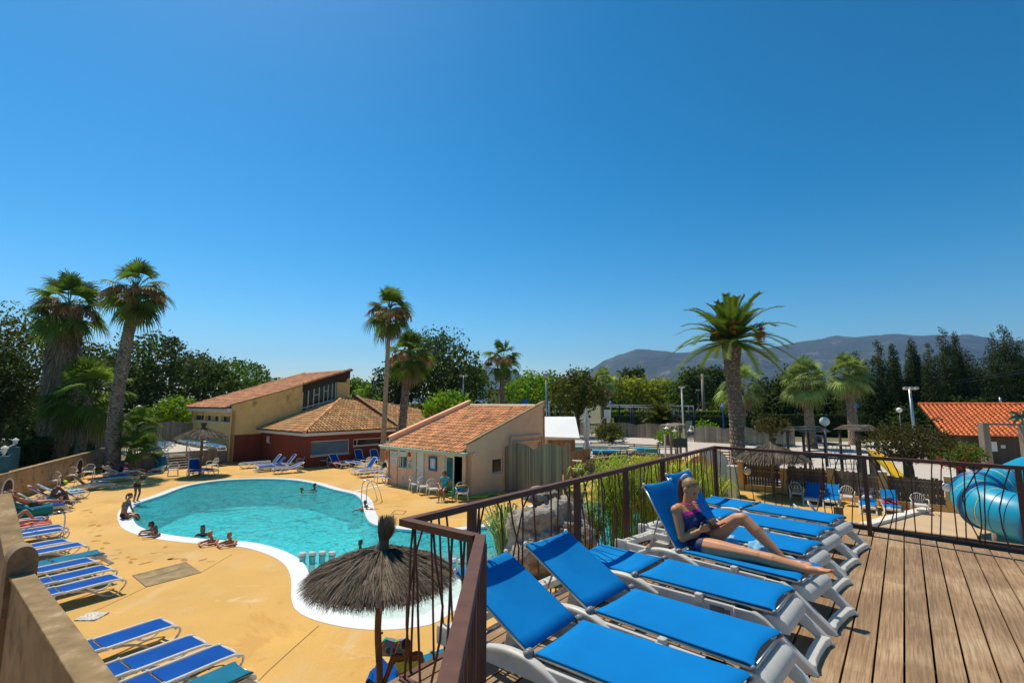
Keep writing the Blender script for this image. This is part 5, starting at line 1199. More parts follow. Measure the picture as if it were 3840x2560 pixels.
# deck: row of seven textile loungers
bpy.context.view_layer.update()
ZS=DECK+.36
def footc(l,r): return (P(l[0],l[1],ZS)+P(r[0],r[1],ZS))/2
gD='textile sun loungers in a row on the timber deck'
DK=[(P(2786,2511,ZS)-hd(38.2)*.285,128.2,28.5,'deck lounger nearest the camera, its raised back by the railing post'),
(footc((2807,2486),(2892,2352)),133,28.5,'second nearest deck lounger, with a raised empty back and a label on its side'),
(footc((2892,2282),(2943,2192)),132,0,'flat deck lounger in front of the one the young woman lies on'),
(footc((2989,2170),(3051,2110)),138,58,'deck lounger with a raised back that the young woman in a swimsuit lies on'),
(footc((3015,2076),(3049,2025)),137,60,'deck lounger with a raised back directly behind the young woman'),
(footc((3073,2009),(3088,1969)),138,0,'flat deck lounger, second from the far railing'),
(footc((3124,1954),(3136,1932)),139,0,'flat deck lounger farthest from the camera, beside the far railing')]
LG=[]
for c,ph,bk_,lb in DK: LG.append(place('b',lb,(c.x,c.y),ph+180-0 if False else (ph-180),DECK,gD,back=bk_))
# pool side loungers: (kind,u,v of the foot end,heading foot->head,back,material,label)
gL='blue sun loungers along the left garden wall'
LP=[('a',640,2325,-147,0,'blue','blue lounger at the lower left, farthest of the front group, beside the speckled mat'),
('a',758,2390,-146,0,'blue','blue lounger in the middle of the front group at the lower left'),
('a',868,2425,-147,0,'blue','blue lounger in the front group next to the teal one'),
('b',905,2500,-146,0,'teal','teal lounger nearest the bottom edge, front group at the lower left'),
('a',446,2156,-148,0,'blue','blue lounger nearest the wooden grate, just above the parapet'),
('a',414,2122,-148,0,'blue','blue lounger second from the wooden grate'),
('a',352,2094,-148,0,'blue','blue lounger just in front of the teal flat one behind the round topped pier'),
('b',372,2066,-147,0,'teal','flat teal lounger in the middle of the row behind the round topped pier'),
('a',315,2036,-147,0,'blue','blue lounger just beyond the teal flat one'),
('a',258,2022,-147,0,'blue','blue lounger behind the round topped pier, near the curved steel handrail'),
('a',244,1982,-147,0,'blue','blue lounger crossed by the curved steel handrail'),
('a',240,1968,-147,0,'blue','blue lounger beyond the steel handrail, next to the one with the red towel'),
('a',186,1956,-146,0,'blue','lounger under the red towel and the sunbather with bent knees'),
('a',176,1938,-146,30,'blue','lounger just beyond the sunbather on the red towel'),
('b',236,1886,-147,30,'blue','lounger under the sunbather with the pink towel, draped in teal'),
('a',272,1869,-145,38,'blue','lounger the person in the lime cap sits on'),
('a',300,1848,-145,38,'blue','lounger with a striped and an orange towel over its raised back'),
('a',325,1836,-145,35,'blue','lounger with a light blue towel, between the lime cap and the raised teal back'),
('b',410,1804,-150,48,'teal','teal lounger with its back raised by the garden wall'),
('b',478,1778,-152,0,'blue','flat blue lounger in front of the resting couple'),
('a',516,1762,-153,30,'blue','lounger under the couple resting at the far end of the wall')]
for k,u,v,ph,bk_,mt,lb in LP:
    p=P(u,v,.36); LG.append(place(k,lb,p,ph,0,gL,mat=mt,back=bk_,**({'sticker':False} if k=='b' else {})))
gM='sun loungers around the far side of the pool'
LM=[('b',590,1752,-28,60,'teal','teal lounger with raised back in front of the picket clad platform'),
('a',735,1768,-38,60,'blue','blue lounger with raised back left of the small thatched parasol'),
('a',800,1762,-62,0,'blue','flat blue lounger right behind the pole of the small thatched parasol'),
('a',902,1737,50,0,'blue','flat lounger at the left end of the row against the red wall'),
('a',955,1743,52,52,'blue','blue lounger with raised back, second along the red wall'),
('b',972,1748,52,45,'blue','textile lounger between two resin ones along the red wall'),
('a',1013,1742,52,52,'blue','blue lounger with raised back at the right of the row by the red wall'),
('a',1024,1756,54,20,'blue','nearest lounger of the row by the red wall, beside a white chair'),
('a',1295,1737,-52,45,'blue','lounger with a dark red towel below the wide window'),
('a',1348,1734,-52,0,'blue','flat lounger below the gap between the two windows'),
('a',1372,1722,-40,55,'blue','lounger with raised back below the long narrow window, left one'),
('a',1432,1722,-40,55,'blue','lounger with raised back below the long narrow window, right one by the palm'),
('a',1322,1758,46,55,'blue','lounger with raised back left of the salmon pool house'),
('a',1344,1768,52,0,'blue','flat lounger in front of the one left of the salmon pool house'),
('a',1440,1790,60,0,'blue','lounger mostly hidden behind the left corner of the pool house')]
for k,u,v,ph,bk_,mt,lb in LM: p=P(u,v,.36); LG.append(place(k,lb,p,ph,0,gM,mat=mt,back=bk_,**({'sticker':False} if k=='b' else {})))
gR='loungers by the slatted fence at the right'
LR=[(3040,1862,36,38,'lounger with a bare raised back next to the leftmost white chair by the slatted fence'),(3115,1869,36,38,'bare lounger second from the left by the slatted fence'),
(3254,1892,36,30,'lounger with a dark towel and a white bag by the slatted fence'),(3346,1898,34,42,'lounger with a red towel and a grey bag by the slatted fence')]
for u,v,ph,bk_,lb in LR: p=P(u,v,.36); LG.append(place('b',lb,p,ph,0,gR,mat='skyblue',back=bk_,sticker=False))
LG.append(place('a','tilted blue lounger just beyond the far railing of the deck',P(3190,1960,.36),-70,0,gR,mat='blue',back=40))
LG.append(place('a','grey blue lounger seen through the far railing, beside the tilted one',P(3232,1968,.36),-60,0,gR,mat='blue',back=55))
gP='loungers and chairs up on the raised platform'
PL=[(640,1656,-75),(628,1663,-75),(612,1671,-75),(590,1680,-75),(690,1647,-50),(706,1651,-50),(724,1654,-50),(742,1657,-50),(762,1660,-50),(784,1663,-50),(806,1666,-50),(830,1670,-50)]
for i,(u,v,ph) in enumerate(PL):
    p=P(u,v,PZ+.36); side='left' if i<4 else 'right'; nth=('first','second','third','fourth','fifth','sixth','seventh','eighth')[i if i<4 else i-4]
    LG.append(place('b','%s lounger from the back in the %s rank on the raised platform'%(nth,side),p,ph,PZ,gP,mat='teal' if i%2==0 else 'skyblue',back=0,sticker=False))
gC='white moulded garden chairs'
CH=[(648,1783,150,0,'white chair at the left of the small thatched parasol group'),(741,1745,150,0,'white chair behind the pole of the small thatched parasol'),(795,1764,200,0,'white chair at the right of the small thatched parasol'),
(972,1722,220,0,'white chair against the red wall, leftmost'),(1075,1735,215,0,'white chair among the raised loungers by the red wall'),(1124,1752,250,0,'white chair at the near corner of the red wall'),
(1212,1745,160,0,'white chair left of the lounger with the dark red towel'),(1328,1730,160,0,'white chair behind the flat lounger below the windows'),(1413,1722,150,0,'white chair by the white pilaster and the palm trunk'),
(1370,1760,215,0,'white chair behind the raised lounger left of the pool house'),(1432,1772,230,0,'white chair with a black and green bag by the pool house'),(1425,1808,235,0,'white chair nearest the left corner of the pool house'),
(1556,1842,155,0,'white chair in front of the white door, first of three in a line'),(1587,1852,155,0,'middle white chair of the three in front of the pool house'),(1622,1862,155,0,'third white chair of the line, beside the lifeguard'),
(1731,1878,165,0,'white chair heaped with pool noodles and floats'),
(2988,1878,205,0,'leftmost white chair by the slatted fence'),(3180,1894,215,0,'white chair between two pairs of loungers by the slatted fence'),(3452,1928,210,0,'rightmost white chair by the slatted fence'),
(8,1893,60,0,'white chair cut by the left edge of the picture, behind the parapet'),(196,1788+40,150,0,'white chair by the garden wall behind the lime capped person'),(262,1806,150,0,'white chair between the teal raised back and the arched niche'),(330,1792,150,0,'white chair below the far arched niche'),(408,1752,160,0,'white chair behind the resting couple'),
(663,1632,150,PZ,'white chair on the platform, left of a pair by the picket fence'),(700,1634,165,PZ,'white chair on the platform, right of a pair by the picket fence'),(580,1650,120,PZ,'white chair on the platform seen from the side behind the left loungers')]
for u,v,ph,z,lb in CH: place('c',lb,P(u,v,z),ph,z,gC)
place('c','green moulded chair under the lifeguard in turquoise',P(1682,1877),190,0,'green moulded chairs',mat='green')
# ---------- parasols
pn=P(1410,2744); pn=Vector((pn.x,pn.y,0))
thatch(pn,2.5,1.08,'shaggy thatched parasol with a tall topknot, nearest the camera over the paddling end',11,19000,polepts=[(0,0,-.05),(.03,.0,.7),(-.02,.0,1.4),(.01,0,2.0),(0,0,2.4)],tuft=.47,drop=.37,pr=.048,lean=(.05,.0))
thatch(P(748,1781),2.98,1.5,'small looking thatched parasol on a straight pole on the far side of the pool',12,5200,tuft=.38,drop=.6,pr=.08,sw=1.6)
thatch(P(2905,1862),2.6,1.65,'grey thatched parasol behind the far railing, by the slatted fence',13,6500,tuft=.36,drop=.8,pr=.07,sw=1.6,polepts=[(0,0,-.05),(-.05,0,.9),(-.02,0,1.6),(0,0,2.4)])
# ---------- pool ladder, handrails
def hoops(name,label,p0,p1,gap,hgt,back,cat='pool ladder'):
    a=Vector(p0);b=Vector(p1); t=thing(name,label,cat,a); d=(b-a);d.z=0;L_=d.length;d.normalize();n=Vector((-d.y,d.x,0))
    for s in(-1,1):
        m=MB(); pts=catmull([(0,0,-.9),(0,0,.15),(0.03,0,hgt*.8),(L_*.28,0,hgt),(L_*.62,0,hgt*.8),(L_*.9,0,.25),(L_,0,0)],5,False)
        m.tube([d*x+n*s*gap/2+Vector((0,0,z)) for x,y,z in pts],.022,8); m.build('handrail',MT['steel'],t,True)
    for z in(-.3,-.6): m=MB(); m.bar(-n*gap/2+Vector((0,0,z)),n*gap/2+Vector((0,0,z)),.08,.03); m.build('rung',MT['steel'],t)
    return t
hoops('pool_ladder','curved steel pool ladder on the far right side of the pool',P(1364,1884),P(1424,1875),.5,.98,1)
hp0=P(163,2040,.0); t=thing('handrail','single curved steel handrail standing among the loungers on the left','handrail',P(236,2020)); m=MB(); m.tube(catmull([(0,0,0),(0,0,.6),(-.05,-.02,.85),(-.25,-.15,.9),(-.8,-.55,.45),(-1.3,-.9,0)],5,False),.022,8); m.build('tube',MT['steel'],t,True)
# life guard station bits: noodles
ng=thing('pool_noodles','yellow and green pool noodles lying on the ground by the pool house corner','pool noodles',P(1760,1868))
for i,(c,pts) in enumerate((('yellow',[(-1.0,-.12,.05),(0,.0,.05),(.9,.25,.05)]),('green',[(-.8,.2,.05),(.2,.22,.06),(.8,.35,.05),(1.3,.7,.05)]),('yellow',[(-.1,.35,.05),(.8,.6,.06),(1.5,.8,.05)]))):
    m=MB(); m.tube(catmull(pts,5,False),.045,8); m.build('noodle',MT[c],ng,True)
cf=P(1731,1878); fl2=thing('pool_floats','blue, yellow and purple floats heaped on the white chair by the doorway','floats',(cf.x,cf.y,.44))
for i,(mt,c,dm,rz) in enumerate((('bluep',(-.05,-.02,.05),(.55,.16,.09),.3),('skyblue',(-.1,.08,.12),(.5,.14,.09),.5),('yellow',(.1,.1,.02),(.5,.12,.08),-.3),('green',(.15,.0,.17),(.45,.09,.08),.4),('navy',(.1,-.05,.2),(.4,.08,.06),.35),('yellow',(.0,.02,.26),(.55,.07,.07),.2))):
    m=MB(); m.box(c,dm,rz=rz); m.build('float',MT[mt],fl2,bevel=.03)
bg=thing('sports_bag','black and bright green bag hanging on a chair left of the pool house','bag',P(1441,1775,.0)+Vector((0,0,.35))); m=MB(); m.ell((0,0,.1),.17,.14,.3); m.build('bag_body',MT['dark'],bg,True); m=MB(); m.ell((-.12,-.09,.1),.07,.06,.24); m.build('green_panel',MT['green'],bg,True)
# towels and bags
def towel(label,o,ax,ay,w,l,mats,drape=.0,seed=1,name='towel',thick=.02,z=0,fold=.02):
    """cloth sheet: ax across, ay along; mats as stripes across"""
    rg=random.Random(seed); t=thing(name,label,'towel',o); ax=Vector(ax).normalized();ay=Vector(ay);ay.normalize();n=ax.cross(ay).normalized(); n=n if n.z>0 else -n
    ns=len(mats); nx=12;ny=14
    for k,mt in enumerate(mats):
        m=MB(); vs=[]; 
        for j in range(ny+1):
            for i in range(nx+1):
                s=(k+i/nx)/ns-.5; q=j/ny-.5; e=max(0,abs(s)-.36)*drape
                vs.append(ax*s*w*(1-.5*e)+ay*q*l+n*(.012+fold*math.sin(s*17+q*5+seed)+fold*.6*math.sin(q*19+s*7))-Vector((0,0,e*1.6*w)))
        m.add(vs,[(j*(nx+1)+i,j*(nx+1)+i+1,(j+1)*(nx+1)+i+1,(j+1)*(nx+1)+i) for j in range(ny) for i in range(nx)],r=.5); o_=m.build('cloth' if ns==1 else 'stripe',mt,t,True); sm=o_.modifiers.new('s','SOLIDIFY'); sm.thickness=thick
    return t
CL=lambda n,c:M(n,c,.9,.15,8,bump=.4,bscale=90)
tq,pk_,tlw,lbw,orw,dkr,gyt,whb,aqt=CL('aqua_stripe_towel',(.35,.62,.62)),CL('pink_towel',(.75,.03,.36)),CL('teal_towel',(.01,.2,.25)),CL('light_blue_towel',(.22,.5,.75)),CL('orange_towel',(.65,.12,.02)),CL('dark_red_towel',(.25,.01,.03)),CL('grey_towel',(.06,.055,.07)),CL('white_cloth',(.7,.7,.68)),CL('blue_stripe_towel',(.1,.25,.5))
def onl(o,x,y,z): q=o.matrix_basis if True else None; return Matrix.Translation(o.location)@Matrix.Rotation(o.rotation_euler.z,4,'Z')@Vector((x,y,z))
def axl(o,v): return Matrix.Rotation(o.rotation_euler.z,3,'Z')@Vector(v)
def byl(s): return next(o for o in LG if s in o['label'])
o=byl('sunbather with bent knees'); towel('bright red towel under the sunbather with bent knees',onl(o,.65,0,.385),axl(o,(0,1,0)),axl(o,(1,0,0)),.8,1.3,[MT['red']],drape=1.2,seed=4)
o=byl('draped in teal'); towel('teal towel hanging over the side of the lounger at the far left',onl(o,.95,-.02,.40),axl(o,(0,1,0)),axl(o,(1,0,0)),.95,1.1,[tlw],drape=1.6,seed=5)
towel('teal towel over the raised back of the lounger at the far left',onl(o,1.45,0,.60),axl(o,(0,1,0)),axl(o,(math.cos(R(30)),0,math.sin(R(30)))),.8,.8,[tlw],drape=.8,seed=15)
o=byl('lime cap sits'); towel('bright pink towel spread over the lounger in front of the lime cap',onl(o,1.0,-.1,.42),axl(o,(0,1,0)),axl(o,(1,0,.12)),.5,1.3,[pk_],drape=.8,seed=6,fold=.03)
o=byl('striped and an orange'); towel('aqua, white and purple striped towel over a raised lounger back',onl(o,1.5,.08,.66),axl(o,(0,1,0)),axl(o,(math.cos(R(38)),0,math.sin(R(38)))),.5,.9,[tq,whb,M('purple_stripe',(.08,.03,.16),.9,.1,5)],seed=7)
towel('orange towel beside the striped one on the raised back',onl(o,1.5,-.24,.67),axl(o,(0,1,0)),axl(o,(math.cos(R(38)),0,math.sin(R(38)))),.12,.85,[orw],seed=8)
o=byl('with a light blue towel'); towel('pale blue towel on the raised back beside the lime capped person',onl(o,1.5,0,.62),axl(o,(0,1,0)),axl(o,(math.cos(R(35)),0,math.sin(R(35)))),.55,.8,[lbw],seed=9)
towel('crumpled aqua towel at the foot of a blue lounger by the lime cap',onl(o,.5,0,.39),axl(o,(0,1,0)),axl(o,(1,0,0)),.45,.5,[tq],seed=19,fold=.05)
o=byl('resting at the far end'); towel('blue and pale green striped towel behind the resting couple',onl(o,1.55,0,.62),axl(o,(0,1,0)),axl(o,(math.cos(R(30)),0,math.sin(R(30)))),.55,.75,[aqt,whb,aqt,tq],seed=10)
o=byl('dark red towel below'); towel('dark red towel across the middle of a lounger below the wide window',onl(o,.85,0,.40),axl(o,(0,1,0)),axl(o,(1,0,0)),.8,.7,[dkr],drape=1.5,seed=11,fold=.03)
o=byl('dark towel and a white bag'); towel('charcoal towel over the raised back by the slatted fence',onl(o,1.28,0,.60),axl(o,(0,1,0)),axl(o,(math.cos(R(58)),0,math.sin(R(58)))),.62,.62,[gyt],seed=12); 
t=thing('plastic_bag','crumpled white plastic bag on the charcoal towel','bag',onl(o,1.0,.03,.42)); m=MB(); 
for k in range(7): m.ell((rnd.uniform(-.12,.12),rnd.uniform(-.12,.12),.08+rnd.uniform(-.03,.05)),.1,.09,.08,n=8,k=5)
m.build('bag_body',whb,t)
o=byl('red towel and a grey bag'); towel('coral red towel across the seat of a lounger by the slatted fence',onl(o,.85,0,.395),axl(o,(0,1,0)),axl(o,(1,0,0)),.68,.5,[MT['red']],drape=.4,seed=13)
t=thing('shoulder_bag','slate blue bag resting on the coral red towel','bag',onl(o,.85,.08,.43)); m=MB(); m.ell((0,0,.09),.2,.14,.12,n=16,k=8); m.build('bag_body',M('slate_fabric',(.08,.12,.17),.7,.2,9,bump=.3),t,True); m=MB(); m.tube([(-.12,0,.17),(0,.02,.22),(.12,0,.17)],.012,6); m.build('handle',MT['dark'],t,True)
# ---------- trees and shrubs
def at(u,v,y): p=Yd(u,v,y); return p
def T(u,top,hw,y,mat,label,seed,bot=None,**k):
    p=Yd(u,1505,y); z=V_(top,y); rx=hw/F*y; zb=(V_(bot,y) if bot else .2); k.setdefault('leaf',max(.13,y*.0042)); rz=(z-zb)/2
    kk=max(18,min(90,int(26+rx*rz*1.1)))
    return tree((p.x,p.y,0),z,rx,rz,LF[mat],label,seed,per=k.pop('per',26/ (k['leaf']**2*22)*1.0),nclump=k.pop('nclump',kk),**k)
def V_(v,y):
    r=ray(1920,v); return EYE+r.z*(y/r.y)
T(10,1135,190,44,'olive','very large dark evergreen at the left edge, behind the hairy palm',21,bot=1640)
T(-120,1190,200,40,'shade','dark evergreen mostly outside the left edge',22,bot=1700,nclump=50)
T(300,1260,105,70,'olive','yellowish tree between the two tall palms on the left',23,bot=1530)
T(150,1420,200,56,'shade','low dark tree mass below the hairy palm crown',123,bot=1690,nclump=60)
T(560,1215,150,66,'dark','rounded dark green tree right of the leaning palm',24,bot=1600)
T(430,1330,130,60,'shade','deep green tree behind the leaning palm trunk',25,bot=1620)
T(735,1300,120,74,'dark','dark green tree above the left end of the ochre building',26,bot=1600)
T(880,1330,130,80,'mid','mid green tree above the middle of the ochre building roof',27,bot=1560)
T(985,1410,70,88,'mid','lower green treetop just right of the dark trees',127,bot=1560)
T(668,1480,78,48.5,'bright','bright green young tree beside the ochre building',28,bot=1630,nclump=40)
T(1070,1415,95,92,'bright','bright green treetop behind the ridge of the ochre building',29,bot=1560)
T(1375,1445,80,72,'bright','bright green bush right of the clerestory, left of the slim palm',30,bot=1580)
T(1320,1420,60,110,'mid','distant green treetop beyond the bright bush',130,bot=1500)
T(1640,1225,165,66,'dark','large dark oak like tree behind the palms in the middle',31,bot=1600,nclump=80)
T(1480,1330,90,64,'shade','dark tree directly behind the slim tall palm',32,bot=1600)
T(1770,1360,90,70,'mid','rounded tree at the right shoulder of the large dark tree',33,bot=1580)
T(1690,1455,90,46,'bright','bright lime green bush with open branches behind the pool house roof',34,bot=1620,nclump=46)
T(1600,1500,90,56,'shade','dark shrubbery under the large tree in the middle',35,bot=1650)
T(1990,1385,90,78,'bright','yellow green tree right of the medium palm',36,bot=1560)
T(1925,1420,50,90,'dark','small dark tree behind the medium palm',37,bot=1540)
T(2065,1390,75,92,'mid','green tree behind the tall floodlight',38,bot=1560)
T(2165,1372,95,66,'olive','feathery dark tamarisk behind the folded white parasol',39,bot=1600,nclump=60)
for i,(u,tp,hw,y,mt) in enumerate(((2290,1395,70,108,'yellow'),(2380,1402,75,112,'yellow'),(2470,1408,80,115,'yellow'),(2560,1412,75,110,'mid'),(2130,1420,70,105,'mid'),(2700,1440,90,100,'mid'),(2760,1470,80,92,'yellow'))):
    T(u,tp,hw,y,mt,('yellow green tree %s in the distant band'%('left of the pollarded palm','right of the pollarded palm','above the spiky young palm','left of the dark pine','behind the feathery tamarisk','left of the great date palm','low behind the great palm')[i]),40+i,bot=1580)
T(2375,1385,40,125,'shade','small dark pine silhouette against the mountain',50,bot=1430,nclump=16)
T(2605,1360,60,96,'dark','pointed dark tree left of the wooden utility pole',51,bot=1560)
T(2680,1372,45,100,'shade','rounded dark pine right of the wooden utility pole',52,bot=1480)
for i,(u,tp,hw) in enumerate(((2870,1400,70),(2960,1372,65),(3060,1380,60),(2900,1470,110),(3030,1480,110),(3150,1440,90),(3260,1470,110),(2780,1500,80))):
    T(u,tp,hw,78-i*.5,'shade' if i%2 else 'cyp',('dark conifer %s')%('right of the great date palm','above the middle fan palm','left of the second fan palm','low behind the great date palm','low between the two fan palms','behind the right hand fan palm','low beside the right hand fan palm','low left of the great date palm')[i],60+i,bot=1640)
cy=[(3310,1275,34,1),(3365,1292,20,0),(3438,1280,24,0),(3460,1330,26,1),(3500,1284,30,1),(3560,1230,34,1),(3605,1252,20,0),(3640,1310,44,1),(3700,1345,36,1),(3745,1250,30,1),(3795,1222,42,1),(3850,1270,36,1),(3260,1350,40,1),(3410,1370,30,1),(3225,1320,44,1)]
cyl_=['wide tiered cypress, leftmost of the tall ones','slim column cypress next to the leftmost tall one','slim column cypress left of the floodlight mast','lower cypress behind the column near the mast','tiered cypress above the left end of the orange roof','tallest tiered cypress over the orange roof','slim cypress beside the tallest one','broad low cypress right of the tallest one','lower cypress before the right hand giants','narrow cypress left of the giant at the right','giant tiered cypress near the right edge','cypress cut by the right edge','low cypress beside the leftmost tall one','small cypress between the column cypresses','broad dark cypress behind the right hand fan palm']
for i,((u,tp,hw,sp),lb) in enumerate(zip(cy,cyl_)):
    y=64+(i%4)*2.5; p=Yd(u,1505,y); conifer((p.x,p.y,0),V_(tp,y),hw*1.75/F*y,LF['cyp'],lb,80+i,spread=.3 if sp else 0.,taper=.8 if sp else .55,per=150,leaf=.14)
T(3400,1500,120,62,'shade','dark understory tree below the cypresses on the left',96,bot=1680)
T(3560,1470,140,64,'shade','dark understory tree below the tallest cypress',97,bot=1680)
T(3740,1480,120,66,'shade','dark understory tree below the right hand cypresses',98,bot=1680)
T(3380,1575,135,24,'redd','reddish green spreading shrub in front of the orange roofed shed',99,bot=1740,name='flowering_shrub',group='shrubs by the slatted fence',nclump=56,leaf=.07)
T(3575,1650,75,25,'mid','oleander bush with crimson flowers below the orange roof',100,bot=1755,name='oleander_bush',group='shrubs by the slatted fence',nclump=30,leaf=.07)
T(2885,1560,58,42,'redd','half bare shrub growing over the wavy fence right of the great palm',101,bot=1640,name='shrub',group='shrubs by the plaza',nclump=20)
T(2505,1610,38,54,'bright','small bright bush beside the playground gate',102,bot=1680,name='shrub',group='shrubs by the plaza',nclump=18)
T(2640,1592,30,60,'bright','low bright shrub above the wavy fence, left of the great palm',103,bot=1622,name='shrub',group='shrubs by the plaza',nclump=12)
T(2285,1580,46,58,'olive','layered small tree behind the wavy fence beside the folded parasol',104,bot=1680,name='small_tree',group='shrubs by the plaza',nclump=18)
# flowers on the oleander
rg_=np.random.default_rng(5); ol=next(o for o in bpy.data.objects if o.get('label','').startswith('oleander')); C=rg_.normal(size=(160,3)); C/=np.linalg.norm(C,axis=1)[:,None]; C=C*np.array([1.05,1.05,.75])*(.9+.15*rg_.random((160,1)))+np.array([0,0,1.75])+np.array([.0,-.1,.15]); leafcloud('flowers',LF['flower'],C,C*0+np.array([0,0,1.]),.09,ol,6)['kind']='stuff'
# hedges
hedge(P(-60,1830,0)+Vector((-2.0,0,0)),P(365,1705,0)+Vector((-2.6,2.0,0)),1.4,0,2.0,'long clipped dark hedge behind the garden wall on the left',1,dens=45,leaf=.13)
hedge(P(350,1690),P(430,1685),1.2,0,2.3,'short clipped hedge with a sunlit top beside the leaning palm',2,leaf=.12)
hedge((15.5,75,0),(44,69,0),1.5,0,2.6,'long dark clipped hedge beyond the plaza, left of the great palm',3,dens=26,leaf=.2)
hedge((36,69,0),(62,58,0),1.5,0,2.9,'long dark clipped hedge beyond the plaza, right of the great palm',4,dens=26,leaf=.2)
hedge((14,77,0),(40,76,0),1.2,2.2,3.2,'bright green hedge top behind the goal frames',5,mat=LF['bright'],dens=22,leaf=.22)
hedge((-8,80,0),(10,80,0),2,0,3.0,'sunlit hedge behind the roof of the pool house',6,mat=LF['bright'],dens=22,leaf=.22)
hedge((-70,66,0),(-37,58,0),2,0,2.6,'dark hedge at the edge of the car park',8,dens=20,leaf=.2)
# palms
def FP(u0,v0,y,u1,v1,r,cr,label,seed,bend=0,**k):
    b=Yd(u0,1505,y); t_=Yd(u1,v1,y); h=t_.z; dx=t_.x-b.x
    pts=[(0,0,-.1),(dx*.3+bend,0,h*.33),(dx*.62+bend*.6,0,h*.66),(dx,0,h)]
    return fanpalm((b.x,b.y,0),pts,[r*1.25,r*1.05,r*.95,r*.85],cr,label,seed,**k)
FP(195,1690,38,258,1150,.42,3.3,'tall fan palm with a thick hairy skirt of dead leaves, leftmost',1,skirt=11.5,skr=1.12,dead=0,flow=7,n=38,boots=False,elmin=-62)
FP(446,1764,33.5,512,1085,.36,2.6,'tall leaning fan palm beside the raised platform',2,flow=9,n=34,dead=4,elmin=-78,bend=-.3)
FP(1441,1742,36,1462,1165,.17,2.2,'slim tall fan palm with a smooth grey trunk in front of the red wing',3,flow=9,n=32,boots=False,dead=4,elmin=-75)
FP(1502,1700,38.5,1535,1330,.3,2.4,'rough trunked fan palm just right of the slim tall one',4,flow=3,n=42,dead=8,elmin=-70)
FP(1880,1600,60,1885,1345,.3,3.0,'medium fan palm standing alone behind the pool house',5,flow=6,n=32,dead=6,elmin=-70)
FP(2258,1600,70,2262,1432,.35,2.6,'pollarded pale fan palm under the mountain slope',6,mat='palmp',flow=0,n=28,dead=14,elmin=-35)
FP(2775,1640,56,2775,1440,.4,3.2,'fan palm half hidden behind the great date palm',7,mat='palmp',flow=0,n=34,dead=10,elmin=-50)
FP(3032,1640,50,3020,1425,.42,2.75,'bushy pale fan palm, left one of the pair under the mountains',8,mat='palmp',flow=0,n=60,dead=16,elmin=-68,skirt=0)
FP(3192,1620,54,3180,1400,.45,2.8,'bushy pale fan palm, right one of the pair under the mountains',9,mat='palmp',flow=0,n=60,dead=22,elmin=-55)
FP(318,1700,36,335,1480,.3,3.4,'broad bright young fan palm between the two tall ones on the left',10,flow=0,n=40,dead=14,elmin=-60,nb=22)
FP(490,1745,34,520,1600,.14,1.7,'low bushy fan palm at the corner of the raised platform',11,flow=0,n=40,dead=4,elmin=-60,boots=False)
FP(520,1745,33,540,1690,.12,1.4,'smaller fan palm sprouting beside the platform corner palm',12,flow=0,n=26,dead=0,elmin=-30,boots=False)
b=Yd(2755,1505,34); dp,tp_=featherpalm((b.x,b.y,0),8.9,.47,4.35,'great date palm with a thick scaly trunk and orange fruit stalks, right of centre',5,n=42,elmin=-16,elmax=84,width=.38,lift=1.12)
m=MB(); rg=random.Random(3)
for i in range(1100):
    k=i%3; c=((-.4,-1.3,1.0),(1.6,-.9,.6),(-1.6,-1.1,.5))[k]; r=(.48,.6,.32)[k]; a=Vector((rg.gauss(0,1),rg.gauss(0,1),rg.gauss(0,1))).normalized(); s=Vector((c[0],c[1],c[2])); q=s+a*r*rg.uniform(.5,1.1)-Vector((0,0,.15)); e=a.cross(Vector((0,0,1))); 
    if e.length<.1: continue
    e=e.normalized()*.02; s=s+a*.04; m.add([tp_+s-e,tp_+s+e,tp_+q+e,tp_+q-e],[(0,1,2,3)])
for c in((-.4,-1.3,1.0),(1.6,-.9,.6),(-1.6,-1.1,.5),(-1.,-.8,.4)): m.tube([tp_+Vector((0,0,.05)),tp_+Vector(c)*.6+Vector((0,0,.16)),tp_+Vector(c)],.03,5)
m.build('orange_stalks',M('orange_stalk',(.6,.2,.04),.6,.2,6,rv=.3),dp)
m=MB()
for c,r in(((-1.6,-1.1,.15),.34),((-1.0,-.8,.2),.28)):
    for i in range(220):
        a=rg.uniform(0,6.28); q=r*rg.random()**.5; p=tp_+Vector(c)+Vector((q*math.cos(a),q*math.sin(a),.1)); m.bar(p,p-Vector((0,0,rg.uniform(.2,.42))),.02,.02)
m.build('date_bunches',LF['olive'],dp)
p=Yd(2477,1505,70); featherpalm((p.x,p.y,0),1.6,.35,4.2,'low spiky young date palm behind the goal frames',6,n=44,mat='olive',elmin=0,elmax=82,lift=1.15,trunkpts=[(0,0,0),(0,0,.8),(0,0,1.2),(0,0,1.6)])
p=Yd(1996,1505,64); featherpalm((p.x,p.y,0),1.2,.25,2.2,'small yellowish palm beside the blue sail',7,n=26,mat='olive',elmin=10,elmax=80,trunkpts=[(0,0,0),(0,0,.5),(0,0,.9),(0,0,1.2)])
p=Yd(1337,1505,130); featherpalm((p.x,p.y,0),5.5,.4,3.4,'distant date palm silhouette left of the slim palm',8,n=34,mat='dark',trunkpts=[(0,0,0),(0,0,2),(0,0,4),(0,0,5.5)])
p=Yd(2010,1505,105); featherpalm((p.x,p.y,0),6.5,.4,3.6,'distant feathery palm left of the tall floodlight',9,n=34,mat='mid',trunkpts=[(0,0,0),(0,0,2),(0,0,4.5),(0,0,6.5)])
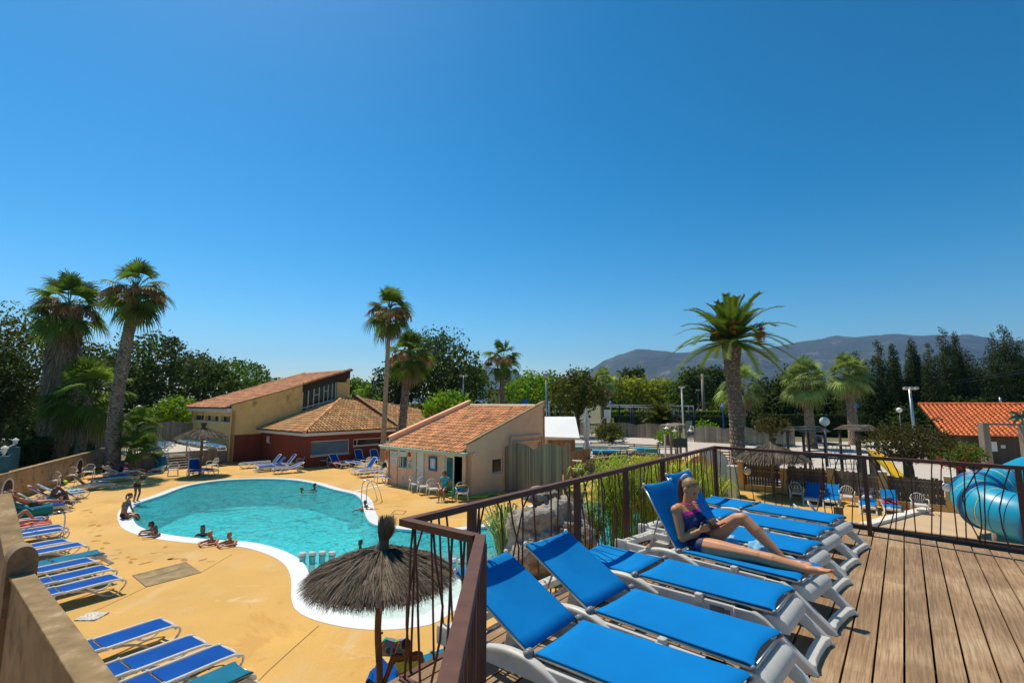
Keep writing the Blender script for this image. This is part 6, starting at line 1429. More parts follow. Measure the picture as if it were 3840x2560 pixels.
# plants beside the pool below the deck
for i,(u,v,h,n,st_,mt,lb,wd_) in enumerate(((1893,2110,1.75,150,False,'palmp','spiky dracaena clump left of the boulder',.03),
 (2215,2080,1.5,110,False,'mid','dark strappy clump right behind the boulder',.03),
 (2300,2090,2.5,60,True,'fig','tall papyrus clump behind the deck railing, left part',.03),(2400,2085,2.7,64,True,'fig','tall papyrus clump behind the deck railing, middle part',.03),(2500,2050,2.6,60,True,'fig','tall papyrus clump left of the deck lounger backs',.03),
 (2330,1990,2.4,90,False,'fig','arching yellow green clump rising over the railing',.035),(2440,1970,2.3,90,False,'fig','second arching yellow green clump over the railing',.035),(2590,1985,2.3,50,True,'fig','papyrus clump right of the young woman\'s head',.03),(2660,1960,2.0,120,False,'fig','drooping reed clump beside the far railing post',.03),
 (2270,1900,1.5,60,False,'fig','low yellow green reeds near the stone wall',.035),(2560,1900,1.6,60,False,'fig','low reeds beside the round yellow wall',.035),(2090,1815,1.0,80,False,'shade','dark grass tuft at the end of the tall picket screen',.03),
 (3500,1735,1.9,60,False,'mid','spiky yucca beside the oleander bush',.03))):
    p=P(u,v); grassplant((p.x,p.y,0),h,n,lb,30+i,mat=mt,stems=st_,w=wd_,group='plants around the pool',spread=.9 if st_ else .8,arch=.45 if i==0 else .6,name='papyrus_plant' if st_ else 'grass_clump')
# ---------- boulder, screens, fences, playground and plaza things
from mathutils import noise
def rock(name,label,c,r,seed,mat,par=None):
    m=MB(); m.ell((0,0,0),1,1,1,n=72,k=46); vs=[]
    for v in m.v:
        p=Vector(v); d=p.normalized(); f=1+.22*noise.noise(d*1.3+Vector((seed,0,0)))+.16*noise.noise(d*2.9+Vector((0,seed,0)))-.12*abs(noise.noise(d*5.5+Vector((0,0,seed))))+.05*noise.noise(d*13)
        q=Vector((d.x*r[0],d.y*r[1],d.z*r[2]))*f
        q.z=round(q.z/.13)*.13*.35+q.z*.65; vs.append(tuple(q))
    m.v=vs; o=m.build(name,mat,par,True); 
    if par is None: o.location=c; tag(o,label,'boulder')
    else: o.location=c
    return o
mrk=M('limestone',(.34,.3,.26),.9,.35,1.6,bump=1.,bscale=7,bdist=.09,dirt=(.13,.09,.055),dscale=1.5,dlo=.47,dhi=.62,det=9)
p=P(2065,2150); rock('boulder','huge weathered grey boulder standing between the pool and the deck',(p.x+.05,p.y+.35,.75),(1.4,1.1,1.2),3,mrk)
rock('boulder','smaller flat boulder balanced on top of the huge one',(p.x-.2,p.y+.75,1.95),(.5,.42,.26),8,mrk)
F0=P(1893,1844);F1=P(2003,1862);F2=P(2114,1852);F3=P(2142,1838)
pickets('picket_screen','tall grey green picket screen with scalloped top against the pool house side wall',[F0,F1,F2],2.3,.3,'screenwood',7,per=2.0,step=.075,w=.066)
pickets('picket_screen','return panel of the tall picket screen, turned away at its right end',[F2,F3],2.35,.2,'screenwood',8,per=1,step=.075,w=.066)
pickets('picket_fence','brown paling fence between the tall screen and the stone wall',[P(2142,1800),P(2215,1775)],1.65,.02,'brownwood',9,step=.09,w=.085)
# kiosk with white roof sheet
kz=thing('kiosk','timber kiosk with a plain white canvas roof behind the pool house','kiosk',(2.25,33.5,0)); m=MB(); m.add([(0,0,2.33),(2.35,0,2.26),(2.4,2.6,3.6),(0,2.6,3.6)]+[(0,0,2.27),(2.35,0,2.2),(2.4,2.6,3.54),(0,2.6,3.54)],[(0,1,2,3),(4,5,6,7),(0,1,5,4),(1,2,6,5),(2,3,7,6),(3,0,4,7)],r=.5); m.build('roof',M('white_canvas',(.84,.84,.84),.7,.03,1),kz)
m=MB(); m.box((1.1,.1,2.2),(2.3,.06,.16)); m.build('fascia',MT['paint'],kz); m=MB(); m.box((1.1,1.3,1.1),(1.9,2.3,2.15)); m.build('walls',MT['brownwood'],kz)
def shelf(label,u,v,y):
    p=Yd(u,v,y); t=thing('wall_shelf',label,'shelf',p,-.3); m=MB(); m.box((0,0,0),(.5,.3,.03)); m.box((0,.1,-.1),(.03,.08,.18)); m.build('board',MT['paint'],t)
shelf('upper white shelf sticking out of the brown paling fence',2163,1727,26.5); shelf('lower white shelf sticking out of the brown paling fence',2163,1757,26.5)
# folded parasol
p=Yd(2197,1505,36); fp=thing('folded_parasol','tall folded white parasol standing on the plaza terrace','parasol',(p.x,p.y,0)); m=MB(); m.tube([(0,0,0),(0,0,4.25)],.03,6); m.build('pole',MT['alu'],fp); m=MB(); pr=[(.2,.95),(.24,1.3),(.16,1.75),(.12,1.85),(.2,2.3),(.19,2.9),(.23,3.2),(.12,3.8),(.03,4.22),(.001,4.25)]
m.lathe(pr,14); vs=[]
for i,v in enumerate(m.v): k=i%14; f=1+(.22 if k%2 else -.18); vs.append((v[0]*f,v[1]*f,v[2]))
m.v=vs; m.build('canopy',whb,fp)
m=MB(); m.lathe([(.001,0),(.35,0),(.3,.12),(.001,.12)],16); m.build('foot',MT['concrete'],fp)
# tables with cloths and dark chairs
gT='cloth covered terrace tables'
mfl_=M('patterned_cloth',(.5,.48,.44),.85,.5,14,dirt=(.1,.28,.26),dscale=9,dlo=.5,dhi=.6); mtq=CL('turquoise_cloth',(.06,.36,.55)); mgn=CL('green_cloth',(.05,.2,.15))
for i,(u,v,w,mt,lb) in enumerate(((2178,1688,1.6,whb,'white cloth table behind the folded parasol'),(2246,1702,1.6,mfl_,'patterned cloth table right of the folded parasol'),(2270,1722,2.0,mtq,'long turquoise cloth table in front of the patterned ones'),(2325,1704,1.5,mfl_,'second patterned cloth table, before the slatted bench fence'),(2405,1712,1.3,mtq,'turquoise and green cloth table at the right end of the terrace'),(2440,1716,.9,mgn,'small green cloth table next to the turquoise one at the right end'),(2180,1708,1.2,mgn,'green cloth table by the brown paling fence'))):
    p=P(u,v); t=thing('terrace_table',lb,'table',p,R(-8),gT); m=MB(); m.box((0,0,.74),(w,.85,.03)); 
    for s in(-1,1):
        for q in(-1,1): m.box((s*(w/2-.08),q*.35,.36),(.05,.05,.73))
    m.build('table_frame',MT['grey'],t); m=MB(); W2_=w/2+.02
    m.box((0,0,.765),(2*W2_,.9,.012)); 
    for s in(-1,1): m.box((s*W2_,0,.6),(.012,.9,.34))
    for s in(-1,1): m.box((0,s*.452,.62),(2*W2_,.012,.3))
    m.build('cloth',mt,t)
for i,(u,v,ph,lb) in enumerate(((2252,1718,20,'dark chair left of two under the turquoise table'),(2266,1719,-10,'dark chair right of two under the turquoise table'),(2338,1700,190,'dark chair tucked under the second patterned table'),(2300,1692,180,'navy chair behind the patterned tables'))): place('c',lb,P(u,v),ph,0,'dark terrace chairs',mat='navy' if i>1 else 'dark')
m=MB(); p=P(2371,1720); t=thing('yellow_table','round yellow topped table on thin legs near the low paling fence','table',p); m.lathe([(.001,.72),(.42,.72),(.42,.76),(.001,.76)],18); m.build('top',MT['yellow'],t); m=MB(); 
for k in range(4): m.tube([(.25*math.cos(k*1.57),.25*math.sin(k*1.57),.72),(.32*math.cos(k*1.57),.32*math.sin(k*1.57),0)],.015,5)
m.build('legs',MT['alu'],t)
def slat_fence(name,label,a,b,h,n,mat,cat='fence',pw=1.6,post=.09,sh=.1):
    t=thing(name,label,cat,a); d=b-a; d.z=0; L_=d.length; d.normalize(); m=MB()
    for i in range(n): z=.12+(h-.15)*i/(n-1); m.bar(Vector((0,0,z)),d*L_+Vector((0,0,z)),.025,sh)
    m.build('slats',MT[mat],t); k=max(2,int(L_/pw)+1)
    for i in range(k): m=MB(); p=d*L_*i/(k-1); m.box(p+Vector((0,0,h/2+.03)),(post,post,h+.06),rz=math.atan2(d.y,d.x)); m.build('post',MT[mat],t)
    return t
slat_fence('slatted_fence','low brown slatted fence behind the cloth covered tables',P(2216,1690),P(2466,1702),.8,5,'brownwood')
slat_fence('slatted_fence','low brown slatted fence left of the great date palm, behind the round yellow walls',P(2680,1728),P(2835,1738),1.0,5,'brownwood')
slat_fence('slatted_fence','dark rail fence right of the great date palm',P(2850,1732),P(2960,1738),.95,4,'darkwood')
def bench(label,u,v,rz,w=1.8):
    t=thing('park_bench',label,'bench',P(u,v),rz); m=MB()
    for i in range(3): m.box((0,.05+i*.14,.44),(w,.11,.035))
    m.build('seat',MT['brownwood'],t); m=MB()
    for i in range(3): m.box((0,.44+i*.03,.6+i*.15),(w,.03,.11))
    m.build('backrest',MT['brownwood'],t)
    for s in(-1,1): m=MB(); m.box((s*w*.4,.25,.22),(.08,.45,.44)); m.box((s*w*.4,.47,.6),(.07,.06,.7)); m.build('leg',MT['darkwood'],t)
bench('slatted wooden bench on the plaza beside the pergola stand',2505,1702,-.15)
# stone wall
sa=P(2180,1784);sb=P(2352,1762); sa.z=sb.z=0; sw_=thing('stone_wall','pale mortared round stone wall with a sandy coping behind the yellow green plants','wall',sa); m=MB(); o=sa; wallq(m,Vector(),sb-o,0,.95,.3); 
ms=M('rubble_stone',(.3,.26,.2),.9,.3,3,bump=.5,bscale=20)
m.build('mortar',M('mortar',(.15,.12,.085),.95,.2,8),sw_); d=(sb-sa).normalized(); n_=Vector((d.y,-d.x,0)); m=MB(); L_=(sb-sa).length; zz_=.13
while zz_<.9:
    s=rnd.uniform(.1,.2)
    while s<L_-.1: 
        a=rnd.uniform(.09,.16); m.ell(d*s+n_*.01+Vector((0,0,zz_+rnd.uniform(-.02,.02))),a,.05,.1,n=8,k=5,M=Matrix((d,n_,Vector((0,0,1)))).transposed()); s+=a*2+.02
    zz_+=.21
m.build('stones',ms,sw_,True); m=MB(); m.bar(Vector((0,0,.98))-n_*.15,d*L_+Vector((0,0,.98))-n_*.15,.36,.06); m.build('coping',MT['coping'],sw_)
pickets('picket_fence','low dark paling fence with white wires in front of the cloth covered tables',[P(2225,1742),P(2360,1744),P(2560,1756)],.95,.02,'darkwood',12,step=.1,w=.08)
t=thing('fence_notice','small white pictogram notice hung on the low dark paling fence','sign',Yd(2430,1706,33.8)); m=MB(); m.box((0,0,0),(.22,.02,.34)); m.build('board',MT['paint'],t); m=MB(); m.ell((0,-.012,.03),.06,.004,.08); m.build('pictogram',rdp,t)
# terracotta topped low walls, round yellow walls, piers
def lowwall(label,a,b,h,mat,cm,name='low_wall'):
    t=thing(name,label,'wall',a); m=MB(); wallq(m,Vector(),b-a,0,h,.25); m.build('wall',MT[mat],t); d=(b-a).normalized(); n=Vector((-d.y,d.x,0))*.12; m=MB(); m.bar(n+Vector((0,0,h+.04)),b-a+n+Vector((0,0,h+.04)),.34,.08); m.build('coping',MT[cm],t)
lowwall('low yellow wall topped with terracotta, upper one behind the yellow green plants',P(2368,1776),P(2600,1790),1.0,'yellowpaint','redtile')
lowwall('low yellow wall topped with terracotta, lower one behind the yellow green plants',P(2348,1812),P(2580,1822),1.0,'yellowpaint','redtile')
def archwall(label,u,v,y,w,h,mf,mb2,rz,th=.35):
    p=Yd(u,1505,y); p.z=0; t=thing('arched_wall',label,'wall',p,rz); pr=[(-w/2,0),(w/2,0),(w/2,h-w/2)]+[(w/2*math.cos(R(a)),h-w/2+w/2*math.sin(R(a))) for a in range(12,180,12)]+[(-w/2,h-w/2)]
    m=MB(); m.ext(pr,(0,0,0),(1,0,0),(0,0,1),(0,th,0)); m.build('wall',mb2,t); m=MB(); m.ext([(a*.93,b*.97) for a,b in pr],(0,-.012,0),(1,0,0),(0,0,1),(0,.011,0)); m.build('painted_face',mf,t)
mpb=M('pale_blue_paint',(.4,.46,.47),.8,.1,3)
archwall('round topped yellow wall beside the papyrus, in front',2612,1760,24,1.55,2.1,MT['yellowpaint'],MT['yellowpaint'],.25)
archwall('round topped wall with a pale blue face behind the yellow one',2660,1745,25.5,1.6,2.3,mpb,MT['yellowpaint'],-.2)
def pier(u,tp,bt,y,label,w=.3,mat='yellowpaint'):
    p=Yd(u,1505,y); z=V_(tp,y); t=thing('wall_pier',label,'pier',(p.x,p.y,0),R(45),'yellow rendered piers of the slatted fence'); m=MB(); m.box((0,0,z/2),(w,w,z)); m.build('shaft',MT[mat],t); m=MB(); m.box((0,0,z+.015),(w+.03,w+.03,.03)); m.build('cap',MT['paint'],t); return Vector((p.x,p.y,0))
pier(2706,1758,0,25.8,'short stepped yellow pier right of the round topped walls',.5); pier(2733,1747,0,24.8,'pale blue stepped pier right of the round topped walls',.4,'mint')
PR=[pier(2764,1729,0,27,'tall yellow pier at the left end of the slatted fence'),pier(2922,1758,0,25.8,'yellow pier behind the grey thatched parasol'),pier(3095,1754,0,24.6,'yellow pier behind the two bare loungers'),pier(3285,1769,0,22.6,'yellow pier behind the lounger with the dark towel'),pier(3526,1788,0,21.3,'yellow pier at the right end of the slatted fence')]
mgr2=M('red_play_board',(.5,.04,.04),.8,.2,3)
for i,(a,b) in enumerate(zip(PR[:-1],PR[1:])):
    d=(b-a).normalized(); a2=a+d*.18;b2=b-d*.18; nm=('left end of the slatted fence','thatched parasol and the bare loungers','bare loungers and the dark towel','right end, behind the coral towel')[i]
    h=1.08 if i else 1.2
    t=thing('slatted_fence',('dark vertical board fence panel with narrow gaps, %s')%(('at the '+nm) if i in(0,) else ('between the '+nm) if i in (1,2) else 'at the '+nm),'fence',a2,0,'board fence panels between yellow piers'); L_=(b2-a2).length; m=MB(); s=.05; an=math.atan2(d.y,d.x)
    while s<L_-.04: hh=h+rnd.uniform(-.05,.05); m.box(d*s+Vector((0,0,.3+hh/2)),(.118,.022,hh),rz=an); s+=.135
    n=Vector((-d.y,d.x,0))*.03
    for z in(.5,1.15): m.bar(n+Vector((0,0,z)),n+d*L_+Vector((0,0,z)),.03,.08)
    m.build('boards',MT['darkwood'],t); m=MB(); m.bar(n*3+Vector((0,0,.85)),n*3+d*L_+Vector((0,0,.85)),.02,.3); m.build('red_board',mgr2,t); m=MB(); m.bar(n*3+Vector((0,0,1.17)),n*3+d*L_+Vector((0,0,1.17)),.02,.3); m.build('yellow_board',MT['yellow'],t)
    m=MB(); m.bar(-n*1.6+Vector((0,0,1.25)),-n*1.6+d*L_+Vector((0,0,1.25)),.006,.006); m.build('wire',MT['alu'],t)
    m=MB(); m.bar(Vector((0,0,.14)),d*L_+Vector((0,0,.14)),.28,.28); m.build('plinth',MT['yellowpaint'],t)
def port(label,u,v,y,r,ph):
    t=thing('bulkhead_lamp',label,'lamp',Yd(u,v,y),R(-ph)); m=MB(); m.tube([(0,.05,0),(0,-.03,0)],[r,r*.9],20); m.build('rim',MT['steel'],t,True); m=MB(); m.ell((0,-.03,0),r*.75,.04,r*.75); m.build('glass_dome',MT['lamp'],t,True)
port('round metal bulkhead lamp on the timber planter by the right end of the slatted fence',3552,1825,20.4,.2,10); port('round metal bulkhead lamp on the board fence beside the grey thatched parasol',2805,1766,26.3,.23,0)
# timber planter and beige slab with white kerb, slide
t=thing('timber_planter','dark timber planter box to the right of the slatted fence','planter',(18.9,20.9,0),R(-20)); m=MB()
for i in range(9): m.box((.2+i*.33,0,.72),(.3,.06,1.42+rnd.uniform(-.02,.02)))
m.box((1.5,.8,1.35),(3,1.6,.06)); m.build('planter_boards',MT['darkwood'],t)
ka=P(3262,1984);kb=P(3548,1906); mslab=M('beige_screed',(.52,.37,.22),.85,.07,1.2,bump=.15,bscale=20,dirt=(.46,.33,.2),dscale=.5)
poly_sheet('beige_slab',[(ka.x,ka.y),(kb.x,kb.y),(22,23.5),(40,22),(40,-2),(9,-2)],[],.05,mslab)
tag(flat('white_kerb',[ka,kb,kb+Vector((-.2,.3,0)),ka+Vector((-.2,.3,0))],.0,.17,MT['paint']),'white painted kerb between the yellow deck and the beige slab','kerb')
# blue flume
ft=thing('water_slide','big turquoise tube slide curling round above the beige slab at the right edge','water slide',(17.35,16.4,-.12)); mfb=M('turquoise_fibreglass',(.006,.31,.49),.38,.05,2,spec=.6); 
rT=.72; RTc=1.55; path=[]
for i in range(46):
    a=R(-100+ -i*6.2+190); 
    th=R(75+i*5.0); x=RTc*math.cos(th); y_=RTc*math.sin(th); path.append(Vector((x,y_,1.75-.021*i)))
a0=path[0]; path=[a0+Vector((3.6-1.2*k,.55-.15*k,.75-.2*k)) for k in range(3)]+path
path=path[:3]+[p for p in path[3:]]
e0=path[-1]; e1=(path[-1]-path[-2]).normalized(); path+=[e0+e1*.8+Vector((.1,-.1,-.1)),e0+e1*1.8+Vector((.3,-.3,-.25)),e0+e1*3+Vector((.5,-.7,-.4))]
m=MB(); m.tube(path,rT,28); m.build('tube',mfb,ft,True)
m=MB()
for k in range(3,len(path)-1,9):
    d=(path[k+1]-path[k]).normalized(); m.tube([path[k]-d*.035,path[k]+d*.035],[rT+.09,rT+.09],28)
m.build('flange',M('blue_flange',(.01,.1,.25),.4,.1,4),ft,True); 
m=MB(); m2=MB()
for k in range(4,len(path)-1,2):
    d=(path[k+1]-path[k]).normalized(); (m if k%6 else m2).tube([path[k]-d*.008,path[k]+d*.008],[rT+.008]*2,28)
m.build('joint_bands',M('dark_blue_band',(.01,.08,.22),.4,.1,4),ft,True); m2.build('yellow_bands',MT['yellow'],ft,True)
for x,y_ in((-1.3,.4),(.2,1.5),(-.6,-1.2)): m=MB(); m.tube([(x,y_,0),(x,y_,1)],.09,8); m.build('support_leg',MT['alu'],ft)
# red roofed shed
E0=Vector((30.9,35.3,0)); gd=hd(114); gu=hd(24); L_=12; sh=thing('tiled_shed','timber shed with bright orange barrel tiled roof in front of the cypresses','shed',E0)
tiles('roof',MT['redtile'],sh,E0+Vector((0,0,2.3)),gd,(gu*4.5+Vector((0,0,2.15))),[(0,0),(L_,0),(L_,5),(0,5)],org=E0,tw=.29,th=.3,hh=.1,seg=5)
m=MB(); ridge(m,gu*4.5+Vector((0,0,4.5)),gu*4.5+gd*L_+Vector((0,0,4.5)),.14); m.build('ridge_tiles',MT['redtile'],sh)
m=MB(); wallq(m,gu*.7+gd*.3,gu*.7+gd*L_,0,2.45,.2); wallq(m,gu*5+gd*.3,gu*.7+gd*.3,0,2.3,.2); m.build('board_walls',MT['darkwood'],sh)
WS=Wall(E0+gu*.7+gd*.3,E0+gu*.7+gd*L_,E0)
def shs(lb,u0,v0,u1,v1,mat,nm='notice_sheet'):
    a=WS.px(u0,v0);b=WS.px(u1,v1); t=thing(nm,lb,'sign',WS.pt((a[0]+b[0])/2,(a[1]+b[1])/2,.02)+E0); m=MB(); m.box((0,0,0),(abs(b[0]-a[0]),.02,abs(a[1]-b[1])),rz=WS.an); m.build('board',mat,t); return t
t=shs('large white notice sheet on the shed wall',3706,1655,3741,1692,MT['paint'])
t=shs('small blue square sign on the shed wall beside the grey post',3683,1658,3697,1679,MT['bluep'],'wall_sign'); m=MB(); m.box(WS.n*.025+Vector((0,0,.08)),(.12,.01,.1),rz=WS.an); m.build('white_emblem',MT['paint'],t)
t=shs('narrow pale plate on the shed wall, right of the white notice',3752,1668,3771,1680,MT['mint'],'wall_sign')
for i,x in enumerate((5.1,8.8)): m=MB(); p=gu*4.7+gd*x; m.tube([p+Vector((0,0,4.3)),p+Vector((0,0,5.0))],.07,7); m.build('vent_pipe',MT['alu'],sh,True)
# frame with palm cut-out
fr=thing('palm_sign_stand','grey timber post frame carrying a green palm cut-out before the orange roof','frame',Yd(3676,1505,27)+Vector((0,0,-4.7))); m=MB()
for x,h_,w_ in((0,3.55,.34),(1.75,3.45,.24)): m.box((x,-x*.2,h_/2),(w_,w_,h_))
m.build('post',MT['greywood'],fr); m=MB(); m.bar((.1,0,3.5),(3.6,-.8,3.4),.1,.1); m.bar((.1,0,2.9),(3.6,-.8,2.85),.03,.03); m.build('beam',MT['greywood'],fr)
m=MB(); c=Vector((1.75,-.42,3.95))
for a,l in((100,.45),(150,.8),(185,.85),(215,.8),(60,.6),(25,.85),(-5,.85),(-35,.75)):
    pr=[]; a=R(a)
    for s in(0,.3,.6,.85,1): pr.append((l*s*math.cos(a),l*s*math.sin(a)-.35*l*s*s+.12*math.sin(s*3.14)))
    for s in(.85,.6,.3,0): pr.append((l*s*math.cos(a),l*s*math.sin(a)-.35*l*s*s+.12*math.sin(s*3.14)-.2*math.sin(min(1,s+.15)*2.9)))
    m.ext(pr,c,(1,-.1,0),(0,0,1),(0,.012+.003*a,0))
m.box((1.75,-.42,3.4),(.1,.03,1.1)); m.build('palm_cutout',M('green_paint',(.005,.12,.05),.5,.1,3),fr)
# lamps
def globe(label,u,v,y,r,ph=None):
    p=Yd(u,v,y); t=thing('globe_lamp',label,'lamp post',(p.x,p.y,0),0,'white globe lamps'); m=MB(); m.tube([(0,0,0),(0,0,p.z-r*.8)],.05,8); m.build('post',MT['grey'],t,True); m=MB(); m.ell((0,0,p.z),r,r,r,n=20,k=12); m.build('globe',MT['lamp'],t,True)
globe('white globe lamp on a grey post in the playground',3092,1580,32,.29); globe('small white globe lamp behind the reddish shrub',3372,1537,58,.3); globe('white globe lamp behind the leaning palm, by the car park',521,1530,45,.27)
def flood(label,u,v,y,wd,heads=2,mat='alu',r=.06,gp='floodlight poles'):
    p=Yd(u,v,y); t=thing('floodlight_pole',label,'floodlight',(p.x,p.y,0),0,gp); m=MB(); m.tube([(0,0,0),(0,0,p.z)],[r*1.3,r],8); m.build('pole',MT[mat],t,True)
    for k in range(heads):
        x=(k-(heads-1)/2)*wd*1.2; m=MB(); m.box((x*.9,-.12,p.z),(wd*.62,.22,wd*.42),M=Matrix.Rotation(R(-20),3,'X')); m.build('floodlight_head',MT['concrete'],t); 
    m=MB(); m.bar((-(heads-1)*wd*.6,0,p.z-.1),((heads-1)*wd*.6+.01,0,p.z-.1),.05,.05); m.build('crossbar',MT[mat],t); return t
flood('tall thin floodlight pole behind the right gable of the pool house',2048,1408,42,.65,1); flood('floodlight pole before the large dark tree, behind the pool house roof',1738,1408,52,.5,2); flood('white double headed floodlight pole on the plaza',2556,1451,62,.45,2,'paint',.09)
flood('thin dark double lamp beyond the white floodlight pole',2617,1462,84,.4,2,'navy',.04); flood('leaning grey floodlight mast left of the orange roof',3411,1455,38,.4,3,'alu',.1); flood('short lamp on a grey post behind the white kiosk roof',2060,1506,52,.4,1,'grey',.1)
p=Yd(2633,1402,86); t=thing('utility_pole','weathered wooden utility pole left of the great date palm','utility pole',(p.x,p.y,0)); m=MB(); m.tube([(0,0,0),(0,0,p.z)],[.3,.22],9); m.build('pole',MT['greywood'],t,True); m=MB(); m.bar((-.9,0,p.z-.4),(.9,0,p.z-.4),.12,.12); m.build('crossarm',MT['greywood'],t)
q=Yd(3900,1372,60); p0=Vector((p.x,p.y,p.z-.3)); w_=thing('power_line','two thin power lines running right from the utility pole','power line',p0)
for dz in(0,-.35):
    m=MB(); m.tube([(q-p0)*s+Vector((0,0,dz-2.6*4*s*(1-s))) for s in [i/16 for i in range(17)]],.018,4); m.build('cable',MT['grey'],w_)
def bluecap(label,u,v,y):
    p=Yd(u,v,y); t=thing('blue_capped_post',label,'post',(p.x,p.y,0),0,'posts with blue caps'); m=MB(); m.tube([(0,0,0),(0,0,p.z)],.09,8); m.build('post',MT['bluep'] if u>2500 else MT['paint'],t); m=MB(); m.lathe([(.4,p.z),(.34,p.z+.25),(.15,p.z+.5),(.001,p.z+.6)],12); m.build('cap',MT['bluep'],t)
bluecap('blue post with a blue domed cap left of the great date palm',2710,1528,70); bluecap('white post with a blue cap above the pool house roof',1969,1513,58); bluecap('blue post beside the right hand fan palm',3208,1528,56); bluecap('blue capped post behind the feathery tamarisk',2290,1516,84)
# sail and sports frame
p=Yd(1905,1530,60);q=Yd(2040,1520,60); m=MB(); vs=[]
for i in range(13):
    s=i/12
    for k in(0,1): vs.append(p.lerp(q,s)+Vector((0,k*3,-.7*math.sin(s*3.14)+.35*k)))
m.add(vs,[(i*2,i*2+1,i*2+3,i*2+2) for i in range(12)]); o=m.build('shade_sail',MT['bluep']); s_=o.modifiers.new('s','SOLIDIFY'); s_.thickness=.03; tag(o,'bright blue shade sail just above the pool house ridge','shade sail')
sp=thing('sports_court','navy steel multi sports court frame with orange boards beyond the plaza','sports court',Yd(2240,1505,72)-Vector((0,0,4.7))); o=sp.location.copy(); m=MB()
for v0,yy,ua,ub in((1517,72,2230,2602),(1523,70,2268,2500),(1516,76,2014,2602)): a=Yd(ua,v0,yy)-o;b=Yd(ub,v0+6,yy)-o; m.tube([a,b],.09,6)
m.build('top_rail',MT['alu'],sp); m=MB()
for u,yy in((2015,74),(2100,74),(2270,70),(2322,70),(2365,72),(2373,70),(2410,72),(2428,72),(2484,71),(2505,71),(2530,72),(2545,72),(2582,71),(2600,70)):
    a=Yd(u,1505,yy)-o; a.z=0; m.tube([a,a+Vector((0,0,4.15))],.12,6); m.build('post',MT['navy'],sp,True); m=MB()
a=Yd(2555,1538,71)-o;b=Yd(2582,1556,71)-o; m.tube([a,b],.1,6); m.build('brace',MT['navy'],sp)
m=MB(); 
for ua,ub,va,vb,yy in((2486,2528,1557,1590,71.5),(2530,2590,1552,1574,72.2)): a=Yd(ua,va,yy)-o;b=Yd(ub,vb,yy)-o; m.box((a+b)/2,(b.x-a.x,.06,a.z-b.z))
m.build('orange_boards',MT['brownwood'],sp); m=MB(); a=Yd(2570,1577,69)-o;b=Yd(2597,1625,69)-o; m.box((a+b)/2,(b.x-a.x,.06,a.z-b.z)); m.build('grey_board',MT['concrete'],sp)
m=MB(); c=Yd(2516,1543,70.5)-o; pr=[(-.5,-.4),(.5,-.4),(.5,.2)]+[(.5*math.cos(R(a)),.2+.35*math.sin(R(a))) for a in range(20,180,20)]+[(-.5,.2)]; m.ext(pr,c,(1,0,0),(0,0,1),(0,.05,0)); m.build('backboard',MT['paint'],sp); m=MB(); m.tube([c+Vector((.25*math.cos(a),-.3+.25*math.sin(a),-.25)) for a in [i*.5236 for i in range(13)]],.025,4); m.build('hoop',MT['navy'],sp)
p=Yd(2275,1550,64); t=thing('basketball_hoop','curved white basketball post with a white board left of the wavy fence','basketball hoop',(p.x,p.y,0)); m=MB(); m.tube(catmull([(-.9,0,0),(-.9,0,1.6),(-.6,0,2.4),(0,0,2.9)],5,False),.06,6); m.build('post',MT['paint'],t,True); m=MB(); m.box((.1,0,3.1),(.9,.05,1.1)); m.build('backboard',MT['paint'],t)
# far wavy fences, gate, tennis tables, bins
gW='silvered scalloped picket fences across the plaza'
pickets('picket_fence','long silvered scalloped picket fence left of the playground gate',[P(2290,1635),P(2492,1645)],1.62,.28,'greywood',15,step=.16,w=.14,per=4.6,group=gW)
pickets('picket_fence','long silvered scalloped picket fence either side of the great date palm',[P(2602,1656),P(2985,1674)],1.62,.28,'greywood',16,step=.16,w=.14,per=3.6,group=gW)
pickets('picket_fence','short silvered picket fence piece left of the folded parasol',[P(2168,1632),P(2192,1633)],1.75,.1,'greywood',17,step=.16,w=.14,per=3,group=gW)
def bars(label,a,b,h,step=.22,mat='navy'):
    t=thing('metal_fence',label,'fence',a); d=b-a;d.z=0;L_=d.length;d.normalize(); m=MB(); s=0
    while s<L_: m.bar(d*s,d*s+Vector((0,0,h)),.03,.03); s+=step
    for z in(.1,h): m.bar(Vector((0,0,z)),d*L_+Vector((0,0,z)),.05,.05)
    m.build('bars',MT[mat],t)
bars('thin dark metal fence behind the folded parasol',P(2200,1632),P(2290,1636),1.5); bars('pale metal gate between the two scalloped fences',P(2494,1645),P(2600,1655),1.55,mat='grey')
def pingpong(label,u,v,y,w=2.7):
    p=Yd(u,v,y); t=thing('table_tennis_table',label,'table',(p.x,p.y,0)); m=MB(); m.box((0,0,.78),(w,1.5,.05)); m.build('top',M('blue_top',(.12,.3,.6),.35,.1,2) if u>2500 else mpb,t)
    for s in(-1,1): m=MB(); m.box((s*w*.3,0,.37),(.1,1.2,.74)); m.build('leg',MT['navy'],t)
pingpong('pale blue table tennis table behind the left scalloped fence',2408,1590,73,7); pingpong('blue table tennis table behind the scalloped fence, left of the great palm',2702,1603,62,4)
def bin_(label,u,v,w,h):
    p=P(u,v); t=thing('waste_bin',label,'bin',p,0,'navy bins beyond the playground'); m=MB(); m.lathe([(.001,0),(w*.4,0),(w*.5,h*.9),(w*.54,h)],14); m.build('bin_body',MT['navy'],t,True); m=MB(); m.lathe([(.001,h+.04),(w*.5,h+.02),(w*.54,h)],14); m.build('lid',MT['navy'],t,True)
bin_('large navy bin beside the globe lamp post',3122,1634,1.6,1.35); bin_('low navy container behind the play tower posts',3055,1662,1.7,.9)
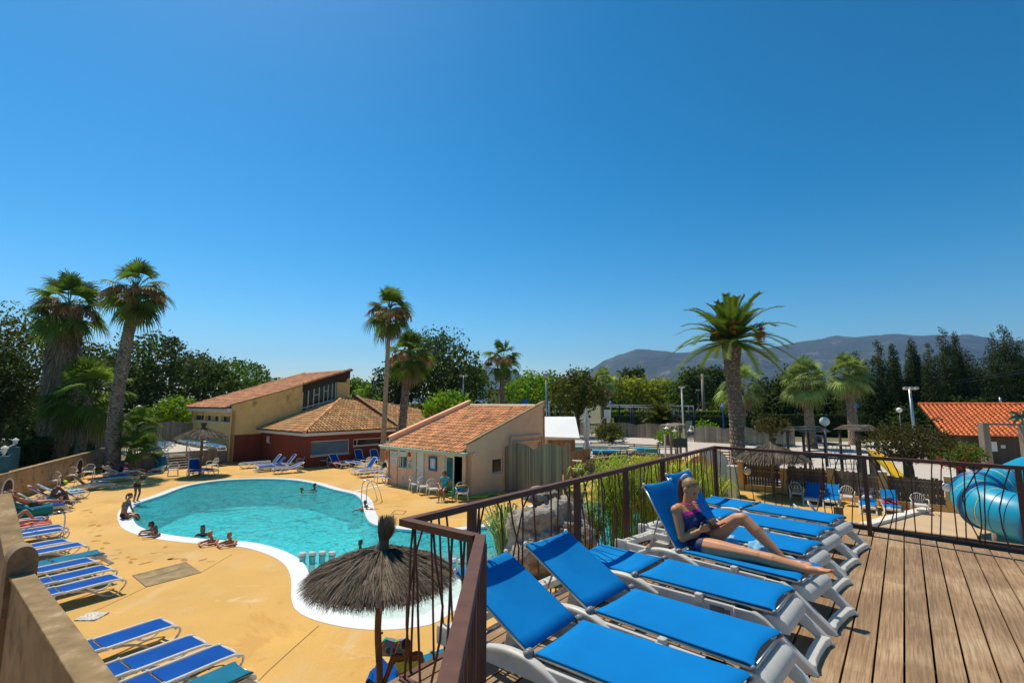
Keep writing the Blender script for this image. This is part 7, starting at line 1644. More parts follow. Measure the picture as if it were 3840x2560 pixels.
# pergola stand with boards and gooseneck lamps
pg=thing('pergola_stand','rustic timber pergola stand with notice boards and white gooseneck lamps on the plaza','pergola',P(2545,1760)-Vector((0,0,0))); o=pg.location.copy(); m=MB(); ym=o.y
def lp(u,v,dy=0): return Yd(u,v,ym+dy)-o
for u,dy,zt_ in((2514,0,1612),(2549,-.6,1612),(2571,0,1606),(2537,1.2,1606)): a=lp(u,zt_,dy); m.box((a.x,a.y,a.z/2),(.13,.13,a.z))
m.build('post',MT['greywood'],pg); m=MB()
for k in range(7): a=lp(2506+k*4,1596,-.2+k*.0); m.box((a.x+.25*k*.35,a.y+.5,a.z+.02*k),(.06,2.4,.06))
m.bar(lp(2510,1603),lp(2580,1600),.1,.12); m.bar(lp(2508,1593,1.2),lp(2562,1593,1.2),.1,.12); m.build('roof_slats',MT['greywood'],pg)
m=MB(); a=lp(2524,1643,-.75);b=lp(2578,1677,-.75); m.box((a+b)/2,(b.x-a.x,.05,a.z-b.z)); m.build('dark_board',M('slate_board',(.06,.065,.05),.7,.1,3),pg); m=MB(); a=lp(2496,1632,.2);b=lp(2522,1665,.2); m.box((a+b)/2,(b.x-a.x,.05,a.z-b.z)); m.build('brown_board',MT['brownwood'],pg); a=lp(2493,1628,.2); m=MB(); m.box((a.x,a.y,a.z/2),(.1,.1,a.z)); m.build('board_post',MT['paint'],pg)
for u,v in((2500,1607),(2530,1617),(2588,1617)):
    a=lp(u,v,-.9); m=MB(); m.lathe([(.2,0),(.16,.05),(.06,.14),(.001,.17)],12,c=a); l_=m.build('lamp_shade',MT['white'],pg,True); m=MB(); m.tube([a+Vector((0,0,.15)),a+Vector((.1,.1,.35)),a+Vector((.35,.3,.3)),a+Vector((.4,.5,.0))],.03,6); m.build('lamp_arm',MT['white'],l_,True)
# playground towers, bridge, slide
def tower(label,u,y,zr,w,slope_=.35):
    p=Yd(u,1505,y); t=thing('play_tower',label,'playground',(p.x,p.y,0),R(8)); 
    for sx in(-1,1):
        for sy in(-1,1): m=MB(); m.tube([(sx*w*.4,sy*w*.38,0),(sx*w*.4,sy*w*.38,zr)],.09,8); m.build('post',MT['darkwood'],t,True)
    m=MB()
    for k in range(6):
        s=(k+.5)/6; m.box((0,-w*.5+s*w*.5,zr+slope_*s),(w*1.08,w*.1,.03)); m.box((0,w*.5-s*w*.5,zr+slope_*s+.001),(w*1.08,w*.1,.03))
    m.build('roof_boards',MT['greywood'],t); m=MB(); m.box((0,0,1.1),(w*.9,w*.85,.08)); m.build('floor',MT['darkwood'],t)
    m=MB(); 
    for z in(1.5,1.85): m.tube([(-w*.4,-w*.38,z),(w*.4,-w*.38,z)],.04,6)
    m.build('guard_rail',MT['darkwood'],t); return p
t1=tower('play tower with a shallow board roof right of the wavy fence end',3012,33,2.72,1.95); t2=tower('second play tower behind the reddish shrub, left of the orange roof',3205,32,2.85,1.75)
a=Vector((t1.x+.9,t1.y,1.9));b=Vector((t2.x-.8,t2.y,1.9)); t=thing('rope_bridge','log and rope net bridge between the two play towers','playground',a); d=b-a; m=MB(); 
for dy,dz in((-.4,0),(.4,.05)): m.tube([Vector((0,dy,dz)),d+Vector((0,dy,dz))],.06,7)
m.build('log_rail',MT['greywood'],t,True); m=MB(); L_=d.length; n=int(L_/.22)
for i in range(n+1):
    s=i/n
    for sg in(-1,1): m.tube([d*s+Vector((0,-.4,0)),d*min(1,max(0,s+sg*.1))+Vector((0,-.4,-.85))],.012,4)
for z in(-.28,-.55,-.85): m.tube([Vector((0,-.4,z)),d+Vector((0,-.4,z))],.014,4)
m.build('rope_net',MT['grey'],t); m=MB(); m.box(d/2+Vector((0,0,-.88)),(L_,.8,.05),rz=math.atan2(d.y,d.x)); m.build('walkway',MT['darkwood'],t)
a=Vector((t1.x-1.0,t1.y-.2,1.3)); t=thing('play_ramp','grey plank ramp rising left to right up to the first play tower','playground',a); m=MB(); m.bar((0,0,0),(-1.9,-.6,-.9),.6,.06); m.bar((0,-.3,.12),(-1.9,-.9,-.8),.06,.1); m.build('planks',MT['greywood'],t)
sa=P(3290,1790)+Vector((0,6.4,0)); sl0=Yd(3270,1695,27.5);sl1=Yd(3430,1792,24.8); t=thing('playground_slide','yellow plastic playground slide with raised edges behind the slatted fence','slide',(sl0.x,sl0.y,0)); m=MB(); pts=[]; d=sl1-sl0
prof=[(-.26,.16),(-.22,.16),(-.2,0),(.2,0),(.22,.16),(.26,.16),(.24,-.04),(-.24,-.04)]; vs=[]; sd2_=Vector((d.y,-d.x,0)).normalized(); N_=10
for i in range(N_+1):
    s=i/N_; c=Vector((d.x*s,d.y*s,(sl0.z)*(1-s)**1.15*.92+.25))
    vs+=[c+sd2_*x+Vector((0,0,z)) for x,z in prof]
m.add(vs,[(i*8+k,i*8+(k+1)%8,(i+1)*8+(k+1)%8,(i+1)*8+k) for i in range(N_) for k in range(8)]); m.build('chute',MT['yellow'],t)
m=MB(); m.box((0,0,sl0.z/2),(.1,.5,sl0.z)); m.build('support_leg',MT['darkwood'],t); m=MB(); m.tube([(d.x*.5,d.y*.5,0),(d.x*.5,d.y*.5,.8)],.05,6); m.build('support_leg',MT['darkwood'],t)
gx=Yd(3175,1720,28); t=thing('climbing_net','green rope climbing net under the rope bridge','playground',(gx.x,gx.y,0)); m=MB()
for i in range(7): m.tube([(-.9+i*.3,0,0),(-.9+i*.3+.25,.5,1.5)],.02,4)
for j in range(6): m.tube([(-.9+j*.04,.08*j,.1+j*.27),(.9+j*.04,.08*j,.1+j*.27)],.02,4)
m.build('ropes',M('green_rope',(.03,.2,.14),.7,.2,8),t)
p=Yd(2418,1800,17.5); t=thing('toddler_slide','small blue and orange toddler play slide behind the papyrus','playground',(p.x,p.y,0)); m=MB(); m.box((-.15,.3,1.55),(.5,.5,.9)); m.build('blue_tower',MT['skyblue'],t,bevel=.08); m=MB(); m.lathe([(.6,1.0),(.55,1.15),(.2,1.28),(.001,1.3)],14); m.box((.4,-.1,.75),(1.1,.5,.25),M=Matrix.Rotation(R(30),3,'Y')); m.build('orange_chute',MT['orange'],t); m=MB(); m.tube([(0,0,-.2),(0,0,1)],.1,8); m.build('post',MT['red'],t)
# left edge: teal gate posts with lanterns
for i,(u,v,y) in enumerate(((17,1682,23.5),(58,1652,27.5))):
    p=Yd(u,v,y); t=thing('lantern_post',('nearer','farther')[i]+' teal gate post with a pale lantern at the left edge','lamp post',(p.x,p.y,0),0,'teal lantern posts'); m=MB(); z=p.z-.35; m.box((0,0,z/2),(.34,.34,z)); m.build('post',M('teal_paint',(.03,.12,.14),.6,.1,3),t); m=MB(); m.lathe([(.05,z),(.05,z+.1),(.08,z+.15),(.12,z+.38),(.001,z+.38)],8); m.build('lantern',MT['lamp'],t); m=MB(); m.lathe([(.15,z+.38),(.1,z+.44),(.02,z+.5),(.001,z+.56)],8); m.build('lantern_cap',MT['paint'],t)
a=Yd(-10,1700,23.5);b=Yd(58,1668,27.5); m=MB(); m.bar(a,b,.1,.16); m.bar(a-Vector((0,0,.5)),b-Vector((0,0,.5)),.1,.16); tag(m.build('balustrade_rail',bpy.data.materials['teal_paint']),'teal rails between the two lantern posts','railing')
# parked cars (only slivers show between trunks)
def car(label,u,y,rz,mt):
    p=Yd(u,1505,y); t=thing('parked_car',label,'car',(p.x,p.y,0),rz,'cars in the car park'); m=MB(); pr=[(-2.1,.3),(-2.15,.75),(-1.7,.95),(-1.1,1.42),(.6,1.45),(1.25,1.0),(2.05,.85),(2.15,.4),(2.05,.3)]; m.ext(pr,(0,-.85,0),(1,0,0),(0,0,1),(0,1.7,0)); m.build('body',mt,t,bevel=.06)
    m=MB(); m.ext([(-1.05,1.0),(-.95,1.36),(.5,1.38),(1.0,1.02)],(0,-.862,0),(1,0,0),(0,0,1),(0,1.724,0)); m.build('window',MT['glass'],t)
    for x in(-1.35,1.35):
        for y_ in(-.85,.72): m=MB(); m.cyl((x,y_,.32),(x,y_+.13,.32),.32,n=16); w=m.build('wheel',MT['dark'],t,True)
car('dark blue car glimpsed between the palms on the left',428,62,0,M('blue_car_paint',(.01,.03,.16),.25,.05,2)); car('white car glimpsed low between the palms on the left',415,49,.2,M('white_car_paint',(.7,.7,.7),.25,.05,2))
# distant buildings
def bung(label,u0,u1,vt,y,mat,rm,d=8):
    a=Yd(u0,vt,y);b=Yd(u1,vt,y); t=thing('bungalow',label,'house',((a.x+b.x)/2,y,0)); w=b.x-a.x; z=a.z; m=MB(); m.box((0,d/2,z*.5-.1),(w,d,z-.2)); m.build('wall',MT[mat],t); m=MB(); m.box((0,d/2,z),(w+1.2,d+1,.3)); m.build('roof',MT[rm],t)
    for i in range(max(2,int(w/4))): m=MB(); x=-w/2+(i+.5)*w/max(2,int(w/4)); m.box((x,-.02,z*.5),(1.6,.06,1.2)); m.build('window',MT['glass'],t)
bung('low pale building with a white roof far behind the slim palm',1372,1432,1436,140,'concrete','paint'); bung('low ochre bungalow behind the medium palm',1830,1975,1462,88,'ochre','sand'); bung('second white roofed building farther right behind the slim palm',1300,1345,1452,150,'paint','paint')
t=thing('awning','pale pergola awning in front of the ochre bungalow','awning',Yd(1890,1482,84)-Vector((0,0,0))); m=MB(); m.box((0,0,0),(4,1.2,.12)); m.build('canopy',MT['paint'],t); m=MB()
for x in(-1.9,0,1.9): m.box((x,-.5,-2.8),(.12,.12,5.6))
m.build('post',MT['paint'],t)
# ---------- hills
def hills(name,pts,dist,mat,dep,seed,rough=1.):
    m=MB(); vs=[];nx=260;ny=26
    us=[p[0] for p in pts]
    def crest(u):
        for i in range(len(pts)-1):
            if pts[i][0]<=u<=pts[i+1][0]:
                f=(u-pts[i][0])/(pts[i+1][0]-pts[i][0]); f=f*f*(3-2*f)*.5+f*.5; return pts[i][1]*(1-f)+pts[i+1][1]*f
        return pts[-1][1]
    for j in range(ny+1):
        s=j/ny; y=dist*(1-dep)+dist*dep*s
        for i in range(nx+1):
            u=us[0]+(us[-1]-us[0])*i/nx; zc=V_(crest(u),dist); x=(u-1920)/F*dist
            f=s**1.15; nn1=noise.fractal(Vector((x*.0016+seed,y*.0016,0)),1.,2.1,6)
            z=zc*f+ (nn1*150*rough*math.sin(min(1,s*1.02)*3.14))*(zc/700) 
            vs.append((x,y,max(z,-5) if s<.97 else zc+noise.fractal(Vector((x*.004,0,seed)),1.,2.,4)*12))
    for i in range(nx+1): u=us[0]+(us[-1]-us[0])*i/nx; vs.append(((u-1920)/F*dist,dist*1.25,0))
    m.add(vs,[(j*(nx+1)+i,j*(nx+1)+i+1,(j+1)*(nx+1)+i+1,(j+1)*(nx+1)+i) for j in range(ny+1) for i in range(nx)],r=.5); o=m.build(name,mat,None,True); o['kind']='structure'
mhl=M('hill_scrub',(.026,.04,.022),.95,.35,.0035,dirt=(.2,.16,.12),dscale=.006,dlo=.58,dhi=.7,det=9,bump=1,bscale=.02,bdist=25)
HPT=[(2150,1440),(2215,1385),(2270,1350),(2330,1325),(2400,1310),(2460,1312),(2540,1322),(2590,1320),(2640,1300),(2700,1296),(2760,1325),(2860,1308),(2960,1290),(3060,1275),(3150,1257),(3190,1266),(3300,1256),(3380,1253),(3470,1257),(3560,1258),(3640,1252),(3710,1265),(3800,1290),(3950,1310),(4200,1330)]
hills('hills',HPT,5200,mhl,.5,3)
hills('far_hills',[(1700,1470),(1790,1405),(1830,1375),(1900,1385),(1960,1408),(2050,1440),(2200,1470)],7500,mhl,.3,9)
hills('low_hills',[(1250,1490),(1330,1462),(1420,1470),(1500,1462),(1560,1480),(1650,1500)],8200,mhl,.2,5)
# ---------- people
def near_seg(S):
    A=np.array([list(a) for a,_,_,_ in S]);B=np.array([list(b) for _,_,b,_ in S]);ra=np.array([r for _,r,_,_ in S]);rb=np.array([r for _,_,_,r in S]);D=B-A;LL=(D*D).sum(1)+1e-9
    def f(p):
        p=np.array(p); t=np.clip(((p-A)*D).sum(1)/LL,0,1); q=A+D*t[:,None]; return int(np.argmin(np.linalg.norm(p-q,axis=1)-(ra+(rb-ra)*t)))
    return f
# torso segments of body(): 0..8 = hips, belly, chest; 13,14 = breasts when present
def tb(z0,z1,ax=None,org=None):
    return lambda c,i:True
def suit(J,s,lo,hi,xl=.2):
    """torso band between fractions lo..hi along pelvis->neck, kept near the axis"""
    pe,ne=Vector(J['pelvis']),Vector(J['neck']); d=ne-pe; L_=d.length; d/=L_; sh=(Vector(J['sl'])-Vector(J['sr'])).normalized(); hh=[Vector(J[k]) for k in('kl','kr') if k in J]; el=[(Vector(J[a]),Vector(J[b])) for a,b in(('sl','el'),('sr','er'),('el','wl'),('er','wr'),('hl','kl'),('hr','kr')) if b in J]
    def f(c,i):
        t=(c-pe).dot(d)/L_
        if not(lo<t<hi): return False
        ax=pe+d*(c-pe).dot(d); dist=(c-ax).length
        if dist>xl*s: return False
        for k,(a,b) in enumerate(el):
            dd=b-a; q=(c-a).dot(dd)/dd.length_squared
            if k<4 and .12<q<1.2 and (c-(a+dd*q)).length<.052*s and (c-(a+dd*q)).length<dist*.9: return False
            if k>=4 and .28<q<1.2 and (c-(a+dd*q)).length<.11*s: return False
        return True
    return f
def brief(J,s): return suit(J,s,-.28,.12,.24)
CLm=lambda n,c:M(n,c,.75,.15,12)
mbk,mbl,mly,mtqs,mpk=CLm('black_swimwear',(.01,.01,.012)),CLm('striped_swimwear',(.12,.16,.25)),CLm('lime_swimwear',(.5,.6,.12)),CLm('turquoise_shirt',(.03,.42,.5)),CLm('magenta_trim',(.6,.01,.25))
def lean(s=1.,tw=0,armr=None): 
    J=dict(pelvis=(0,-.42,-.5),chest=(0,-.28,-.08),neck=(0,-.2,.12),head=(tw*.04,-.14,.29),sl=(-.17,-.24,.05),sr=(.17,-.24,.05),el=(-.28,.03,.035),wl=(-.08,.2,.04),er=(.28,.03,.035),wr=(.1,.2,.04),hl=(-.09,-.45,-.55),hr=(.09,-.45,-.55),kl=(-.1,-.4,-.98),kr=(.1,-.4,-.98),al=(-.1,-.55,-1.35),ar=(.1,-.55,-1.35))
    if armr: J['er'],J['wr']=armr
    return {k:Vector(v)*s for k,v in J.items()}
def inwater(s=1.,arms=None):
    J=dict(pelvis=(0,0,-.55),chest=(0,.03,-.14),neck=(0,.03,.07),head=(0,.05,.24),sl=(-.17,.02,0),sr=(.17,.02,0),hl=(-.09,0,-.6),hr=(.09,0,-.6),kl=(-.12,-.4,-.72),kr=(.12,-.35,-.75),al=(-.12,-.8,-.6),ar=(.12,-.78,-.7),el=(-.33,.15,-.05),wl=(-.45,.38,-.03),er=(.33,.15,-.05),wr=(.42,.4,-.03))
    if arms: J.update(arms)
    return {k:Vector(v)*s for k,v in J.items()}
ZC=.03
def wp(u,v,z=0): return P(u,v,z)
gS='swimmers in the pool'
def yaw(v): return math.atan2(-v[0],v[1])
# at the rim: faces outward from the pool; the coping normal there
def rimperson(u,v,face,label,**k):
    p=wp(u,v,ZC); return person(label,k.pop('J'),loc=(p.x,p.y,ZC+.0),rz=-R(face),group=gS,**k)
J=lean(.92,1); rimperson(552,1996,200,'dark haired girl leaning both arms on the coping, rear one of two on the left',J=J,s=.92,skin='dark',fwd=(.1,1,-.2),clothes=[('bikini_top',mbk,suit(J,.92,.62,.85),.006)])
J=lean(.9,-1,armr=((.38,-.15,.0),(.6,-.1,-.02))); rimperson(562,2012,195,'dark haired girl with one arm on the coping, front one of two on the left',J=J,s=.92,skin='dark',fwd=(-.6,.7,0),clothes=[('bikini_top',mbk,suit(J,.92,.62,.85),.006)])
p=wp(786,2005,-.05); J=inwater(.95,dict(wl=(-.6,.35,-.12),el=(-.4,.2,-.1),er=(.3,.05,-.12),wr=(.25,.25,-.2))); person('girl with long dark hair standing in the water behind the blond swimmer',J,.95,'tan','dark',fwd=(-.2,1,-.3),loc=(p.x-.25,p.y,-.02),rz=-R(165),hairlen=.22,group=gS,clothes=[('bikini_top',mbk,suit(J,.95,.62,.86),.006)])
J=lean(1.,1); rimperson(778,2040,185,'blond swimmer resting folded arms on the coping',J=J,s=1.,skin='tan',hair='fairb',female=False,hairlen=.03,fwd=(-.1,1,-.5))
J=lean(1.,0); rimperson(848,2044,182,'bald man resting folded arms on the coping beside the blond swimmer',J=J,s=1.,skin='tan',bald=True,female=False,thick=1.12,fwd=(0,1,-.4))
p=wp(1182,1838,-.06); J=inwater(1.); person('dark haired swimmer farthest away near the right rim',J,1.,'dark','dark',fwd=(-.5,.8,0),loc=(p.x,p.y,-.02),rz=-R(230),group=gS,hairlen=.03,female=False)
p=wp(1127,1846,-.06); J=inwater(.95,dict(er=(.3,.3,-.03),wr=(.42,.62,-.03))); person('light haired swimmer stretching an arm towards the farthest one',J,.95,'tan','blond',fwd=(.2,1,.1),loc=(p.x,p.y,-.1),rz=-R(80),group=gS,hairlen=.03)
p=wp(1366,1910,-.06); J=inwater(1.,dict(el=(-.35,.15,-.02),wl=(-.55,.35,.02))); person('swimmer with dark glasses holding a small child by the ladder',J,1.,'dark','dark',fwd=(-.1,1,0),loc=(p.x,p.y+.15,-.02),rz=-R(175),group=gS,hairlen=.03,female=False)
J=inwater(.62,dict(el=(-.34,.05,.02),wl=(-.5,.1,.05),er=(.34,.05,.02),wr=(.5,.1,.05))); tch,gch,mch=person('small child with orange armbands beside the swimmer at the ladder',J,.62,'dark','dark',fwd=(.2,1,0),loc=(p.x+.2,p.y-.3,.0),rz=-R(180),group=gS,hairlen=.03)
m=MB()
for sg in(-1,1): m.tube([(sg*.16,.04,.0),(sg*.25,.05,.02)],[.075,.075],10)
m.build('armband',MT['orange'],tch,True)
p=wp(1352,2053,-.06); J=inwater(.95); person('swimmer whose dark head shows just behind the near thatched parasol',J,.95,'dark','dark',fwd=(0,1,-.1),loc=(p.x,p.y,-.12),rz=-R(180),group=gS,hairlen=.03,female=False)
# diving girl
p=wp(512,1884,ZC); s=.86; J=dict(pelvis=(0,-.06,.86),chest=(0,.2,1.13),neck=(0,.36,1.27),head=(0,.52,1.37),sl=(-.15,.3,1.24),sr=(.15,.3,1.24),el=(-.2,0.05,1.3),wl=(-.24,-.22,1.33),er=(.2,.02,1.2),wr=(.26,-.26,1.18),hl=(-.08,-.06,.82),hr=(.08,-.06,.82),kl=(-.09,.04,.45),kr=(.09,.0,.45),al=(-.1,-.08,.08),ar=(.12,-.04,.08),tl=(-.1,.1,.03),tr=(.12,.12,.03),fwd=(0,.7,-.7)); J={k:(Vector(v)*(1. if k!='fwd' else 1)) for k,v in J.items()}
person('slim girl in a bikini bending forward with arms swept back, about to dive',J,.84,'dark','dark',fwd=(0,.8,-.45),up=(0,.4,.9),loc=(p.x,p.y,ZC),rz=-R(98),hairlen=.12,tail=True,group='people at the pool edge',clothes=[('bikini_top',mbk,suit(J,.84,.58,.84),.006),('bikini_bottom',mbk,brief(J,.84),.006)])
# seated woman on the rim
p=wp(478,1938,ZC); J=dict(pelvis=(0,0,.1),chest=(0,.04,.48),neck=(0,.12,.68),head=(0,.19,.86),sl=(-.18,.08,.62),sr=(.18,.08,.62),el=(-.24,.14,.34),wl=(-.2,.3,.1),er=(.25,.12,.34),wr=(.22,.3,.08),hl=(-.09,.03,.1),hr=(.09,.03,.1),kl=(-.1,.46,.11),kr=(.12,.46,.1),al=(-.1,.62,-.25),ar=(.14,.72,-.15),tl=(-.1,.78,-.3),tr=(.14,.9,-.2),fwd=(0,1,0)); J={k:Vector(v) for k,v in J.items()}
person('woman with tied dark hair sitting on the coping, legs in the water',J,1.,'tan','dark',fwd=(.15,1,-.25),loc=(p.x-.1,p.y-.1,ZC),rz=-R(80),hairlen=.1,tail=True,group='people at the pool edge',clothes=[('bikini_top',mbl,suit(J,1.,.62,.82),.006),('bikini_bottom',mbk,brief(J,1.),.007)])
# lifeguard on the green chair
p=P(1665,1876); J=dict(pelvis=(0,-.08,.52),chest=(0,-.06,.9),neck=(0,-.02,1.1),head=(0.02,.03,1.29),sl=(-.18,-.05,1.03),sr=(.18,-.05,1.03),el=(-.25,.02,.75),wl=(-.1,.25,.62),er=(.25,.02,.75),wr=(.1,.25,.62),hl=(-.09,-.02,.52),hr=(.09,-.02,.52),kl=(-.12,.42,.54),kr=(.12,.42,.54),al=(-.13,.38,.1),ar=(.1,.45,.1),tl=(-.16,.58,.03),tr=(.1,.66,.03),fwd=(0,1,0)); J={k:Vector(v) for k,v in J.items()}
lgt,_,_=person('lifeguard in a turquoise T-shirt sitting on the green chair and looking left',J,1.,'tan','brown',fwd=(.8,.7,-.1),loc=(p.x,p.y,0),rz=-R(192),hairlen=.1,group='people at the pool house',clothes=[('t_shirt',mtqs,suit(J,1.15,.05,1.02,.27),.012),('shorts',mbk,brief(J,1.05),.009)])
m=MB()
for x,y_ in((-.15,.5),(.1,.58)): m.box((x,y_,.02),(.1,.24,.03)); m.box((x,y_+.02,.06),(.1,.08,.04))
m.build('sandals',MT['white'],lgt,bevel=.01)
# sunbathers
def onlng(o,x,y,z): return o.matrix_basis and (Matrix.Translation(o.location)@Matrix.Rotation(o.rotation_euler.z,4,'Z')@Vector((x,y,z)))
def flatJ(z,back,hx=1.05,kb=None,arms='side',armup=False):
    """lying along +X (head end) of a lounger; back in degrees"""
    c,s=math.cos(R(back)),math.sin(R(back)); b=lambda u,y,dz=.0:(hx+u*c-dz*s,y,z+u*s+dz*c)
    J=dict(pelvis=(hx-.05,0,z),chest=b(.33,0,.02),neck=b(.54,0,.03),head=b(.72,0,.06),sl=b(.47,.18,.0),sr=b(.47,-.18,.0),el=b(.2,.27,.0),wl=(hx-.02,.2,z+.02),er=b(.2,-.27,.0),wr=(hx-.02,-.2,z+.02),hl=(hx-.08,.09,z),hr=(hx-.08,-.09,z),kl=(hx-.52,.11,z+.03),kr=(hx-.52,-.11,z+.03),al=(hx-.93,.12,z-.03),ar=(hx-.93,-.12,z-.03),tl=(hx-1.0,.13,z+.14),tr=(hx-1.0,-.13,z+.14))
    if kb=='r' or kb=='both': J['kr']=(hx-.38,-.11,z+.38); J['ar']=(hx-.68,-.12,z-.02); J['tr']=(hx-.86,-.12,z-.04)
    if kb=='l' or kb=='both': J['kl']=(hx-.38,.11,z+.38); J['al']=(hx-.68,.12,z-.02); J['tl']=(hx-.86,.12,z-.04)
    if armup: J['el']=b(.72,.3,.16); J['wl']=b(.9,.1,.12)
    if armup=='r': J['el']=b(.2,.27,0); J['er']=b(.62,-.32,.24); J['wr']=b(.88,-.12,.14)
    J['fwd']=(-s,0,c); return {k:Vector(v) for k,v in J.items()}
def lyper(key,label,J,**k):
    o=byl(key); f=J['fwd']; d=(J['head']-J['chest']).normalized()
    return person(label,J,k.pop('s',1.),fwd=k.pop('hf',f+Vector((-.3,0,0))),up=d,loc=tuple(o.location),rz=o.rotation_euler.z,group='sunbathers on the left',**k)
J=flatJ(.52,30,kb=None,armup='r'); lyper('draped in teal','sunbather lying with one arm raised behind the head, beside the pink towel',J,skin='tan',hair='dark',female=False,clothes=[('swim_shorts',CLm('green_shorts',(.02,.08,.04)),suit(J,1.05,-.3,.16,.24),.012)])
J=flatJ(.5,10,kb='r'); lyper('sunbather with bent knees','sunbather with bent knees on the bright red towel, partly behind the parapet',J,skin='fair',hair='brown',clothes=[('swimsuit',mpk,suit(J,1.,-.1,.85),.006)])
J=dict(pelvis=(.75,0,.5),chest=(.62,0,.82),neck=(.5,0,1.0),head=(.36,0,1.08),sl=(.55,.19,.95),sr=(.55,-.19,.95),el=(.32,.2,.7),wl=(.12,.08,.6),er=(.32,-.2,.7),wr=(.12,-.08,.6),hl=(.7,.1,.5),hr=(.7,-.1,.5),kl=(.3,.2,.62),kr=(.3,-.2,.62),al=(.15,.25,.2),ar=(.15,-.25,.2),tl=(-.02,.28,.1),tr=(-.02,-.28,.1),fwd=(-1,0,0)); J={k:Vector(v) for k,v in J.items()}
o=byl('lime cap sits'); lc,gl_,_=person('brown skinned person in a lime cap sitting bent forward on a lounger',J,1.1,'dark','dark',fwd=(-.7,0,-.7),up=(-.7,0,.7),loc=tuple(o.location),rz=o.rotation_euler.z,female=False,hairlen=.03,group='sunbathers on the left',clothes=[('swim_shorts',CLm('teal_shorts',(.05,.2,.25)),suit(J,1.1,-.3,.14,.25),.012)])
m=MB(); m.ell(gl_(0,-.02,.06),.098,.11,.075,n=16,k=8); m.cap(gl_(-.05,.09,.05),gl_(.05,.09,.05),.035,.035); m.build('cap',M('lime_cap',(.6,.85,.02),.7,.05,5),lc,True)
J=flatJ(.5,32,kb='both'); J['wl']=J['chest']+Vector((-.3,.06,.2)); J['wr']=J['chest']+Vector((-.3,-.06,.2)); lyper('resting at the far end','man in black shorts lying with bent knees in front of the striped towel',J,skin='dark',hair='dark',female=False,hairlen=.03,clothes=[('swim_shorts',mbk,suit(J,1.05,-.35,.14,.25),.013)])
J=flatJ(.42,32); J2=J; o=byl('resting at the far end'); q=onlng(o,0,-.55 if True else 0,0); person('second person lying just behind the man in black shorts, head on a raised back',J,.98,'tan','dark',fwd=J['fwd'],up=(J['head']-J['chest']),loc=(o.location.x-.35,o.location.y+.75,0),rz=o.rotation_euler.z,group='sunbathers on the left',clothes=[('swimsuit',mpk,suit(J,1.,-.1,.85),.006)])
LG.append(place('a','lounger of the second sunbather of the couple, next to the platform',(o.location.x-.35,o.location.y+.75),-153,0,gL,mat='blue',back=30))
# woman below the deck on a teal lounger
lu=P(1640,2470,.36); ul_=place('b','teal lounger below the deck corner, under the woman in the lime bikini',(-1.15,7.35),150+180,0,'loungers under the deck edge',mat='teal',back=0,sticker=False); _q=P(1428,2550,.36); ul_.location=(_q.x,_q.y,0); ul_.rotation_euler=(0,0,R(90-52))
J=dict(pelvis=(0,0,.47),chest=(0,.1,.83),neck=(0,.2,1.02),head=(0,.31,1.15),sl=(-.19,.16,.97),sr=(.19,.16,.97),el=(-.3,.2,.68),wl=(-.25,.36,.45),er=(.3,.2,.68),wr=(.22,.4,.42),hl=(-.1,.02,.47),hr=(.1,.02,.47),kl=(-.14,.46,.5),kr=(.14,.46,.5),al=(-.15,.5,.08),ar=(.15,.5,.08),tl=(-.17,.68,.03),tr=(.17,.68,.03),fwd=(0,.9,-.3)); J={k:Vector(v) for k,v in J.items()}
wq=P(1545,2350,1.17)
person('woman in a lime bikini top sitting below the deck corner and looking down',J,1.02,'dark','dark',fwd=(-.2,.8,-.65),up=(0,.6,.8),loc=(wq.x,wq.y-.3,0),rz=-R(172),hairlen=.09,tail=False,group='people under the deck edge',clothes=[('bikini_top',mly,suit(J,1.02,.6,.84,.19),.007),('bikini_bottom',mly,brief(J,1.02),.007)])
bp_=P(1480,2440,.4); bg=thing('beach_bag','multicoloured patterned beach bag with long handles beside the woman in the lime bikini','bag',P(1478,2440,.5)); mm=M('patchwork',(.3,.1,.05),.8,.5,6); nt=mm.node_tree; vv=nt.nodes.new('ShaderNodeTexVoronoi'); vv.inputs['Scale'].default_value=13; tc=nt.nodes.new('ShaderNodeTexCoord'); nt.links.new(tc.outputs['Object'],vv.inputs['Vector']); hs_=nt.nodes.new('ShaderNodeHueSaturation'); hs_.inputs['Saturation'].default_value=1.1; hs_.inputs['Value'].default_value=.5; nt.links.new(vv.outputs['Color'],hs_.inputs['Color']); nt.links.new(hs_.outputs[0],nt.nodes['Principled BSDF'].inputs['Base Color'])
m=MB(); m.ext([(-.22,-.12),(.22,-.14),(.26,.02),(.18,.16),(.02,.12),(-.16,.17),(-.25,.03)],(0,-.06,.06),(1,0,0),(0,0,1),(0,.12,0)); m.build('bag_body',mm,bg,bevel=.04)
for sg in(-1,1): m=MB(); m.tube(catmull([(-.14,sg*.05,.16),(-.2,sg*.12,.05),(-.1,sg*.2,-.12),(.03,sg*.16,.0),(.1,sg*.06,.17)],4,False),.012,6); m.build('handle',MT['red'],bg,True)
towel('royal blue towel at the foot of the teal lounger below the deck',P(1440,2520,.41),(1,0,0),(0,1,0),.6,.6,[MT['blue']],drape=1.6,seed=21,fold=.04)
towel('small blue and white mat on the ground by the front group of loungers',tuple(P(345,2310,.01)),(1,0,0),(0,1,0),.45,.4,[M('speckled_mat',(.5,.48,.42),.8,.6,40)],seed=23,fold=.005)
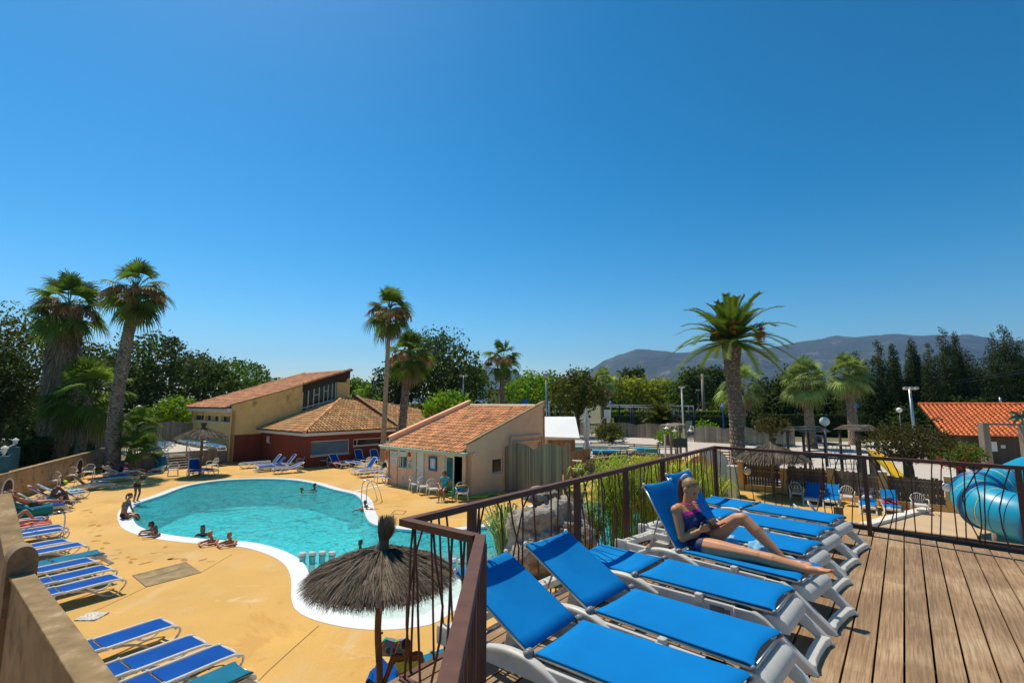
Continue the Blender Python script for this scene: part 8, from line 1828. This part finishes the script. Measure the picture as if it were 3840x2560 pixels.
# ---------- young woman on the deck lounger
o4=byl('young woman in a swimsuit lies on'); ax=Matrix.Rotation(o4.rotation_euler.z,3,'Z'); fx=ax@Vector((1,0,0)); sx_=ax@Vector((0,1,0)); base=Vector((o4.location.x,o4.location.y,0))
def LP_(u,v,lat): a=base+sx_*lat; return onp(u,v,(a.x,a.y),((a+fx).x,(a+fx).y))
cam=Vector((0,0,EYE)); nsd=1 if (base+sx_-cam).length<(base-sx_-cam).length else -1   # side of the lounger nearer to the camera
n=nsd
G=dict(pelvis=LP_(2618,2032,0.0),chest=LP_(2594,1950,.0),neck=LP_(2571,1893,0),head=LP_(2588,1834,.0),
 sl=LP_(2535,1911,.155*n),sr=LP_(2600,1896,-.15*n),el=LP_(2557,2018,.20*n),wl=LP_(2624,1989,.10*n),er=LP_(2632,1975,-.2*n),wr=LP_(2668,1962,-.06*n),
 hl=LP_(2634,2047,.09*n),hr=LP_(2650,2030,-.09*n),kl=LP_(2838,2083,.10*n),kr=LP_(2778,1932,-.13*n),al=LP_(3025,2134,.07*n),ar=LP_(2950,2108,-.16*n),tl=LP_(3124,2142,.05*n),tr=LP_(3045,2118,-.16*n))
hn=.06
# forward of the chest: towards the feet and up
ud=(G['neck']-G['pelvis']).normalized(); fwv=(-fx); fwv=(fwv-ud*fwv.dot(ud)).normalized(); G['fwd']=fwv
for k in G: print(k,[round(x,2) for x in G[k]])
look=(-fx*.75+Vector((0,0,-.5))+sx_*.12*n).normalized(); hup=(Vector((0,0,1))-fx*.45)
hs1=1.04
G0=base.copy(); G0.z=DECK
JG={k:(v-G0 if k!='fwd' else v) for k,v in G.items()}
dl=(JG['wl']-JG['el']).normalized(); dr_=(JG['wr']-JG['er']).normalized()
msw=M('navy_patterned_swimsuit',(.006,.012,.085),.6,.5,45,dirt=(.03,.08,.3),dscale=75,dlo=.58,dhi=.66)
bodys=suit(JG,1.0,-.34,.74,.23)
topb=suit(JG,1.0,.74,.83,.23)
def legclear(f):
    def g(c,i):
        if not f(c,i): return False
        for h_,k_ in(('hl','kl'),('hr','kr')):
            a,b=JG[h_],JG[k_]; d=b-a; q=(c-a).dot(d)/d.length_squared
            if q>.12 and (c-(a+d*q)).length<.105: return False
        if min((c-JG['wl']).length,(c-JG['wr']).length)<.13 and (c-JG['pelvis']).length>.10: return False
        for a_,b_ in(('sl','el'),('sr','er'),('el','wl'),('er','wr')):
            a,b=JG[a_],JG[b_]; d=b-a; q=(c-a).dot(d)/d.length_squared
            if q>-.05 and (c-(a+d*max(0,q))).length<.06: return False
        return True
    return g
SG=body(JG,1.03,True,False,thick=1.04); NS=near_seg(SG); OKS={0,1,2,3,4,5,6,10,11}
def tors(f):
    def g(c,i):
        if not f(c,i): return False
        k=NS(c)
        if k in OKS: return True
        for h_,k_ in(('hl','kl'),('hr','kr')):
            a,b=JG[h_],JG[k_]; d=b-a; q=(c-a).dot(d)/d.length_squared
            if k>19 and q<.07 and (c-(a+d*q)).length<.14: return True
        return False
    return g
yw,gy,gme=person('young woman in a navy swimsuit with magenta trim, reclining and looking at her phone',JG,1.03,'fair','blond',fwd=look,up=hup,loc=tuple(G0),vox=.0075,it=4,hairlen=.03,tail=False,curl=.75,
  handd={'wl':(dl,(-fx*.2+Vector((0,0,1))),-sx_*n+fx*.2),'wr':(dr_,(Vector((0,0,1))-fx*.1),sx_*n)},clothes=[('swimsuit',msw,tors(bodys),.005),('magenta_trim',mpk,tors(topb),.007)],thick=1.04)
lf=(hup.normalized()).cross(look) 
m=MB(); 
b0=gy(0,-.105,.05); dn=Vector((0,0,-1)); pts=[b0,gy(0,-.15,.03)+Vector((0,0,-.03)),b0+fx*.06+dn*.14,b0+fx*.055+dn*.24,b0+fx*.03+dn*.33]
m.tube(catmull(pts,4,False),[.028]*5+[.034]*5+[.03]*4+[.02,.014,.006],8); m.build('ponytail',HAIR['brown'],yw,True)
m=MB(); m.tube([gy(.035*math.cos(a),-.115,.055+.035*math.sin(a)) for a in [i*.5236 for i in range(13)]],.017,8); m.build('scrunchie',CLm('lilac_scrunchie',(.5,.45,.7)),yw,True)
m=MB()
for sg,sh in((1,'sl'),(-1,'sr')):
    nk=JG['neck']+ud*.03; a=nk+sx_*n*sg*.055-fwv*.01; b=JG['chest']+ud*.085+sx_*n*sg*.075+fwv*.135; mid=a.lerp(b,.45)+fwv*.06; m.tube(catmull([nk-fwv*.055,a,mid,b],4,False),.0055,6)
m.build('halter_strap',mpk,yw,True)
m=MB(); w_=JG['wl']-dl*.03; e_=dl.cross(Vector((0,0,1))).normalized(); f_=e_.cross(dl); m.tube([w_+e_*.03*math.cos(a)+f_*.03*math.sin(a) for a in [i*.5236 for i in range(13)]],.004,5); m.build('bracelet',MT['orange'],yw,True)
ft_=JG['tl']; m=MB(); dt=(JG['tl']-JG['al']).normalized(); la=dt.cross(JG['al']-JG['kl']).normalized(); hu=la.cross(dt)
for q in range(5): oo=(q-2)*.0165; m.ell(JG['al']+(JG['tl']-JG['al'])*(.995-.035*abs(q-1))+la*oo*1.15+hu*.009*(-1 if hu.z<0 else 1),.006,.007,.006,n=8,k=5)
m.build('toenails',MT['red'],yw,True)
# phone in her hands
ph=G['wl'].lerp(G['wr'],.5)+(-fx)*.135+Vector((0,0,.035)); t=thing('smartphone','dark smartphone held in the young woman\'s hands','phone',ph,o4.rotation_euler.z); Mt=Matrix.Rotation(R(32),3,'Y'); m=MB(); m.box((0,0,0),(.145,.075,.010),M=Mt); m.build('case',CLm('purple_case',(.06,.01,.04)),t,bevel=.003); m=MB(); m.box(Mt@Vector((0,0,.0058)),(.13,.066,.001),M=Mt); m.build('screen',MT['glass'],t)
# pale blue towel behind her
tw=thing('towel','crumpled pale blue towel lying behind the young woman\'s knees','towel',LP_(2690,1975,-.33*n)-Vector((0,0,.13)))
m=MB(); m.ell((0,0,0),1,1,1,n=48,k=30); vs=[]
for v in m.v:
    p=Vector(v); f=1+.35*noise.noise(p*2.2)-.25*abs(noise.noise(p*4.5+Vector((3,1,2)))); q=ax@Vector((p.x*.22*f,p.y*.15*f,p.z*.11*f)); vs.append(tuple(q))
m.v=vs; m.build('cloth',CL('pale_blue_terry',(.22,.5,.75)),tw,True)
m=MB(); m.ell((0,0,0),1,1,1,n=30,k=18); vs=[]
for v in m.v:
    p=Vector(v); f=1+.35*noise.noise(p*2.6+Vector((5,0,0))); q=ax@Vector((-.42+p.x*.1*f,p.y*.09*f,-.0+p.z*.07*f)); vs.append(tuple(q))
m.v=vs; m.build('corner',bpy.data.materials['pale_blue_terry'],tw,True)
# ---------- light, sky, haze, camera
SUN=Vector((-.352,.392,1)).normalized()   # direction towards the sun
el=math.asin(SUN.z); azi=math.atan2(SUN.x,SUN.y)
w=bpy.data.worlds.new("World"); SC.world=w; w.use_nodes=True; nt=w.node_tree; bgn=nt.nodes['Background']; SKN=5.6; sk=nt.nodes.new('ShaderNodeTexSky'); sk.sky_type='NISHITA'; sk.sun_disc=False
sk.sun_elevation=el; sk.sun_rotation=azi; sk.altitude=0; sk.air_density=1.0; sk.dust_density=.4; sk.ozone_density=2.2
hs9=nt.nodes.new('ShaderNodeHueSaturation'); hs9.inputs['Saturation'].default_value=1.27; hs9.inputs['Hue'].default_value=.481; gm=nt.nodes.new('ShaderNodeGamma'); gm.inputs[1].default_value=1.5; s0=nt.nodes.new('ShaderNodeVectorMath'); s0.operation='SCALE'; s0.inputs['Scale'].default_value=1/SKN; s1=nt.nodes.new('ShaderNodeVectorMath'); s1.operation='SCALE'; s1.inputs['Scale'].default_value=SKN; nt.links.new(sk.outputs[0],s0.inputs[0]); nt.links.new(gm.outputs[0],s1.inputs[0]); nt.links.new(s0.outputs[0],gm.inputs[0])
nt.links.new(s1.outputs[0],hs9.inputs['Color']); nt.links.new(hs9.outputs[0],bgn.inputs[0]); bgn.inputs[1].default_value=.12
sd=bpy.data.lights.new('sun','SUN'); sd.energy=5.0; sd.angle=R(.5); sd.color=(1,.90,.72); so=bpy.data.objects.new('sun',sd); COL.objects.link(so); so.rotation_euler=SUN.to_track_quat('Z','Y').to_euler()
if HAZE:
    m=bpy.data.materials.new('haze_air'); m.use_nodes=True; N=m.node_tree.nodes; N.clear(); out=N.new('ShaderNodeOutputMaterial'); pv=N.new('ShaderNodeVolumePrincipled'); pv.inputs['Color'].default_value=(.3,.55,1,1); pv.inputs['Density'].default_value=HAZE; pv.inputs['Anisotropy'].default_value=.3; m.node_tree.links.new(pv.outputs[0],out.inputs['Volume'])
    mb=MB(); mb.box((0,4600,499),(20000,10400,1002+1.0)); hz=mb.build('haze',m); hz['kind']='stuff'; hz['label']='faint bluish haze in the air'
cd=bpy.data.cameras.new('camera'); co=bpy.data.objects.new('camera',cd); COL.objects.link(co); co.location=(0,0,EYE); co.rotation_euler=(R(90)+TH,0,0); cd.sensor_width=36; cd.lens=F/3840*36; cd.clip_start=.05; cd.clip_end=30000; SC.camera=co
SC.view_settings.view_transform='Standard'; SC.view_settings.look='None'; SC.view_settings.exposure=.05; SC.view_settings.gamma=1
SC.render.engine='CYCLES'; c=SC.cycles; c.use_denoising=True; c.max_bounces=8; c.transparent_max_bounces=16; c.diffuse_bounces=3; c.glossy_bounces=3; c.transmission_bounces=4; c.volume_bounces=0; c.caustics_reflective=False; c.caustics_refractive=False; c.sample_clamp_indirect=4
try: c.denoiser='OPENIMAGEDENOISE'
except Exception: pass
bpy.context.view_layer.update()
for o in bpy.data.objects:
    l=o.get('label')
    if l and not(4<=len(l.split())<=16): print('LABEL',len(l.split()),l)
